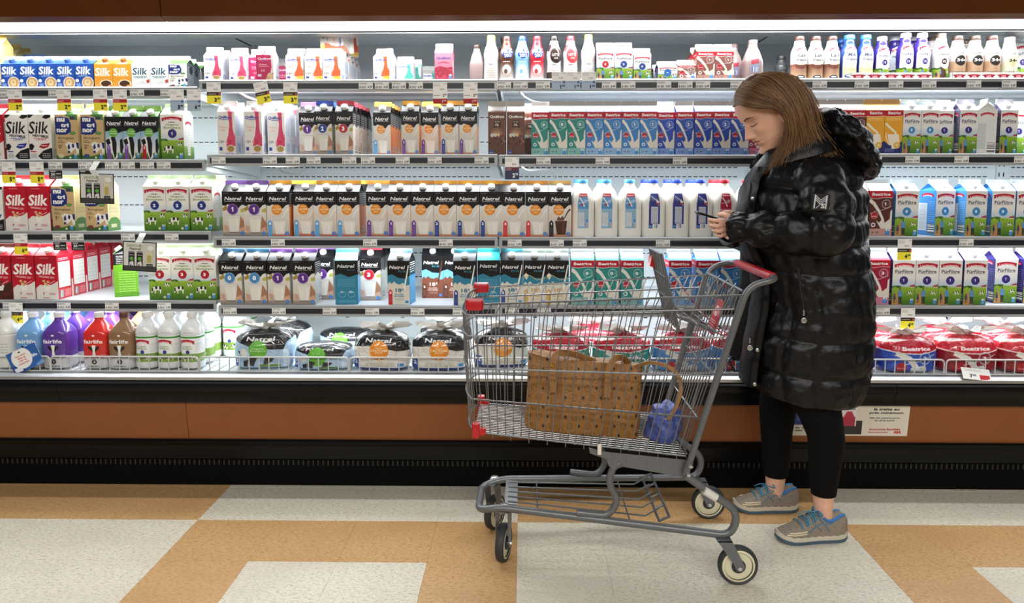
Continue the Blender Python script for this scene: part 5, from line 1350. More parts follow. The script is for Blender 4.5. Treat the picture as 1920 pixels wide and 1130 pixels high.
# ================================================================== price tickets and hanging signs
def art_ticket(price):
    c = Cv('#e6e7e4', 64, 34); c.lines(.05, .62, .6, .92, 2, '#55595c', .7, .4); c.bars(.06, .12, .5, .42, '#3a3a3a', 16); c.text(price, .78, .3, .3, .3, '#2a2a2c', .02); return c
TK = [to_mat('print_ticket', art_ticket(p).out(), .6) for p in ('4.79', '3.69', '2.99', '6.49')]
def tk_mesh(i):
    b = MB(); w, h = .029, .0145
    b.quad([(-w, 0, -h), (w, 0, -h), (w, 0, h), (-w, 0, h)], 0, [(0, 0), (1, 0), (1, 1), (0, 1)])
    b.box(-w, w, .0001, .0008, -h, h, 0)
    return b.mesh('price_ticket', TK[i])
TKM = [tk_mesh(i) for i in range(4)]
TICKS = {('left', 0): [257, 314, 12, 104], ('left', 1): [13, 68, 104, 160, 210, 240, 276, 307], ('left', 2): [38, 112, 144, 240, 322], ('left', 3): [18, 120, 210, 308],
         ('mid', 0): [686, 716, 748, 780], ('mid', 1): [410, 506, 549, 588, 655, 690, 755, 815, 903], ('mid', 2): [429, 521, 694, 836], ('mid', 3): [431, 523, 618, 698, 783, 862],
         ('right', 0): [945, 976, 1018, 1142, 1178, 1245, 1285, 1318, 1383], ('right', 1): [1019, 1130, 1275], ('right', 2): [965, 1044, 1087, 1243], ('right', 3): [960, 1020, 1270],
         ('far', 0): [1537, 1616, 1680, 1742, 1826, 1892], ('far', 1): [1640, 1711, 1803, 1915], ('far', 2): [1616, 1812], ('far', 3): [1655]}
for (mod, row), us in TICKS.items():
    sh = SHELF[mod, row]
    for k, u in enumerate(us):
        p = at(u, ROWV[mod][row] + 12, Y_LIP)
        o = link('price_ticket', TKM[(k + row) % 4], sh, Vector((p.x, Y_LIP - .0005, SHZ[mod, row] - .0225)) - sh.location)
def sign_obj(name, art, W, H, w, h, pos, label, cat, roll=0.0, yaw=0.0, pitch=0.0, group=None, top=True, thick=.0012):
    c = Cv('#e9e9e6', W, H); art(c)
    m = to_mat('print_sign', c.out(), .5)
    b = MB()
    b.quad([(-w / 2, 0, -h), (w / 2, 0, -h), (w / 2, 0, 0), (-w / 2, 0, 0)], 0, [(0, 0), (1, 0), (1, 1), (0, 1)])
    b.quad([(w / 2, thick, -h), (-w / 2, thick, -h), (-w / 2, thick, 0), (w / 2, thick, 0)], 1)
    for q in ([(-w / 2, 0, 0), (w / 2, 0, 0), (w / 2, thick, 0), (-w / 2, thick, 0)], [(-w / 2, 0, -h), (-w / 2, thick, -h), (w / 2, thick, -h), (w / 2, 0, -h)], [(w / 2, 0, -h), (w / 2, thick, -h), (w / 2, thick, 0), (w / 2, 0, 0)], [(-w / 2, 0, -h), (-w / 2, 0, 0), (-w / 2, thick, 0), (-w / 2, thick, -h)]): b.quad(q, 1)
    o = b.build(name, [m, M_CARD], None, None, pos); o.rotation_euler = (pitch, roll, yaw)
    tag(o, label, cat, group)
    return o
def a_promo(price, cents, band, ycol='#fff03c', kind='y'):
    def f(c):
        c.rect(0, 0, 1, 1, '#f4f4f0'); c.lines(.06, .78, .5, .95, 3, '#7a7a7a', .6, .35); c.text('2.79', .86, .92, .18, .05, '#555555', .01); c.bars(.5, .64, .8, .70, '#555555', 14)
        if kind == 'y':
            c.rect(0, .36, 1, .54, band); c.lines(.05, .39, .45, .51, 2, '#f2d9d2' if band != '#151515' else '#c9c9c9', .8, .5); c.rect(0, 0, 1, .38, ycol); c.rect(.02, .38, .98, .52, band) if band == '#151515' else None
            if band == '#151515': c.circ(.9, .45, .09, '#c9543a'); c.lines(.06, .41, .7, .49, 1, '#e6c9a0', .8, .6)
            k = '#1a1a18'
        elif kind == 'b': c.rect(0, 0, 1, .5, '#a9bdd2'); c.circ(.86, .44, .09, '#3a5a9a'); c.lines(.05, .4, .7, .48, 1, '#6a82a8', .8); k = '#1a1a2a'
        else:
            c.rect(0, 0, 1, .24, '#a8141f'); c.lines(.05, .36, .5, .42, 1, '#444444', .8); c.text('2', .75, .39, .1, .13, '#222222', .04); c.text('79', .88, .42, .14, .07, '#222222', .03); k = '#f6eeee'
            c.text(price, .66, .115, .1, .13, k, .06); c.text(cents, .82, .14, .2, .08, k, .04); return
        c.text(price, .62, .18, .17, .2, k, .06); c.text(cents, .83, .225, .2, .11, k, .04)
    return f
def promo(mod, row, u, price, cents, band='#b3202a', kind='y', roll=0.0, w=.058, h=.087, where='', dv=4):
    p = at(u, ROWV[mod][row] + dv, Y_LIP - .006)
    colname = {'y': 'yellow', 'b': 'pale blue', 'r': 'white and red'}[kind]
    return sign_obj('price_sign', a_promo(price, cents, band, kind=kind), 60, 92, w, h, (p.x, Y_LIP - .006, p.z), '%s hanging price sign marked %s %s, %s' % (colname, price, cents, where), 'price sign', roll, group='hanging price signs')
promo('left', 0, 27, '2', '99', where='below the leftmost blue creamers'); promo('left', 0, 119, '2', '99', where='below the fourth blue creamer'); promo('left', 0, 187, '2', '99', where='below the first orange creamer'); promo('left', 0, 224, '2', '99', where='below the second orange creamer')
promo('left', 0, 331, '3', '99', kind='b', where='below the organic cream'); promo('left', 0, 363, '6', '49', kind='b', where='at the left section end')
promo('left', 1, 15, '5', '99', where='above the first red soy carton'); promo('left', 1, 68, '5', '99', where='above the second red soy carton'); promo('left', 2, 38, '4', '69', where='above the left soy cartons on the fourth shelf')
promo('mid', 0, 400, '3', '79', '#151515', where='below the first coffee cream'); promo('mid', 0, 487, '3', '79', '#151515', roll=radians(12) * -1, where='hanging crooked below the pink cream'); promo('mid', 0, 544, '3', '79', '#151515', where='below the cooking cream')
promo('mid', 0, 825, '1', '79', kind='r', where='below the strawberry milk'); promo('mid', 0, 882, '1', '79', kind='r', where='below the brown bottle')
promo('far', 2, 1697, '4', '59', '#151515', where='above the purple badge farm cartons'); promo('far', 3, 1703, '4', '59', '#151515', where='above the blue milk bag'); promo('left', 3, 29, '4', '69', '#151515', where='above the plain white bottles')
for u, wh in ((1048, 'black cap'), (1075, 'coral'), (1104, 'yellow cap')):
    p = at(u, 135, Y_LIP - .004)
    sign_obj('price_sign', a_promo('1', '99', '', kind='b'), 60, 76, .058, .072, (p.x, Y_LIP - .006, p.z), 'pale blue price card marked 1 99 in front of the %s bottle' % wh, 'price sign', group='hanging price signs')
def a_point(c):
    c.rect(0, 0, 1, 1, '#151517'); c.text('50', .3, .55, .3, .34, '#f0f0ee', .04); c.lines(.52, .5, .9, .7, 1, '#e0e0de', .9, .8); c.lines(.1, .1, .9, .35, 2, '#cfcfcd', .8, .5); c.rect(.1, .84, .5, .92, '#d9d9d9')
for mod, row, u, wh in (('left', 1, 104, 'above the first kraft carton'), ('left', 1, 160, 'above the second kraft carton'), ('left', 2, 112, 'above the fourth shelf soy cartons'), ('left', 2, 146, 'second along above the soy cartons')):
    p = at(u, ROWV[mod][row] + 20, Y_LIP - .006)
    sign_obj('points_sign', a_point, 60, 40, .056, .034, (p.x, Y_LIP - .006, p.z), 'small black bonus points sign reading 50, ' + wh, 'price sign', group='hanging price signs')
def a_qprice(c):
    a_promo('2', '79', '#5a2a3a', '#2a2f5a')(c); c.rect(0, 0, 1, .38, '#33365a'); c.text('2', .62, .18, .17, .2, '#ffffff', .05); c.text('79', .83, .225, .2, .11, '#ffffff', .03)
p = at(960, 294, Y_LIP - .006); sign_obj('price_sign', a_qprice, 60, 92, .058, .092, (p.x, Y_LIP - .006, p.z), 'white and navy hanging price sign below the chocolate milk cartons', 'price sign', group='hanging price signs')
def a_savour(c):
    c.rect(0, 0, 1, 1, '#17171a'); c.rect(.03, .03, .97, .97, '#dcdad3'); c.rect(.5, .03, .97, .97, '#cdcabf'); c.text('SAVOUR', .34, .86, .44, .09, '#6f7f4f', .012); c.text('Natrel', .36, .755, .32, .09, '#3a3a38', .012, .2)
    for x in (.26, .5): c.rect(x - .09, .12, x + .09, .62, '#17171a'); c.rect(x - .09, .62, x + .09, .68, '#8a8a86'); c.text('Natrel', x, .55, .14, .05, '#eeeeee', .02); c.circ(x, .42, .06, '#5f9f3f'); c.poly([(x - .08, .12), (x + .08, .12), (x + .05, .35), (x - .06, .3)], '#d9d9d6'); c.poly([(x - .07, .14), (x, .14), (x - .01, .26)], '#5a3f86' if x < .4 else '#7a2030')
    c.rect(.72, .3, .84, .66, '#b9a860'); c.rect(.72, .55, .84, .68, '#d9cfa0'); c.ell(.82, .8, .1, .08, '#e9e6dc'); c.rect(.03, .03, .97, .18, '#3f3f3c'); c.rect(.7, .12, .88, .26, '#1a1a1a'); c.lines(.72, .14, .86, .24, 2, '#dddddd', .8)
def savour(mod, row, u, v, us, lab, roll):
    p = at(u, v, Y_LIP - .03)
    o = sign_obj('shelf_sign', a_savour, 100, 88, .143, .124, (p.x, Y_LIP - .03, p.z), lab, 'sign', roll)
    q = at(us, ROWV[mod][row] + 3, Y_LIP)
    b = MB(); pts = [(q.x, Y_LIP - .001, q.z), (q.x + .004, Y_LIP - .02, q.z - .012), (q.x - .004, Y_LIP - .033, q.z - .035), (p.x, Y_LIP - .032, p.z - .01)]
    for (a0, a1) in zip(pts, pts[1:]):
        a0, a1 = Vector(a0), Vector(a1); d_ = Vector((.0135, 0, 0))
        b.obox((a0 + a1) / 2, d_, (a1 - a0) / 2 * 1.03, (0, .0006, .0003))
    s_ = b.build('sign_strip', mat('strip_white', '#dededa', .3), o); s_.matrix_parent_inverse = (Matrix.Translation(o.location) @ o.rotation_euler.to_matrix().to_4x4()).inverted()
savour('left', 1, 181, 325, 182, 'square promotional shelf sign hanging over the second kraft carton', radians(1.5))
savour('left', 2, 262, 453, 268, 'square promotional shelf sign hanging beside the sideways green carton', radians(3))
# round promotional flag at the lower left, on the guard
def a_flag(c):
    c.rect(0, 0, 1, 1, '#2f5fa8'); c.poly([(0, 0), (.4, 0), (.3, .3), (0, .4)], '#24488a'); c.rect(.05, .05, .3, .25, '#dfe4ea'); c.text('fairlife', .74, .5, .36, .14, '#eef2f6', .03); c.circ(.42, .58, .33, '#e9e9e6'); c.text('lait ultra', .42, .72, .34, .08, '#c93a3a', .015); c.text('filtré', .42, .6, .26, .08, '#c93a3a', .015); c.text('100 %', .42, .48, .26, .08, '#c93a3a', .015); c.text('canadien', .42, .36, .36, .08, '#c93a3a', .015); c.poly([(.38, .84), (.46, .84), (.44, .9), (.4, .9)], '#222222'); c.poly([(.75, .1), (1, .2), (1, 0), (.75, 0)], '#6a9ad0')
p = at(38, 655, 2.985)
sign_obj('shelf_flag', a_flag, 110, 76, .135, .092, (p.x + .0, 2.982, p.z + .004), 'blue promotional flag with round white badge on the wire guard', 'sign', roll=radians(-24))
p = at(1832, 693, 2.975)
def a_fallen(c):
    c.rect(0, 0, 1, 1, '#e6e6e2'); c.text('7', .3, .3, .1, .3, '#222222', .04); c.text('99', .42, .36, .12, .2, '#222222', .03); c.rect(.6, .05, .95, .45, '#b8242c'); c.lines(.1, .7, .7, .9, 2, '#888888', .6)
sign_obj('price_sign', a_fallen, 90, 50, .115, .05, (p.x, 2.99, p.z + .002), 'fallen white price card lying over the red bags guard', 'price sign', yaw=0, pitch=radians(-38), roll=radians(6))
# poster on the brown panel behind the shopper
def a_poster(c):
    c.rect(0, 0, 1, 1, '#d9d3c4')
    c.rect(0, .0, .60, .36, '#d2ccbd'); c.rect(.0, .36, .34, 1, '#2f3f86'); c.rect(.03, .5, .3, .95, '#4a66b4'); c.circ(.2, .52, .045, '#dfe6f2'); c.stroke([(.06, .92), (.16, .7), (.24, .5)], .04, '#e6e6e0'); c.rect(.05, .86, .28, .95, '#b3142a')
    c.lines(.02, .12, .32, .3, 2, '#3a3a3a', .8, .4); c.rect(.355, .2, .40, .95, '#4fa096'); c.lines(.345, .7, .4, .9, 2, '#e0e0e0', .7)
    c.rect(.42, .05, .60, .5, '#2f2d2b'); c.rect(.415, .32, .545, .97, '#e3dddb'); c.rect(.425, .32, .535, .62, '#a8324a'); c.poly([(.46, .8), (.5, .8), (.53, .6), (.43, .6)], '#b8384f'); c.text('Québon', .48, .88, .10, .09, '#3a4a9a', .03)
    c.text('la traite au', .80, .88, .22, .085, '#1b1b1b', .03, .25); c.text('prix minimum', .80, .75, .29, .085, '#1b1b1b', .03, .25); c.text('Milk this minimum price', .79, .585, .26, .05, '#222222', .02, .25); c.text('for all its worth', .79, .51, .17, .05, '#222222', .02, .25)
    c.text('économie familiale', .80, .22, .27, .065, '#a8222a', .03); c.text('home economics', .745, .125, .17, .05, '#a8222a', .03); c.text('IGA', .915, .125, .06, .085, '#c01c24', .06, .25)
pa, pb_ = at(1490, 760, yb0 - .001), at(1707, 760, yb0 - .001)
W_ = pb_.x - pa.x
tilt = atan2(yb1 - yb0, z_b0 - z_p0)
sign_obj('poster', a_poster, 430, 128, W_, .134, ((pa.x + pb_.x) / 2, yb0 + .0005 - .0025, z_b0 - .004), 'long paper poster about minimum milk price on the brown panel', 'poster', pitch=tilt)
# ================================================================== shopping cart
M_CHR = mat('cart_zinc_wire', '#7d7f81', .3, .7)
M_FRAME = mat('cart_grey_paint', '#66686a', .38, .35, vary=.08, scale=120)
M_RED = mat('cart_red_plastic', '#b3141f', .32, coat=.2)
M_TYRE = mat('caster_tyre', '#2a2b2d', .6)
M_HUB = mat('caster_cream', '#cfc8a8', .45)
M_BOLT = mat('bolt_steel', '#c9cbcc', .25, .9)
YC = 2.53
cart = empty('shopping_cart', (0.36, YC, 0)); tag(cart, 'grey wire shopping cart with red handle and red corner bumpers', 'shopping cart')
CINV = Matrix.Translation(-cart.location)
def kpart(name, b, m, smooth=None, stuff=False, parent=None, label=None):
    o = b.build(name, m, parent or cart, smooth)
    o.matrix_parent_inverse = CINV
    if stuff: o['kind'] = 'stuff'
    if label: o['label'] = label
    return o
def ynear(u): return interp(u, [880, 1400], [2.345, 2.29])
def NP(u, v, Y=None): return at(u, v, Y if Y is not None else ynear(u))
def mir(p): return Vector((p[0], 2 * YC - p[1], p[2]))
LEV = [((884, 571), (1391, 553)), ((876, 591), (1377, 580)), ((877, 631), (1357, 634)), ((880, 693), (1335, 707)), ((884, 752), (1313, 787)), ((889, 815), (1290, 861))]
LV = [(NP(*a), NP(*b)) for a, b in LEV]
# keep every level straight and the lower ones a little narrower
def inset(p, k): return Vector((p[0], p[1] + k, p[2]))
LV = [(inset(a, .006 * i), inset(b, .006 * i)) for i, (a, b) in enumerate(LV)]
for nm, f in (('basket_side', lambda p: p), ('basket_side', mir)):
    b = MB()
    for i, (fr, re) in enumerate(LV):
        b.tube([f(fr), f(re)], .0036 if i in (0, 5) else .0032, 6)
    n = 27
    for k in range(1, n):
        t = k / n
        b.tube([f(a.lerp(c, t) + Vector((0, .003, 0))) for a, c in LV], .0019, 5)
    kpart(nm, b, M_CHR, 60, True)
b = MB()
def bow(fr, t): return fr.lerp(mir(fr), t) + Vector((-.030 * (1 - (2 * t - 1) ** 2), 0, 0))
for i, (fr, re) in enumerate(LV): b.tube([bow(fr, t / 10) for t in range(11)], .0034, 6)
for k in range(0, 12):
    t = k / 11
    b.tube([bow(fr, t) + Vector((.003, 0, 0)) for fr, re in LV], .0017, 5)
kpart('basket_front', b, M_CHR, 60, True)
b = MB()
f0, r0 = LV[5]
for k in range(0, 20):
    t = k / 19
    b.tube([f0.lerp(mir(f0), t), r0.lerp(mir(r0), t)], .0019, 5)
for k in range(0, 24):
    p = f0.lerp(r0, k / 23) - Vector((0, 0, .004))
    b.tube([p, mir(p)], .0023, 5)
    if k % 2 == 0: b.tube([p, p + Vector((0, -.002, -.012))], .002, 5)
kpart('basket_floor', b, M_CHR, 60, True)
# rear posts, handle
P0, P1, P2 = NP(1284, 893), NP(1403, 535), NP(1459, 523, 2.285)
hp = fillet([P0, P1, P2], .05, 7)
hp2 = fillet([P2, mir(P2)], .01)
b = MB()
path = fillet([P0, P1, P2, mir(P2), mir(P1), mir(P0)], .045, 7)
b.tube(path, .0105, 12)
kpart('handle_frame', b, M_FRAME, 60)
b = MB()
q0, q1 = P2.lerp(mir(P2), .10), P2.lerp(mir(P2), .90)
b.tube([q0, q0.lerp(q1, .02), q1.lerp(q0, .02), q1], [.0135, .0148, .0148, .0135], 16)
kpart('handle_grip', b, M_RED, 50, label='red plastic grip of the cart handle')
for f in ((lambda p: p), mir):
    b = MB(); a_, c_ = NP(1290, 866), NP(1392, 552)
    b.tube([f(a_), f(c_)], .006, 8); kpart('post_rail', b, M_CHR, 60)
# rear gate
b = MB()
gt, gb = P1 + Vector((-.012, .014, -.02)), LV[5][1] + Vector((.006, .02, 0))
b.tube([gt, mir(gt)], .005, 8)
b.tube([gb, mir(gb)], .0035, 6)
gm = gt.lerp(gb, .5); b.tube([gm, mir(gm)], .003, 6); gm = gt.lerp(gb, .25); b.tube([gm, mir(gm)], .003, 6); gm = gt.lerp(gb, .78); b.tube([gm, mir(gm)], .003, 6)
for k in range(1, 13):
    t = k / 13
    b.tube([gt.lerp(mir(gt), t), gb.lerp(mir(gb), t)], .0022, 5)
kpart('rear_gate', b, M_CHR, 60, True)
for t in (.2, .42, .64):                                     # hooks over the top bar
    b = MB(); p = gt.lerp(mir(gt), t); d = (gb - gt).normalized()
    b.tube([p + d * .10 + Vector((-.014, 0, 0)), p + d * .02 + Vector((-.014, 0, 0)), p - d * .012, p + d * .02 + Vector((.012, 0, 0)), p + d * .08 + Vector((.012, 0, 0))], .0035, 6)
    kpart('gate_hook', b, M_CHR, 60)
# folding child seat
st_n, sb_n = at(1240, 477, 2.42), at(1273, 622, 2.42)
st_f, sb_f = mir(st_n), mir(sb_n)
b = MB()
b.tube([sb_n, st_n, st_f, sb_f], .005, 8)
for k in range(1, 6):
    t = k / 6; b.tube([st_n.lerp(st_f, t), sb_n.lerp(sb_f, t)], .0026, 6)
for s_ in (.3, .6, .97):
    b.tube([st_n.lerp(sb_n, s_), st_f.lerp(sb_f, s_)], .003, 6)
kpart('seat_back', b, M_FRAME, 60, True)
b = MB()
se_n = gt.lerp(gb, .27) + Vector((-.01, .02, 0))
for k in range(0, 9):
    t = k / 8; b.tube([(sb_n.lerp(sb_f, t)).lerp(st_n.lerp(st_f, t), .2), se_n.lerp(mir(se_n), t)], .0026, 5)
for s_ in (.1, .5, .9):
    p = sb_n.lerp(st_n, .2).lerp(se_n, s_); b.tube([p, mir(p)], .003, 6)
kpart('seat_grid', b, M_CHR, 60, True)
b = MB(); p = st_f.lerp(sb_f, .18); b.obox(p + Vector((.0, 0, 0)), (.012, 0, -.004), (0, .03, 0), (.004, 0, .018)); kpart('seat_clip', b, M_RED)
b = MB()
a_, c_ = at(1262, 517, 2.5), at(1358, 630, 2.42)
m_ = (a_ + c_) / 2 + Vector((.005, 0, -.012)); pts = crom([a_, m_, c_], 6)
for x0, x1 in zip(pts, pts[1:]):
    x0, x1 = Vector(x0), Vector(x1); d_ = (x1 - x0) / 2; b.obox((x0 + x1) / 2, d_ * 1.02, (0, .016, .002), d_.cross(Vector((0, 1, 0))).normalized() * .0012)
kpart('seat_belt', b, mat('belt_red', '#8f1a22', .6))
def a_plaque(c):
    c.rect(0, 0, 1, 1, '#b02a30')
    c.rect(.38, .52, .62, .82, '#e9dcda'); c.circ(.5, .7, .08, '#b02a30'); c.rect(.47, .55, .53, .66, '#b02a30')
    for k in range(6): c.rect(.12, .55 + k * .05, .34, .565 + k * .05, '#e6d0cf'); c.rect(.66, .55 + k * .05, .88, .565 + k * .05, '#e6d0cf')
    c.lines(.15, .14, .85, .42, 4, '#e6cfcf', .8, .45)
cP = Cv('#b02a30', 70, 90); a_plaque(cP); mP = to_mat('print_plaque', cP.out(), .4)
pc = gt.lerp(gb, .20).lerp(mir(gt.lerp(gb, .20)), .34) + Vector((-.012, 0, 0)); dn = (gb - gt).normalized(); nn = dn.cross(Vector((0, 1, 0))).normalized()
b = MB(); hw, hh = Vector((0, .05, 0)), dn * .058
q = [pc + hh - hw, pc + hh + hw, pc - hh + hw, pc - hh - hw]
side = Vector((-.002, 0, 0))
b.quad([p + side for p in (q[1], q[0], q[3], q[2])], 0, [(0, 0), (1, 0), (1, 1), (0, 1)]); b.quad([p - side for p in q], 0, [(0, 0), (1, 0), (1, 1), (0, 1)])
for i in range(4): b.quad([q[i] + side, q[i] - side, q[(i + 1) % 4] - side, q[(i + 1) % 4] + side], 1)
kpart('warning_plaque', b, [mP, M_RED])
# red corner bumpers
def bumperblock(c, sx, sy, sz, name='corner_bumper'):
    b = MB()
    e = .006
    rs = []
    for z, k in ((-sz, .8), (-sz + e, 1), (sz - e, 1), (sz, .8)):
        rs.append([(c[0] + x * (1 if k == 1 else .9), c[1] + y * (1 if k == 1 else .9), c[2] + z) for x, y in sup(sx, sy, 4.5, 20)])
    b.rings(rs); kpart(name, b, M_RED, 50)
for f in ((lambda p: p), mir):
    c = f(LV[0][0]); bumperblock(c + Vector((.010, .0, .001)), .029, .020, .0165)
    c = f(LV[5][0]); bumperblock(c + Vector((.004, .0, .006)), .013, .016, .023); bumperblock(c + Vector((.022, .0, .002)), .014, .012, .011)
# side plates
for f in ((lambda p: p), mir):
    b = MB()
    poly = [(1104, 838), (1128, 846), (1286, 862), (1297, 893), (1290, 900), (1278, 893), (1160, 873), (1150, 880), (1141, 872), (1137, 860), (1106, 849)]
    pts = [NP(u, v, 2.325) for u, v in poly]
    b.rings([[f(p + Vector((0, d, 0))) for p in pts] for d in (-.002, .002)]); kpart('side_plate', b, M_FRAME)
    for u, v in ((1295, 874), (1291, 890)):
        b = MB(); p = f(NP(u, v, 2.28)); sgn = -1 if f(Vector((0, 0, 0)))[1] == 0 else 1
        b.lathe([(-.006, .007), (.004, .007), (.007, .004)] if sgn > 0 else [(.006, .007), (-.004, .007), (-.007, .004)], 10, 0, p, 'y'); kpart('bolt', b, M_BOLT, 40)
b = MB(); p = NP(1124, 843, 2.318); b.box(p.x - .006, p.x + .006, 2.317, 2.319, p.z - .016, p.z + .018); kpart('white_tag', b, mat('tag_white', '#d9d3c2', .5))
# lower frame
Q = [NP(1284, 890, 2.295), NP(1384, 959, 2.295), NP(1372, 1004, 2.295), NP(938, 951, 2.41), NP(897, 956, 2.43)]
Q = [Q[0], Q[1], Q[2], Q[3], Q[4]]
b = MB(); b.tube(fillet(Q + [mir(p) for p in Q[::-1]], .042, 7), .0125, 12); kpart('lower_frame', b, M_FRAME, 60)
for f in ((lambda p: p), mir):
    S = [NP(1081, 960, 2.36), NP(1141, 967, 2.36), NP(1160, 938, 2.355), NP(1140, 903, 2.345), NP(1150, 874, 2.335), NP(1166, 868, 2.33)]
    b = MB(); b.tube([f(p) for p in fillet(S, .04, 6)], .0115, 10); kpart('support_bar', b, M_FRAME, 60)
a_, c_ = NP(1325, 922, 2.284), NP(1336, 929, 2.284)
b = MB(); d_ = (c_ - a_).normalized(); b.tube([a_ - d_ * .01, c_ + d_ * .014], .0131, 12); kpart('barcode_sticker', b, mat('sticker_white', '#cfccc2', .5), 60)
b = MB()
for k in range(5):
    t = .12 + .76 * k / 4
    a0 = NP(952, 945, 2.425); a0 = a0.lerp(mir(a0), t); c0 = NP(1214, 977, 2.36); c0 = c0.lerp(mir(c0), t); e0 = NP(1240, 962, 2.36); e0 = e0.lerp(mir(e0), t)
    b.tube([a0, c0, e0], .003, 6)
for u, v, Y in ((1008, 953, 2.415), (1180, 973, 2.365)):
    p = NP(u, v, Y); b.tube([p, mir(p)], .003, 6)
for u, v, Y in ((1236, 976, 2.352), (1255, 968, 2.352)):
    p = NP(u, v, Y); b.tube([p, mir(p)], .0048, 6)
for t in (0, .25, .5, .75, 1):
    p, q_ = NP(1236, 976, 2.352), NP(1255, 968, 2.352); b.tube([p.lerp(mir(p), t), q_.lerp(mir(q_), t)], .0042, 6)
kpart('lower_rack', b, M_FRAME, 60, True)
p, q_ = NP(946, 944, 2.43), NP(970, 946, 2.43)
b = MB(); b.quad([p, q_, mir(q_), mir(p)]); b.quad([x - Vector((0, 0, .003)) for x in (mir(p), mir(q_), q_, p)]); kpart('front_bracket', b, mat('zinc_plate', '#8d9092', .35, .6))
# casters
def caster(name, X, Y, yaw, fork_top, side):
    r = .0635
    e = empty(name, (X, Y, 0)); e.rotation_euler.z = yaw; e.parent = cart; e.matrix_parent_inverse = CINV
    def part(nm, b, m, s=50):
        o = b.build(nm, m, e, s); return o
    b = MB(); w = .015
    b.lathe([(-w * .6, .045), (-w * .75, .052), (-w, .057), (-w * .8, .0615), (-w * .3, r), (w * .3, r), (w * .8, .0615), (w, .057), (w * .75, .052), (w * .6, .045)], 40, 0, (0, 0, r), 'y', cap0=False, cap1=False); part('tyre', b, M_TYRE)
    b = MB(); b.lathe([(-w * .9, .046), (-w * .9, .050), (-w * .75, .053), (w * .75, .053), (w * .9, .050), (w * .9, .046)], 40, 0, (0, 0, r), 'y', cap0=False, cap1=False); b.lathe([(-w * .62, .022), (-w * .5, .047), (w * .5, .047), (w * .62, .022)], 40, 0, (0, 0, r), 'y'); part('hub', b, M_HUB)
    b = MB(); b.lathe([(-w * 1.1, .017), (-w * .9, .022), (w * .9, .022), (w * 1.1, .017)], 24, 0, (0, 0, r), 'y'); part('hub_cap', b, M_TYRE)
    b = MB(); b.lathe([(-.030, .006), (-.027, .008), (.027, .008), (.030, .006)], 10, 0, (0, 0, r), 'y'); part('axle', b, M_BOLT)
    b = MB()
    dx = fork_top[0]
    for s_ in (-1, 1):
        pts = [(dx - .026, fork_top[1]), (dx + .020, fork_top[1]), (.017, r + .004), (.010, r - .012), (-.008, r - .012), (-.018, r + .012)]
        b.rings([[(x, s_ * .0215 + d, z) for x, z in pts] for d in (-.0013, .0013)])
    b.box(dx - .026, dx + .020, -.0228, .0228, fork_top[1] - .003, fork_top[1]); part('fork', b, M_FRAME, None)
    return e
zfr = Q[2].z
caster('caster', at(1383, 1060, 2.29).x, 2.29, 0, (-.045, zfr - .006), 1)
caster('caster', at(1328, 932, 2.755).x, 2.755, 0, (-.03, zfr - .006), 1)
caster('caster', -.066, 2.425, radians(76), (.0, Q[3].z - .012), 1)
caster('caster', -.105, 2.66, radians(64), (-.02, Q[3].z - .012), 1)
for X, Y in ((-.066, 2.425), (-.105, 2.66)):
    b = MB(); b.lathe([(0, .022), (.012, .02), (.02, .012)], 16, 0, (X, Y, Q[3].z - .014)); kpart('swivel', b, M_BOLT, 50)

# ================================================================== tote in the cart
def a_tote(c):
    c.rect(0, 0, 1, 1, '#8f622b')
    r = random.Random(9)
    for i in range(13):
        for j in range(9):
            x, y = (i + .5) / 13 + (.5 / 13 if j % 2 else 0), (j + .5) / 9
            if (i + j) % 2 == 0:
                s_ = .0125; c.poly([(x, y + s_ * c.asp * 1.3), (x + s_, y), (x, y - s_ * c.asp * 1.3), (x - s_, y)], '#2f1e0e')
            else:
                c.ring(x, y, .026, '#63411b', .005); c.stroke([(x - .012, y - .02), (x - .004, y + .02), (x + .004, y - .015), (x + .012, y + .02)], .004, '#63411b')
    for x in (.22, .66): c.rect(x, 0, x + .095, 1, '#835826'); c.rect(x, 0, x + .004, 1, '#5f3f1c'); c.rect(x + .091, 0, x + .095, 1, '#5f3f1c')
cT = Cv('#8f622b', 300, 190); a_tote(cT); mT = to_mat('print_tote', cT.out(), .5, bump=.35)
M_LEA = mat('tote_leather', '#946a3a', .5, vary=.1, scale=30, bump=.2)
fl_z = lambda x: interp(x, [LV[5][0].x, LV[5][1].x], [LV[5][0].z, LV[5][1].z]) + .003
tl, tr = at(992, 672, 2.42), at(1212, 698, 2.42)
bl, br = at(985, 806, 2.42), at(1203, 836, 2.42)
tote = None
b = MB(); n = 30; L = 12
rs = []
for i in range(L + 1):
    t = i / L
    xl, xr = bl.x + (tl.x - bl.x) * t, br.x + (tr.x - br.x) * t
    zl, zr = fl_z(bl.x) + (tl.z - fl_z(bl.x)) * t, fl_z(br.x) + (tr.z - fl_z(br.x)) * t
    ring = []
    dep = .075 * (1 - .55 * t ** 2)
    for x, y in sup(1, 1, 5, n * 2):
        X = (xl + xr) / 2 + x * (xr - xl) / 2
        Y = 2.425 + .085 + y * dep + .006 * mnoise.noise(Vector((X * 9, t * 3, y)))
        Z = zl + (zr - zl) * (x + 1) / 2 + (.012 * mnoise.noise(Vector((X * 12, 3, y * .6))) if i == L else 0)
        ring.append((X + .004 * mnoise.noise(Vector((t * 5, y, 7))), Y, Z))
    rs.append(ring)
xa, xb2, za, zb2 = bl.x, br.x, fl_z(br.x), tl.z
b.rings(rs, uvf=lambda p: ((p[0] - xa) / (xb2 - xa), (p[2] - za) / (zb2 - za)))
tote = b.build('tote_bag', [mT], None, 70); tag(tote, 'brown monogrammed leather tote bag standing in the cart', 'bag')
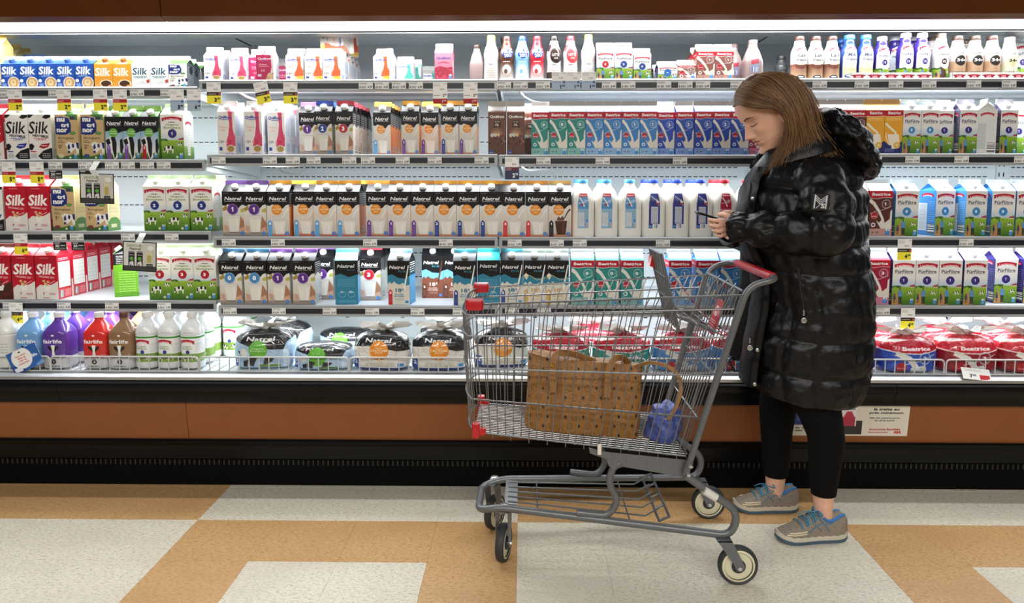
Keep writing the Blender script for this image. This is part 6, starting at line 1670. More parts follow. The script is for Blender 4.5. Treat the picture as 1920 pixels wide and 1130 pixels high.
def tstrap(pts, w=.011):
    b = MB(); P = [Vector(p) for p in crom(pts, 7)]
    rs = []
    for i, p in enumerate(P):
        t = (P[min(i + 1, len(P) - 1)] - P[max(i - 1, 0)]).normalized()
        s_ = Vector((1, 0, 0)) - t * t.x
        s_ = s_.normalized() if s_.length > .2 else Vector((0, 0, 1)).cross(t).normalized() if abs(t.x) < .99 else Vector((0, 1, 0))
        s_ = Vector((0, 1, 0)).cross(t).normalized() if abs(t.y) < .9 else s_
        nrm = t.cross(s_).normalized()
        rs.append([p + s_ * w + nrm * .0022, p - s_ * w + nrm * .0022, p - s_ * w - nrm * .0022, p + s_ * w - nrm * .0022])
    b.rings(rs); o = b.build('strap', M_LEA, tote, 50); return o
tstrap([at(1037, 735, 2.425), at(1036, 690, 2.42), at(1041, 668, 2.42), at(1056, 661, 2.44), at(1090, 668, 2.5), at(1130, 688, 2.52), at(1140, 705, 2.515)])
tstrap([at(1138, 745, 2.425), at(1141, 700, 2.42), at(1148, 678, 2.42), at(1160, 670, 2.44), at(1172, 674, 2.5), at(1180, 692, 2.53)])
tstrap([at(1180, 692, 2.50), at(1215, 680, 2.44), at(1250, 686, 2.40), at(1272, 705, 2.39), at(1276, 735, 2.388), at(1266, 765, 2.386), at(1252, 786, 2.386)], .006)
b = MB(); p = at(1036, 686, 2.415); b.lathe([(-.004, .006), (-.002, .007), (.002, .007)], 12, 0, p, 'y'); b.build('stud', mat('brass_stud', '#b08a3a', .3, .9), tote, 40)
# blue nylon bag beside it
bb = MB(); c = at(1244, 797, 2.475); rs = []
for i in range(40):
    ph = -pi / 2 + pi * i / 39
    ring = []
    for k in range(64):
        a = 2 * pi * k / 64
        d = Vector((cos(ph) * cos(a), cos(ph) * sin(a), sin(ph)))
        w1 = mnoise.noise(d * 1.9 + Vector((3, 1, 2)))
        r_ = 1 + .20 * w1 - .13 * abs(sin(5.5 * d.z + 4 * d.x + 3.5 * w1)) - .08 * abs(mnoise.noise(d * 5.1))
        z = c.z + d.z * .088 * r_ + .015 * d.x
        X = max(c.x + d.x * .064 * r_, interp(z, [fl_z(br.x), tr.z], [br.x, tr.x]) + .006)
        ring.append((X, max(c.y + d.y * .075 * r_, 2.402), max(z, fl_z(X) + .002)))
    rs.append(ring)
bb.rings(rs)
M_NYL = mat('blue_nylon', '#4a5a9c', .45, vary=.12, scale=25, bump=.5, bscale=60)
nb = bb.build('nylon_bag', M_NYL, None, 80); tag(nb, 'crumpled blue nylon bag beside the tote in the cart', 'bag')
# ================================================================== the shopper
YW = 2.68
def J(u, v, Y=YW): return at(u, v, Y)
M_SKIN = mat('skin', '#d8a88f', .5, vary=.06, scale=35, sss=.12)
M_JAC = mat('jacket_black_nylon', '#08080a', .40, bump=.4, bscale=24, spec=.32)
M_LEG = mat('leggings_black', '#060607', .85, spec=.15)
# ---- head: front profile and bumps in head coordinates (f forward, y sideways, z up from the chin)
HZ = [0, .012, .03, .045, .06, .08, .10, .12, .14, .16, .18, .20, .215, .228, .235]
HF = [.066, .080, .078, .081, .080, .079, .079, .081, .087, .087, .081, .067, .049, .024, .001]
HB = [.0, -.02, -.045, -.06, -.075, -.088, -.095, -.1, -.102, -.1, -.092, -.076, -.056, -.03, -.001]
HW = [.020, .034, .049, .056, .061, .066, .069, .071, .073, .074, .071, .061, .047, .026, .002]
def hcur(xs, z): return interp(z, HZ, xs)
def gs(x, s): return math.exp(-(x / s) ** 2)
def bumps(y, z):
    a = abs(y)
    hN = interp(z, [.058, .067, .077, .086, .100, .114, .124], [0, .012, .031, .026, .017, .008, 0])
    d = hN * gs(y, interp(z, [.066, .08, .1, .12], [.0135, .0125, .010, .010]))
    d += .0085 * gs(a - .0125, .006) * gs(z - .0735, .007)
    d += .0075 * gs(z - .0575, .0045) * gs(y, .021) + .0085 * gs(z - .0465, .0055) * gs(y, .020) - .004 * gs(z - .0520, .0020) * gs(y, .022)
    d += .008 * gs(z - .014, .013) * gs(y, .018) - .003 * gs(z - .034, .006) * gs(y, .02)
    d += -.013 * gs(a - .030, .015) * gs(z - .114, .011) + .0085 * gs(a - .031, .0125) * gs(z - .111, .0085) + .005 * gs(a - .028, .020) * gs(z - .129, .007)
    d += .005 * gs(a - .040, .018) * gs(z - .088, .016)
    return d
def faceF(y, z):
    fr, bk, w = hcur(HF, z), hcur(HB, z), hcur(HW, z)
    m, a = (fr + bk) / 2, (fr - bk) / 2
    t = min(abs(y) / w, .999)
    return m + a * (1 - t ** 2.3) ** (1 / 2.3) + bumps(y, z)
TH = radians(32)
SH_ = 1.11
FWv, UPv = Vector((-cos(TH), -.10, -sin(TH))).normalized(), None
LATv = Vector((0, 1, 0)); LATv = (LATv - FWv * LATv.dot(FWv)).normalized(); UPv = LATv.cross(FWv).normalized()
if UPv.z < 0: UPv = -UPv
HC = J(1429, 288, 2.655) - (FWv * .084 + UPv * .012) * SH_
def HP(f, y, z): return HC + (FWv * f + UPv * z) * SH_ + LATv * y * 1.05
body = MB()
rs = []; N = 96
zz = np.concatenate([np.linspace(0, .14, 66), np.linspace(.145, .235, 20)])
for z in zz:
    fr, bk, w = hcur(HF, z), hcur(HB, z), hcur(HW, z)
    m, a = (fr + bk) / 2, (fr - bk) / 2
    ring = []
    for k in range(N):
        ph = 2 * pi * k / N
        c_, s_ = cos(ph), sin(ph)
        f = m + a * math.copysign(abs(c_) ** (2 / 2.3), c_); y = w * math.copysign(abs(s_) ** (2 / 2.3), s_)
        if c_ > -.2: f += bumps(y, z) * min(1, (c_ + .2) * 2)
        ring.append(HP(f, y, z))
    rs.append(ring)
body.rings(rs)
def ellipsoid(b, c, ax, ay, az, n=16, L=12):
    rs = []
    for i in range(L + 1):
        ph = -pi / 2 + pi * i / L
        r_ = max(cos(ph), .02)
        rs.append([Vector(c) + Vector(ax) * r_ * cos(2 * pi * k / n) + Vector(ay) * r_ * sin(2 * pi * k / n) + Vector(az) * sin(ph) for k in range(n)])
    b.rings(rs)
for s_ in (-1, 1):                                            # ears
    e0 = 0
    pts = []
    for k in range(9):
        a = -2.2 + k * .52
        pts.append(HP(-.004 - .014 * cos(a) + .003, s_ * (.084 - .004 * cos(a)), (.082 + .028 * sin(a))))
    body.tube(pts, [.003, .004, .0045, .0048, .005, .005, .0048, .0045, .004], 8)
    ellipsoid(body, HP(-.002, s_ * .072, .080), FWv * .011, LATv * .006, UPv * .024)
def limb(pts, rad, n=14, k=5):
    P = crom([tuple(p) + (r,) for p, r in zip(pts, rad)], k)
    body.tube([p[:3] for p in P], [float(p[3]) for p in P], n)
limb([HP(-.03, 0, .05), HP(-.04, 0, .0), J(1487, 300), J(1497, 340)], [.052, .055, .06, .08])
limb([J(1497, 330), J(1500, 400), J(1505, 520), J(1502, 640), J(1500, 690)], [.11, .13, .125, .135, .12], 18)
LEGN = ([J(1508, 690, 2.60), J(1528, 745, 2.60), J(1546, 805, 2.60), J(1549, 835, 2.60), J(1546, 880, 2.60), J(1544, 925, 2.60), J(1544, 955, 2.600), J(1548, 985, 2.602)], [.085, .077, .062, .058, .050, .040, .032, .026])
LEGF = ([J(1490, 690, 2.78), J(1462, 745, 2.80), J(1456, 800, 2.82), J(1456, 830, 2.825), J(1455, 865, 2.83), J(1454, 890, 2.83), J(1454, 925, 2.83), J(1462, 950, 2.83)], [.085, .070, .058, .053, .047, .042, .032, .026])
for P_, r_ in (LEGN, LEGF): limb(P_, [x - .004 for x in r_[:5]] + [r_[5] - .003] + r_[6:])
for P_, sg in ((LEGN, 2.60), (LEGF, 2.83)):                  # feet inside the shoes
    a = P_[0][-1]; limb([a, a + Vector((-.05, 0, -.022)), a + Vector((-.13, 0, -.035))], [.026, .024, .018], 10, 3)
ARMN = ([J(1520, 318, 2.535), J(1541, 355, 2.475), J(1553, 405, 2.44), J(1549, 436, 2.43), J(1510, 437, 2.45), J(1440, 431, 2.505), J(1384, 425, 2.552), J(1374, 424, 2.562)], [.075, .088, .090, .084, .079, .068, .056, .05])
ARMF = ([J(1505, 325, 2.83), J(1530, 380, 2.90), J(1535, 435, 2.91), J(1490, 448, 2.89), J(1430, 446, 2.82), J(1380, 440, 2.73), J(1368, 436, 2.712)], [.075, .085, .08, .075, .066, .056, .05])
limb(ARMN[0], [x * .5 for x in ARMN[1][:6]] + [.028, .027], 10); limb(ARMF[0], [x * .5 for x in ARMF[1][:5]] + [.028, .027], 10)
# phone placement
PH_A, PH_B = J(1304, 397, 2.635), J(1371, 419, 2.625)
PL = (PH_B - PH_A).normalized(); PWd = Vector((.06, 1, .0)).normalized(); PWd = (PWd - PL * PWd.dot(PL)).normalized(); PN = PL.cross(PWd).normalized()
if PN.z < 0: PN = -PN
PC = PH_A + PL * .0735
# ---- hands: palm, four fingers and a thumb each
def hand(wr, palm, fingers, thumb):
    limb([wr, wr.lerp(palm, .45), palm], [.024, .025, .023], 14, 4)
    for pts, r in fingers:
        limb([palm.lerp(pts[0], .35)] + pts, [r * 1.05] + [r * (1.05 - .07 * i) for i in range(len(pts))], 10, 4)
    limb(thumb, [.014, .0105, .0088, .0075], 10, 4)
hand(J(1379, 425, 2.562), J(1367, 424, 2.577),
     [([J(1357, 413.5, 2.566), J(1343, 413.5, 2.560), J(1334, 412.5, 2.572), J(1328.5, 411.5, 2.588)], .0072),
      ([J(1356.5, 422, 2.560), J(1341.5, 423.5, 2.553), J(1333.5, 422.5, 2.570), J(1333, 418.5, 2.590)], .0076),
      ([J(1358, 430.5, 2.561), J(1345, 433.5, 2.555), J(1338, 431.5, 2.572), J(1338.5, 426, 2.592)], .0073),
      ([J(1361, 438, 2.566), J(1351, 442.5, 2.562), J(1345.5, 440, 2.577), J(1346, 434, 2.594)], .0064)],
     [J(1374, 415, 2.572), J(1365, 405.5, 2.582), J(1356, 402.5, 2.598), J(1347, 402.5, 2.614)])
hand(J(1384, 425, 2.715), J(1376, 420, 2.690),
     [([J(1362, 418, 2.692), J(1349, 418, 2.69), J(1342, 416, 2.672), J(1341, 414, 2.655)], .0072),
      ([J(1363, 425, 2.694), J(1351, 427, 2.69), J(1345, 424, 2.672), J(1345, 419, 2.655)], .0074),
      ([J(1365, 432, 2.692), J(1355, 434.5, 2.688), J(1349, 431.5, 2.672), J(1349, 426, 2.655)], .0071),
      ([J(1368, 438, 2.69), J(1360, 441, 2.686), J(1355, 438, 2.672), J(1355, 432, 2.657)], .0062)],
     [J(1380, 411, 2.69), J(1374, 401, 2.678), J(1364, 398.5, 2.662), J(1354, 399.5, 2.646)])
raw = body.build('person', M_SKIN)
md = raw.modifiers.new('r', 'REMESH'); md.mode = 'VOXEL'; md.voxel_size = .0021; md.use_smooth_shade = True
sm = raw.modifiers.new('s', 'SMOOTH'); sm.factor = .5; sm.iterations = 1
dg = bpy.context.evaluated_depsgraph_get()
me = bpy.data.meshes.new_from_object(raw.evaluated_get(dg))
raw.modifiers.clear(); raw.data = me
me.polygons.foreach_set('use_smooth', [True] * len(me.polygons))
person = raw
tag(person, 'person in a black quilted coat and leggings looking down at a phone', 'person')
def wear(name, b, m, smooth=80, label=None):
    o = b.build(name, m, person, smooth)
    if label: o['label'] = label
    return o
# face details
def patch(y0, y1, zlo, zhi, n=14, mrow=4, off=.0007):
    b = MB(); rows = []
    for i in range(n + 1):
        y = y0 + (y1 - y0) * i / n
        a, c = zlo(y), zhi(y)
        rows.append([HP(faceF(y, a + (c - a) * j / mrow) + off, y, a + (c - a) * j / mrow) for j in range(mrow + 1)])
    b.rings(rows, closed=False, cap0=False, cap1=False)
    return b
M_LIP = mat('lips', '#a9665a', .45)
lw = .0235
wear('lips', patch(-lw, lw, lambda y: .0525 - .0095 * max(0, 1 - (y / lw) ** 2) ** .8, lambda y: .0525 + .0085 * max(0, 1 - (y / lw) ** 2) ** .9 - .0015 * gs(y, .004), 24, 8, .0009), M_LIP)
for s_ in (-1, 1):
    wear('eyebrow', patch(s_ * .014, s_ * .050, lambda y: .1275 + .004 * gs(abs(y) - .034, .014) , lambda y: .1318 + .0048 * gs(abs(y) - .033, .014) - .003 * max(0, (abs(y) - .036) / .014), 14, 3, .0016), mat('eyebrow_brown', '#5a4230', .8))
    wear('eyelashes', patch(s_ * .017, s_ * .0455, lambda y: .1050 - .0022 * (1 - ((abs(y) - .031) / .0145) ** 2), lambda y: .1072 - .0022 * (1 - ((abs(y) - .031) / .0145) ** 2), 14, 2, .0014), mat('lash_brown', '#2b1d16', .7))
    wear('eyelid', patch(s_ * .016, s_ * .0460, lambda y: .1070 - .0022 * (1 - ((abs(y) - .031) / .015) ** 2), lambda y: .1085 + .0105 * max(0, 1 - ((abs(y) - .031) / .0152) ** 2) ** .7, 14, 4, .0006), mat('eyelid_skin', '#c99a84', .5))
# ---- hair: swept from the parting past the ear, falling on the collar
HK = [  # s, control points (u, v, side offset)
    (0.00, [(1376, 191, .014), (1396, 199, .070), (1424, 203, .090), (1450, 203, .098), (1472, 222, .094), (1470, 262, .084), (1444, 304, .068)]),
    (0.16, [(1379, 172, .010), (1407, 181, .074), (1440, 190, .097), (1466, 202, .102), (1480, 230, .098), (1473, 272, .086), (1456, 303, .076)]),
    (0.34, [(1393, 152, .006), (1422, 160, .076), (1458, 184, .096), (1480, 216, .101), (1486, 248, .098), (1482, 276, .092), (1472, 298, .090)]),
    (0.52, [(1416, 138, .006), (1448, 144, .074), (1481, 176, .094), (1498, 213, .099), (1504, 244, .097), (1509, 268, .094), (1508, 288, .098)]),
    (0.70, [(1446, 133, .006), (1476, 141, .066), (1502, 170, .082), (1515, 208, .086), (1521, 238, .084), (1530, 260, .086), (1540, 282, .092)]),
    (0.86, [(1472, 138, .006), (1496, 148, .048), (1515, 176, .062), (1525, 208, .064), (1530, 236, .062), (1541, 256, .064), (1556, 278, .072)]),
    (1.00, [(1490, 147, .004), (1509, 160, .030), (1523, 184, .034), (1530, 211, .034), (1534, 236, .032), (1544, 254, .034), (1562, 274, .040)])]
HKa = np.array([[p for p in k[1]] for k in HK]); HKs = [k[0] for k in HK]
def hcurve(s, side, dv=(0, 0, 0), thick=0.0):
    P = np.array([[interp(s, HKs, HKa[:, i, j]) for j in range(3)] for i in range(7)])
    out = []
    for i, (u, v, o) in enumerate(P):
        w = i / 6
        off = o * (1 if side < 0 else .93) + thick * min(1, .35 + w * 3)
        out.append(J(u + dv[0] * w, v + dv[1] * w, YW - .02 + side * off))
    return out
def sm_curve(pts, n): return [Vector(p) for p in crom([tuple(p) for p in pts], n)]
b = MB()
for side in (-1, 1):
    rows = [sm_curve(hcurve(s, side, thick=-.006), 4)[3:] for s in np.linspace(.05, 1, 30)]
    b.rings(rows, closed=False, cap0=False, cap1=False)
rows = [[a.lerp(c, t) for t in (0, .5, 1)] for a, c in zip(sm_curve(hcurve(1, -1, thick=-.006), 4), sm_curve(hcurve(1, 1, thick=-.006), 4))]
b.rings(rows, closed=False, cap0=False, cap1=False)
M_H = [mat('hair_brown', '#5a3f28', .42, spec=.5), mat('hair_light', '#79573a', .4, spec=.5), mat('hair_gold_rim', '#9c7548', .4, spec=.5)]
rows = []                                                     # close cap over the scalp
for z in np.linspace(.105, .2349, 30):
    fr, bk, w = hcur(HF, z), hcur(HB, z), hcur(HW, z)
    m, a = (fr + bk) / 2, (fr - bk) / 2
    lim = interp(z, [.10, .15, .168, .175, .186, .2], [.62 * pi, .62 * pi, .50 * pi, .30 * pi, .0, 0])
    rows.append([HP(m + (a + .005) * math.copysign(abs(cos(q)) ** (2 / 2.3), cos(q)), (w + .004) * math.copysign(abs(sin(q)) ** (2 / 2.3), sin(q)), z + .008 * (z / .2349) ** 4) for q in np.linspace(lim, 2 * pi - lim, 49)])
b.rings(rows, closed=False, cap0=False, cap1=True)
hair = wear('hair', b, M_H[0], 80)
b = MB(); r = random.Random(5)
for side, cnt in ((-1, 2700), (1, 700)):
    for k in range(cnt):
        s = r.random() ** .92
        jt = .35 + .65 * min(1, s / .3); dv = (abs(r.gauss(0, 6)) if s < .12 else r.gauss(0, 6) * jt, r.gauss(0, 7) * jt, 0)
        pts = hcurve(s, side, dv, r.uniform(-.004, .009))
        wob = Vector((r.gauss(0, .002), r.gauss(0, .002), r.gauss(0, .002)))
        ln = r.gauss(0, .35) if k % 5 else r.uniform(.2, 1.1)
        if ln > 0: pts[6] = pts[6] + (pts[6] - pts[5]) * min(ln, .9)
        else: pts[6] = pts[6].lerp(pts[5], min(-ln, .8))
        cl = int(s * 40); pts[5] = pts[5] + Vector((.006 * sin(cl * 2.1), 0, .004 * sin(cl * 3.3))); pts[6] = pts[6] + Vector((.010 * sin(cl * 1.7 + 1), .004 * sin(cl), .006 * sin(cl * 2.9))); pts[3] = pts[3] + Vector((.003 * sin(cl * 1.3), -.003 * abs(sin(cl * .9)), 0))
        pts = [p + wob * (i / 3) for i, p in enumerate(pts)]
        if r.random() < .3: pts = pts[:6]
        cv = sm_curve(pts, 3); rad = r.uniform(.0004, .0010)
        nn = len(cv)
        b.tube(cv, [rad * (.6 if i == 0 else 1.0 - .75 * (i / nn) ** 3) for i in range(nn)], 4, r.choices((0, 1, 2), (4, 4, 2 + 3 * s))[0], cap=False)  # gold strands, denser towards the back to paint in the case's rim light
for k in range(46):                                           # loose flyaway strands
    s = r.uniform(.5, 1); pts = hcurve(s, -1, (r.gauss(6, 12), r.gauss(0, 14), 0), r.uniform(.0, .02)); b.tube(sm_curve(pts, 3), .0004, 3, 2, cap=False)
for k in range(0):                                           # wisps across the cheek
    t = r.random(); p0 = (1458 + 8 * t, 238 + r.gauss(0, 4), .090)
    pts = [J(p0[0], p0[1], YW - .02 - p0[2]), J(1448 + 12 * t + r.gauss(0, 3), 248, YW - .02 - .086), J(1444 + 14 * t + r.gauss(0, 4), 264, YW - .02 - .078), J(1432 + 18 * t + r.gauss(0, 4), 288, YW - .02 - .066), J(1408 + 24 * t + r.gauss(0, 5), 306, YW - .02 - .05)]
    b.tube(sm_curve(pts, 4), r.uniform(.0005, .0010), 3, r.choice((1, 2)), cap=False)
hs = b.build('hair_strands', M_H, hair, 180); hs['kind'] = 'stuff'
# ---- leggings
b = MB()
for P_, r_ in (LEGN, LEGF):
    P = crom([tuple(p) + (q,) for p, q in zip(P_[:6], [x + .003 for x in r_[:6]])], 6)
    b2 = MB(); b2.tube([p[:3] for p in P], [float(p[3]) for p in P], 22)
    wear('legging', b2, M_LEG)
# ---- coat body
CV = [(272, 1452, 1552, .075), (290, 1434, 1572, .115), (306, 1420, 1590, .155), (330, 1405, 1606, .190), (360, 1394, 1612, .205), (400, 1388, 1612, .210), (440, 1387, 1613, .212), (470, 1400, 1616, .214), (517, 1418, 1623, .218), (573, 1420, 1628, .222), (630, 1405, 1626, .222), (687, 1401, 1620, .220), (715, 1401, 1612, .216), (733, 1410, 1600, .208), (740, 1424, 1585, .19)]
SEAMV = [352, 408, 452, 500, 618, 681, 748]
b = MB(); NA = 132; rows = []
vs = np.linspace(272, 739, 190)
YCO = 2.69
for v in vs:
    uL, uR, hb_ = (interp(v, [c[0] for c in CV], [c[i] for c in CV]) for i in (1, 2, 3))
    pl, pr = J(uL, v, YCO), J(uR, v, YCO)
    cx, a = (pl.x + pr.x) / 2, (pr.x - pl.x) / 2
    ring = []
    for k in range(NA):
        th = 2 * pi * k / NA
        c_, s_ = cos(th), sin(th)
        x, y = math.copysign(abs(c_) ** (2 / 2.4), c_), math.copysign(abs(s_) ** (2 / 2.4), s_)
        # seam lines bend a little round the body; vertical seams from the waist down
        vv = v + 7 * sin(th * 2 + .6) + 6 * x
        dh = min(abs(vv - s) for s in SEAMV) / 16.0
        dvs = 1.0
        if v > 470:
            q = (th + .5 * pi * 0) / (2 * pi) * 11 + .06 * sin(v * .05)
            dvs = abs(q - round(q)) * 2 * 1.6
        pf = (1 - math.exp(-(dh * 2.4) ** 1.4)) * (1 - math.exp(-(dvs * 3.2) ** 1.4))
        nz = mnoise.noise(Vector((x * 4 + 3, y * 4, v * .022))) * .008 + mnoise.noise(Vector((x * 11, y * 11, v * .06))) * .005 + abs(mnoise.noise(Vector((th * 9, v * .03, 2)))) * -.010
        edge = min(1, (v - 272) / 30) * (1 if v < 728 else .6)
        d = (-.012 + .013 * pf + nz * (.35 + .55 * pf)) * edge
        hem = (6 * x - 10 * (x < -.3) * (abs(x) - .3)) * max(0, (v - 700) / 39) * .9
        z = J(1500, v + hem, YCO).z
        ring.append((cx + x * (a + d), YCO + y * (hb_ + d), z))
    rows.append(ring)
b.rings(rows)
wear('coat', b, M_JAC)
def sleeve(P_, r_, name, seed):
    b = MB()
    Pc = crom([tuple(p) + (q,) for p, q in zip(P_, r_)], 16)
    L = [0]
    for a, c in zip(Pc, Pc[1:]): L.append(L[-1] + float(np.linalg.norm(a[:3] - c[:3])))
    pts, rad = [Vector(p[:3]) for p in Pc], [float(p[3]) for p in Pc]
    T = [(pts[min(i + 1, len(pts) - 1)] - pts[max(i - 1, 0)]).normalized() for i in range(len(pts))]
    a = Vector((0, -1, 0)); rs = []; n = 60
    for i, p in enumerate(pts):
        a = (a - T[i] * a.dot(T[i])).normalized(); c_ = T[i].cross(a)
        s_ = L[i] / .098
        dh = abs(s_ - round(s_)) * 2
        ring = []
        for k in range(n):
            th = 2 * pi * k / n
            pf = 1 - math.exp(-(abs(dh + .06 * sin(th * 2)) * 1.9) ** 1.5)
            q = p * 16
            nz = mnoise.noise(Vector((cos(th) * 2 + seed, sin(th) * 2, L[i] * 22))) * .009 + abs(mnoise.noise(Vector((cos(th) * 3.5, sin(th) * 3.5 + seed, L[i] * 50)))) * -.009
            end = min(1, (len(pts) - 1 - i) / 5)
            r2 = rad[i] - .012 * (1 - pf) * end + nz * end
            ring.append(p + (a * cos(th) + c_ * sin(th)) * r2)
        rs.append(ring)
    inn = [Vector(q).lerp(pts[-1], .35) for q in rs[-1]]
    inn2 = [q - T[-1] * .05 for q in inn]
    b.rings(rs + [inn, inn2], cap1=True)
    o = wear(name, b, M_JAC)
    b = MB(); e = pts[-1]
    b.tube([e - T[-1] * .02, e + T[-1] * .012], [rad[-1] * .74, rad[-1] * .70], 20, cap=False); b.tube([e - T[-1] * .02, e + T[-1] * .012], [rad[-1] * .70, rad[-1] * .66], 20, cap=False)
    c = b.build('cuff', mat('knit_cuff', '#0e0e0f', .8), o, 60)
    return o
slv = sleeve(*ARMN, 'sleeve', 1.0); sleeve(*ARMF, 'sleeve', 5.0)
def a_patch(c):
    c.rect(0, 0, 1, 1, '#1a1a1c')
    for x0, x1, y0, y1 in ((.12, .5, .95, .62), (.12, .5, .82, .5), (.12, .5, .7, .38)): c.stroke([(x0, y0), (x1, y1)], .05, '#c9c9cc')
    for x0, x1, y0, y1 in ((.5, .88, .62, .95), (.5, .88, .5, .82), (.5, .88, .38, .7)): c.stroke([(x0, y0), (x1, y1)], .05, '#b5bccb')
    c.rect(.12, .1, .2, .9, '#c9c9cc'); c.rect(.8, .1, .88, .9, '#c9c9cc'); c.text('S', .66, .28, .24, .3, '#d9d9dc', .04); c.stroke([(.26, .12), (.5, .36)], .06, '#9aa3b5')
cP2 = Cv('#1a1a1c', 64, 64); a_patch(cP2)
pp = J(1539, 379, 2.36)
b = MB(); hw = .026
b.quad([(-hw, 0, -hw), (hw, 0, -hw), (hw, 0, hw), (-hw, 0, hw)], 0, [(0, 0), (1, 0), (1, 1), (0, 1)]); b.box(-hw, hw, .0002, .012, -hw, hw, 1)
pt = b.build('sleeve_patch', [to_mat('print_patch', cP2.out(), .5), M_JAC], slv, None, (pp.x, 2.362, pp.z)); pt['label'] = 'square silver monogram patch'
pt.rotation_euler = (radians(6), radians(3), radians(-4))
# hood resting on the back
b = MB(); rs = []
HD = [((1532, 214), .030, .09), ((1540, 224), .048, .13), ((1556, 242), .066, .155), ((1574, 262), .074, .165), ((1592, 285), .072, .16), ((1608, 306), .060, .145), ((1622, 322), .040, .11), ((1630, 333), .014, .05)]
HDc = crom([(c[0][0], c[0][1], c[1], c[2]) for c in HD], 7)
for i, (u, v, ra, rb) in enumerate(HDc):
    p = J(u, v, YCO); ax = Vector((.62, 0, .78))
    ring = []
    for k in range(64):
        th = 2 * pi * k / 64
        nz = mnoise.noise(Vector((cos(th) * 3, sin(th) * 3, i * .22))) * .014 + abs(mnoise.noise(Vector((cos(th) * 5 + 4, sin(th) * 5, i * .45)))) * -.016
        rr = nz * min(1, i / 4) * min(1, (len(HDc) - 1 - i) / 4)
        ring.append(p + ax * (max(ra, .004) + rr) * cos(th) + Vector((0, 1, 0)) * (rb + rr) * sin(th))
    rs.append(ring)
b.rings(rs); wear('hood', b, M_JAC)
# stand-up collar, open at the front
b = MB(); rs = []
n = 44
for k in range(n + 1):
    th = pi + .42 + (2 * pi - .84) * k / n                  # starts at the front opening
    c_, s_ = cos(th), sin(th)
    t = (c_ + 1) / 2                                         # 0 front, 1 back
    uT, vT = 1432 + (1541 - 1432) * t, 287 + (215 - 287) * t
    cu = 1432 + (1541 - 1432) * .5
    top = J(1486, 0, YCO)
    pT = J(cu + c_ * 57, 251 - c_ * 37 + (6 * sin(th * 5)), YCO) + Vector((0, s_ * .098, 0))
    pB = J(cu + 6 + c_ * 78, 296 - c_ * 22, YCO) + Vector((0, s_ * .135, 0))
    out = Vector((c_, s_, .1)).normalized()
    wr = .006 * mnoise.noise(Vector((th * 6, 0, 1)))
    ring = [pB - out * .006, pB + out * .014, pB.lerp(pT, .3) + out * (.020 + wr), pB.lerp(pT, .55) + out * (.014 + wr), pB.lerp(pT, .8) + out * (.019 + wr), pT + out * .012, pT + Vector((0, 0, .005)), pT - out * .006, pB.lerp(pT, .5) - out * .008]
    rs.append(ring)
b.rings(rs); wear('collar', b, M_JAC)
# front placket, far flap, zips and drawstring
b = MB()
FP = [(1418, 312), (1404, 340), (1396, 372), (1391, 410), (1393, 450), (1408, 490), (1421, 530), (1420, 575), (1410, 630), (1400, 690), (1397, 722)]
P = crom(FP, 5); rs = []
for u, v in P:
    p = J(u + 3, v, 2.60); wv = .002 * sin(v * .11); kt = min(1, .25 + (v - 312) / 60)
    rs.append([p + Vector((-.002 + wv, -.012, 0)), p + Vector((.010, -.024 * kt + wv, 0)), p + Vector((.028, -.02 * kt, 0)), p + Vector((.030, .10 * kt, 0)), p + Vector((-.001 - wv, .10 * kt, 0))])
b.rings(rs); wear('placket', b, M_JAC, 60)
b = MB(); rs = []
for v, uL, uR in ((455, 1390, 1412), (520, 1391, 1418), (580, 1380, 1418), (630, 1373, 1414), (664, 1370, 1408), (674, 1374, 1402)):
    a_, c_ = J(uL, v, 2.80), J(uR, v, 2.76)
    rs.append([a_ + Vector((0, -.012, 0)), c_ + Vector((0, -.02, 0)), c_ + Vector((0, .02, 0)), a_ + Vector((0, .016, 0)), a_ + Vector((-.006, .002, 0))])
b.rings(rs); wear('coat_flap', b, M_JAC, 60)
M_ZIP = mat('zip_metal', '#b5b5b2', .3, .9)
for u, v, Y in ((1507, 588, 2.448), (1406, 640, 2.565)):
    b = MB(); p = J(u, v, Y); b.tube([p + Vector((0, 0, .012)), p + Vector((0, -.002, -.006))], .0028, 6); q = p + Vector((0, -.004, -.022))
    b.lathe([(-.0015, .008), (-.001, .0095), (.001, .0095), (.0015, .008)], 16, 0, q, 'y'); wear('zip_puller', b, M_ZIP, 50)
b = MB(); P = crom([(1497, 502), (1501, 540), (1505, 565), (1507, 590)], 5); b.tube([J(u, v, 2.462 - .00 * i) for i, (u, v) in enumerate(P)], .005, 6); wear('pocket_zip', b, mat('zip_tape', '#070708', .6), 60)
b = MB(); a_, c_ = J(1366, 676, 2.79), J(1378, 696, 2.79); b.tube([J(1372, 668, 2.79), a_], .003, 5); b.tube([a_, c_], .0048, 8); wear('drawstring', b, mat('cord_black', '#151414', .5), 60)
for u, v in ((1411, 372), (1420, 656), (1415, 720)):
    b = MB(); p = J(u, v, 2.555); b.lathe([(-.004, .004), (-.003, .006), (.002, .006)], 12, 0, p, 'y'); wear('snap_button', b, M_ZIP, 50)
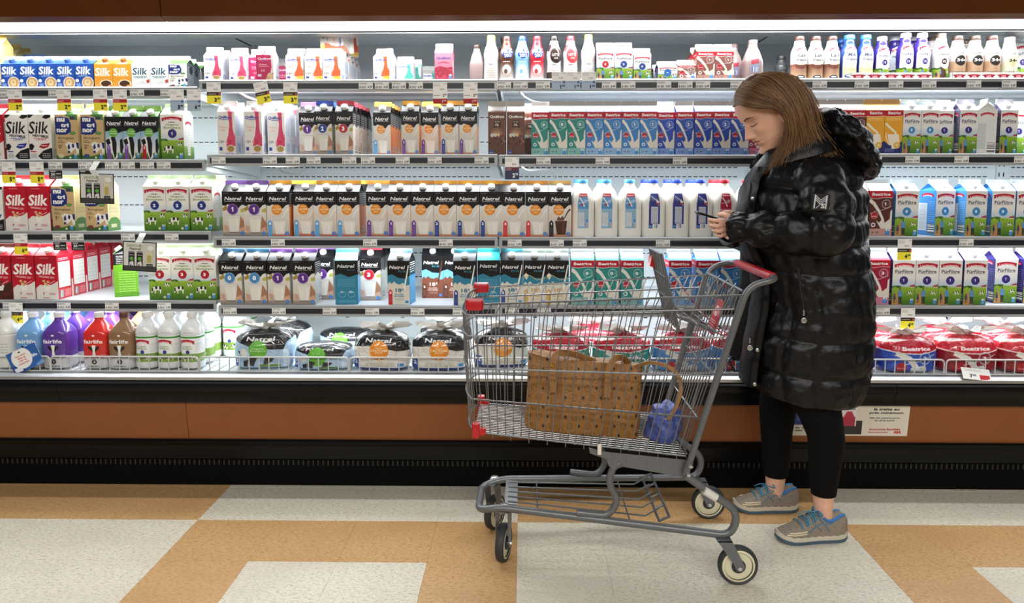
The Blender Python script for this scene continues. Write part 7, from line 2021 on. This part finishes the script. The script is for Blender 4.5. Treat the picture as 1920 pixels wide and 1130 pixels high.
# ---- running shoes
M_UP = mat('shoe_mesh_taupe', '#84786a', .7, vary=.18, scale=160, bump=.3, bscale=500)
M_MID = mat('shoe_midsole', '#bdb4a2', .6)
M_OUT = mat('shoe_outsole', '#3f5263', .6)
M_BLU = mat('shoe_blue', '#3f7f9c', .6)
M_STR = mat('shoe_stripe', '#5d7486', .45)
M_PIP = mat('shoe_pale_trim', '#d0c3a2', .5)
ST = [0, .06, .15, .28, .42, .55, .68, .8, .9, .96, 1]
SWd = [.020, .032, .037, .037, .036, .038, .042, .041, .034, .024, .008]
SHt = [.082, .098, .094, .080, .100, .086, .066, .054, .045, .038, .028]
SZ0 = [.006, .002, .0, .0, .0, .0, .0, .0, .005, .010, .015]
def shoe(heel, toe, lab):
    heel, toe = Vector(heel), Vector(toe); L = (toe - heel).length; ax = (toe - heel).normalized(); la = Vector((-ax.y, ax.x, 0))
    def PT(t, w, z): return heel + ax * (t * L) + la * w + Vector((0, 0, z))
    e = wear('shoe', MB(), M_UP) if False else None
    b = MB(); rs = []
    for t in np.linspace(0, 1, 40):
        w, h, z0 = interp(t, ST, SWd), interp(t, ST, SHt), interp(t, ST, SZ0) + .022
        ring = []
        for k in range(25):
            a = pi * k / 24
            c_, s_ = cos(a), sin(a)
            top = max(h - z0, .004)
            nar = 1 - (.10 if t < .45 else .30 if t < .6 else .12) * s_ ** 2
            ring.append(PT(t, w * .97 * math.copysign(abs(c_) ** .55, c_) * nar, z0 + top * s_ ** .6))
        rs.append(ring)
    b.rings(rs, closed=True)
    up = wear('shoe', b, M_UP); up['label'] = lab
    def sub(nm, b, m, s=60): return b.build(nm, m, up, s)
    def sole(z_lo, z_hi, grow, nm, m, waves):
        b = MB(); rs = []
        for t in np.linspace(0, 1, 44):
            w, z0 = interp(t, ST, SWd) + grow, interp(t, ST, SZ0)
            wv = .0015 * sin(t * 60) if waves else 0
            rs.append([PT(t, -w, z0 + z_lo), PT(t, -w - .001, z0 + (z_lo + z_hi) / 2), PT(t, -w, z0 + z_hi + wv), PT(t, w, z0 + z_hi + wv), PT(t, w + .001, z0 + (z_lo + z_hi) / 2), PT(t, w, z0 + z_lo)])
        b.rings(rs); return sub(nm, b, m)
    sole(.013, .028, .0025, 'midsole', M_MID, True); sole(.0005, .0135, .0015, 'outsole', M_OUT, False)
    def SP(t, a, o=.0015):
        w, h, z0 = interp(t, ST, SWd), interp(t, ST, SHt), interp(t, ST, SZ0) + .022
        s_, c_ = sin(a), cos(a); nar = 1 - (.10 if t < .45 else .30 if t < .6 else .12) * s_ ** 2
        return PT(t, (w * .97 * math.copysign(abs(c_) ** .55, c_) * nar) + math.copysign(o, c_), z0 + (h - z0) * s_ ** .6 + o * s_)
    near = 1 if la.y < 0 else -1
    A = lambda d: (d if near > 0 else pi - d)
    for side in (1, -1):
        AA = (lambda d: A(d)) if side > 0 else (lambda d: pi - A(d))
        for p0, p1, m in (((.30, .22), (.46, 1.0), M_STR), ((.42, .16), (.58, .95), M_STR), ((.24, .75), (.62, .18), M_STR), ((.14, .95), (.55, .30), M_STR), ((.62, .3), (.86, .55), M_PIP), ((.62, .18), (.9, .3), M_PIP)):
            b = MB(); b.tube([SP(p0[0] + (p1[0] - p0[0]) * k / 8, AA(p0[1] + (p1[1] - p0[1]) * k / 8)) for k in range(9)], .0024, 5); sub('stripe', b, m)
    for k in range(6):
        t = .42 + .048 * k
        b = MB(); b.tube([SP(t + (.02 if k % 2 else 0), pi * (.22 + .56 * q / 8), .004) for q in range(9)], .0026, 6); sub('lace', b, M_BLU)
    b = MB(); p = SP(.44, pi / 2, .006)
    for sg in (-1, 1):
        b.tube(crom([p, p + la * sg * .02 + Vector((0, 0, .012)), p + la * sg * .036 - ax * .006 + Vector((0, 0, .002)), p + la * sg * .014 + ax * .01], 5), .0022, 6); b.tube(crom([p, p + la * sg * .018 + ax * .03 + Vector((0, 0, -.004)), p + la * sg * .03 + ax * .05 + Vector((0, 0, -.018))], 5), .002, 6)
    sub('lace_bow', b, M_BLU)
    b = MB(); pts = [SP(t, A(q), .001) for t, q in ((.05, 1.25), (.12, 1.12), (.22, .98), (.3, 1.0), (.36, 1.12))]; b.tube(crom(pts, 5), .0055, 8); pts = [SP(t, pi - A(q), .001) for t, q in ((.05, 1.25), (.12, 1.12), (.22, .98), (.3, 1.0), (.36, 1.12))]; b.tube(crom(pts, 5), .0055, 8); sub('collar_lining', b, mat('shoe_lining_blue', '#2f6fae', .7))
    b = MB(); c0 = SP(.38, pi / 2, 0); b.obox(c0 + Vector((0, 0, .008)) - ax * .004, ax * .006 + Vector((0, 0, .004)), la * .02, Vector((0, 0, .022)) - ax * .012); sub('tongue', b, mat('shoe_tongue', '#8d8276', .7))
hn, tn = atz(1581, 1000, .01), atz(1443, 992, .012)
shoe((hn.x, 2.605, 0), (tn.x, 2.575, 0), 'taupe running shoe with blue laces, nearer the camera')
hf, tf = at(1493, 962, 2.835), at(1366, 958, 2.83)
shoe((hf.x, 2.835, 0), (hf.x - .250, 2.828, 0), 'taupe running shoe with blue laces, nearer the dairy case')
# ---- phone, held in both hands
b = MB()
th_, wh_, lh_ = PN * .004, PWd * .0355, PL * .0735
rs = []
for s_, k in ((-1, .97), (-.7, 1), (.7, 1), (1, .97)):
    ring = []
    for x, y in sup(1, 1, 9, 28): ring.append(PC + lh_ * x * k + wh_ * y * k + th_ * s_)
    rs.append(ring)
b.rings(rs)
ph = b.build('smartphone', mat('phone_black', '#0c0c0e', .25), None, 40); tag(ph, 'slim black smartphone held in both hands of the person', 'phone')
b = MB(); b.quad([PC + lh_ * x * .94 + wh_ * y * .9 + th_ * 1.04 for x, y in ((-1, -1), (1, -1), (1, 1), (-1, 1))][::1]); b.build('screen', mat('phone_screen', '#1a2028', .1, emit='#aab4c4', estr=.25), ph)
b = MB(); c0 = PH_A + PL * .008 - PN * .006; b.obox(c0, PL * .008, PWd * .02, PN * .0022); b.build('camera_bump', mat('camera_bump_grey', '#8d9196', .3, .5), ph)
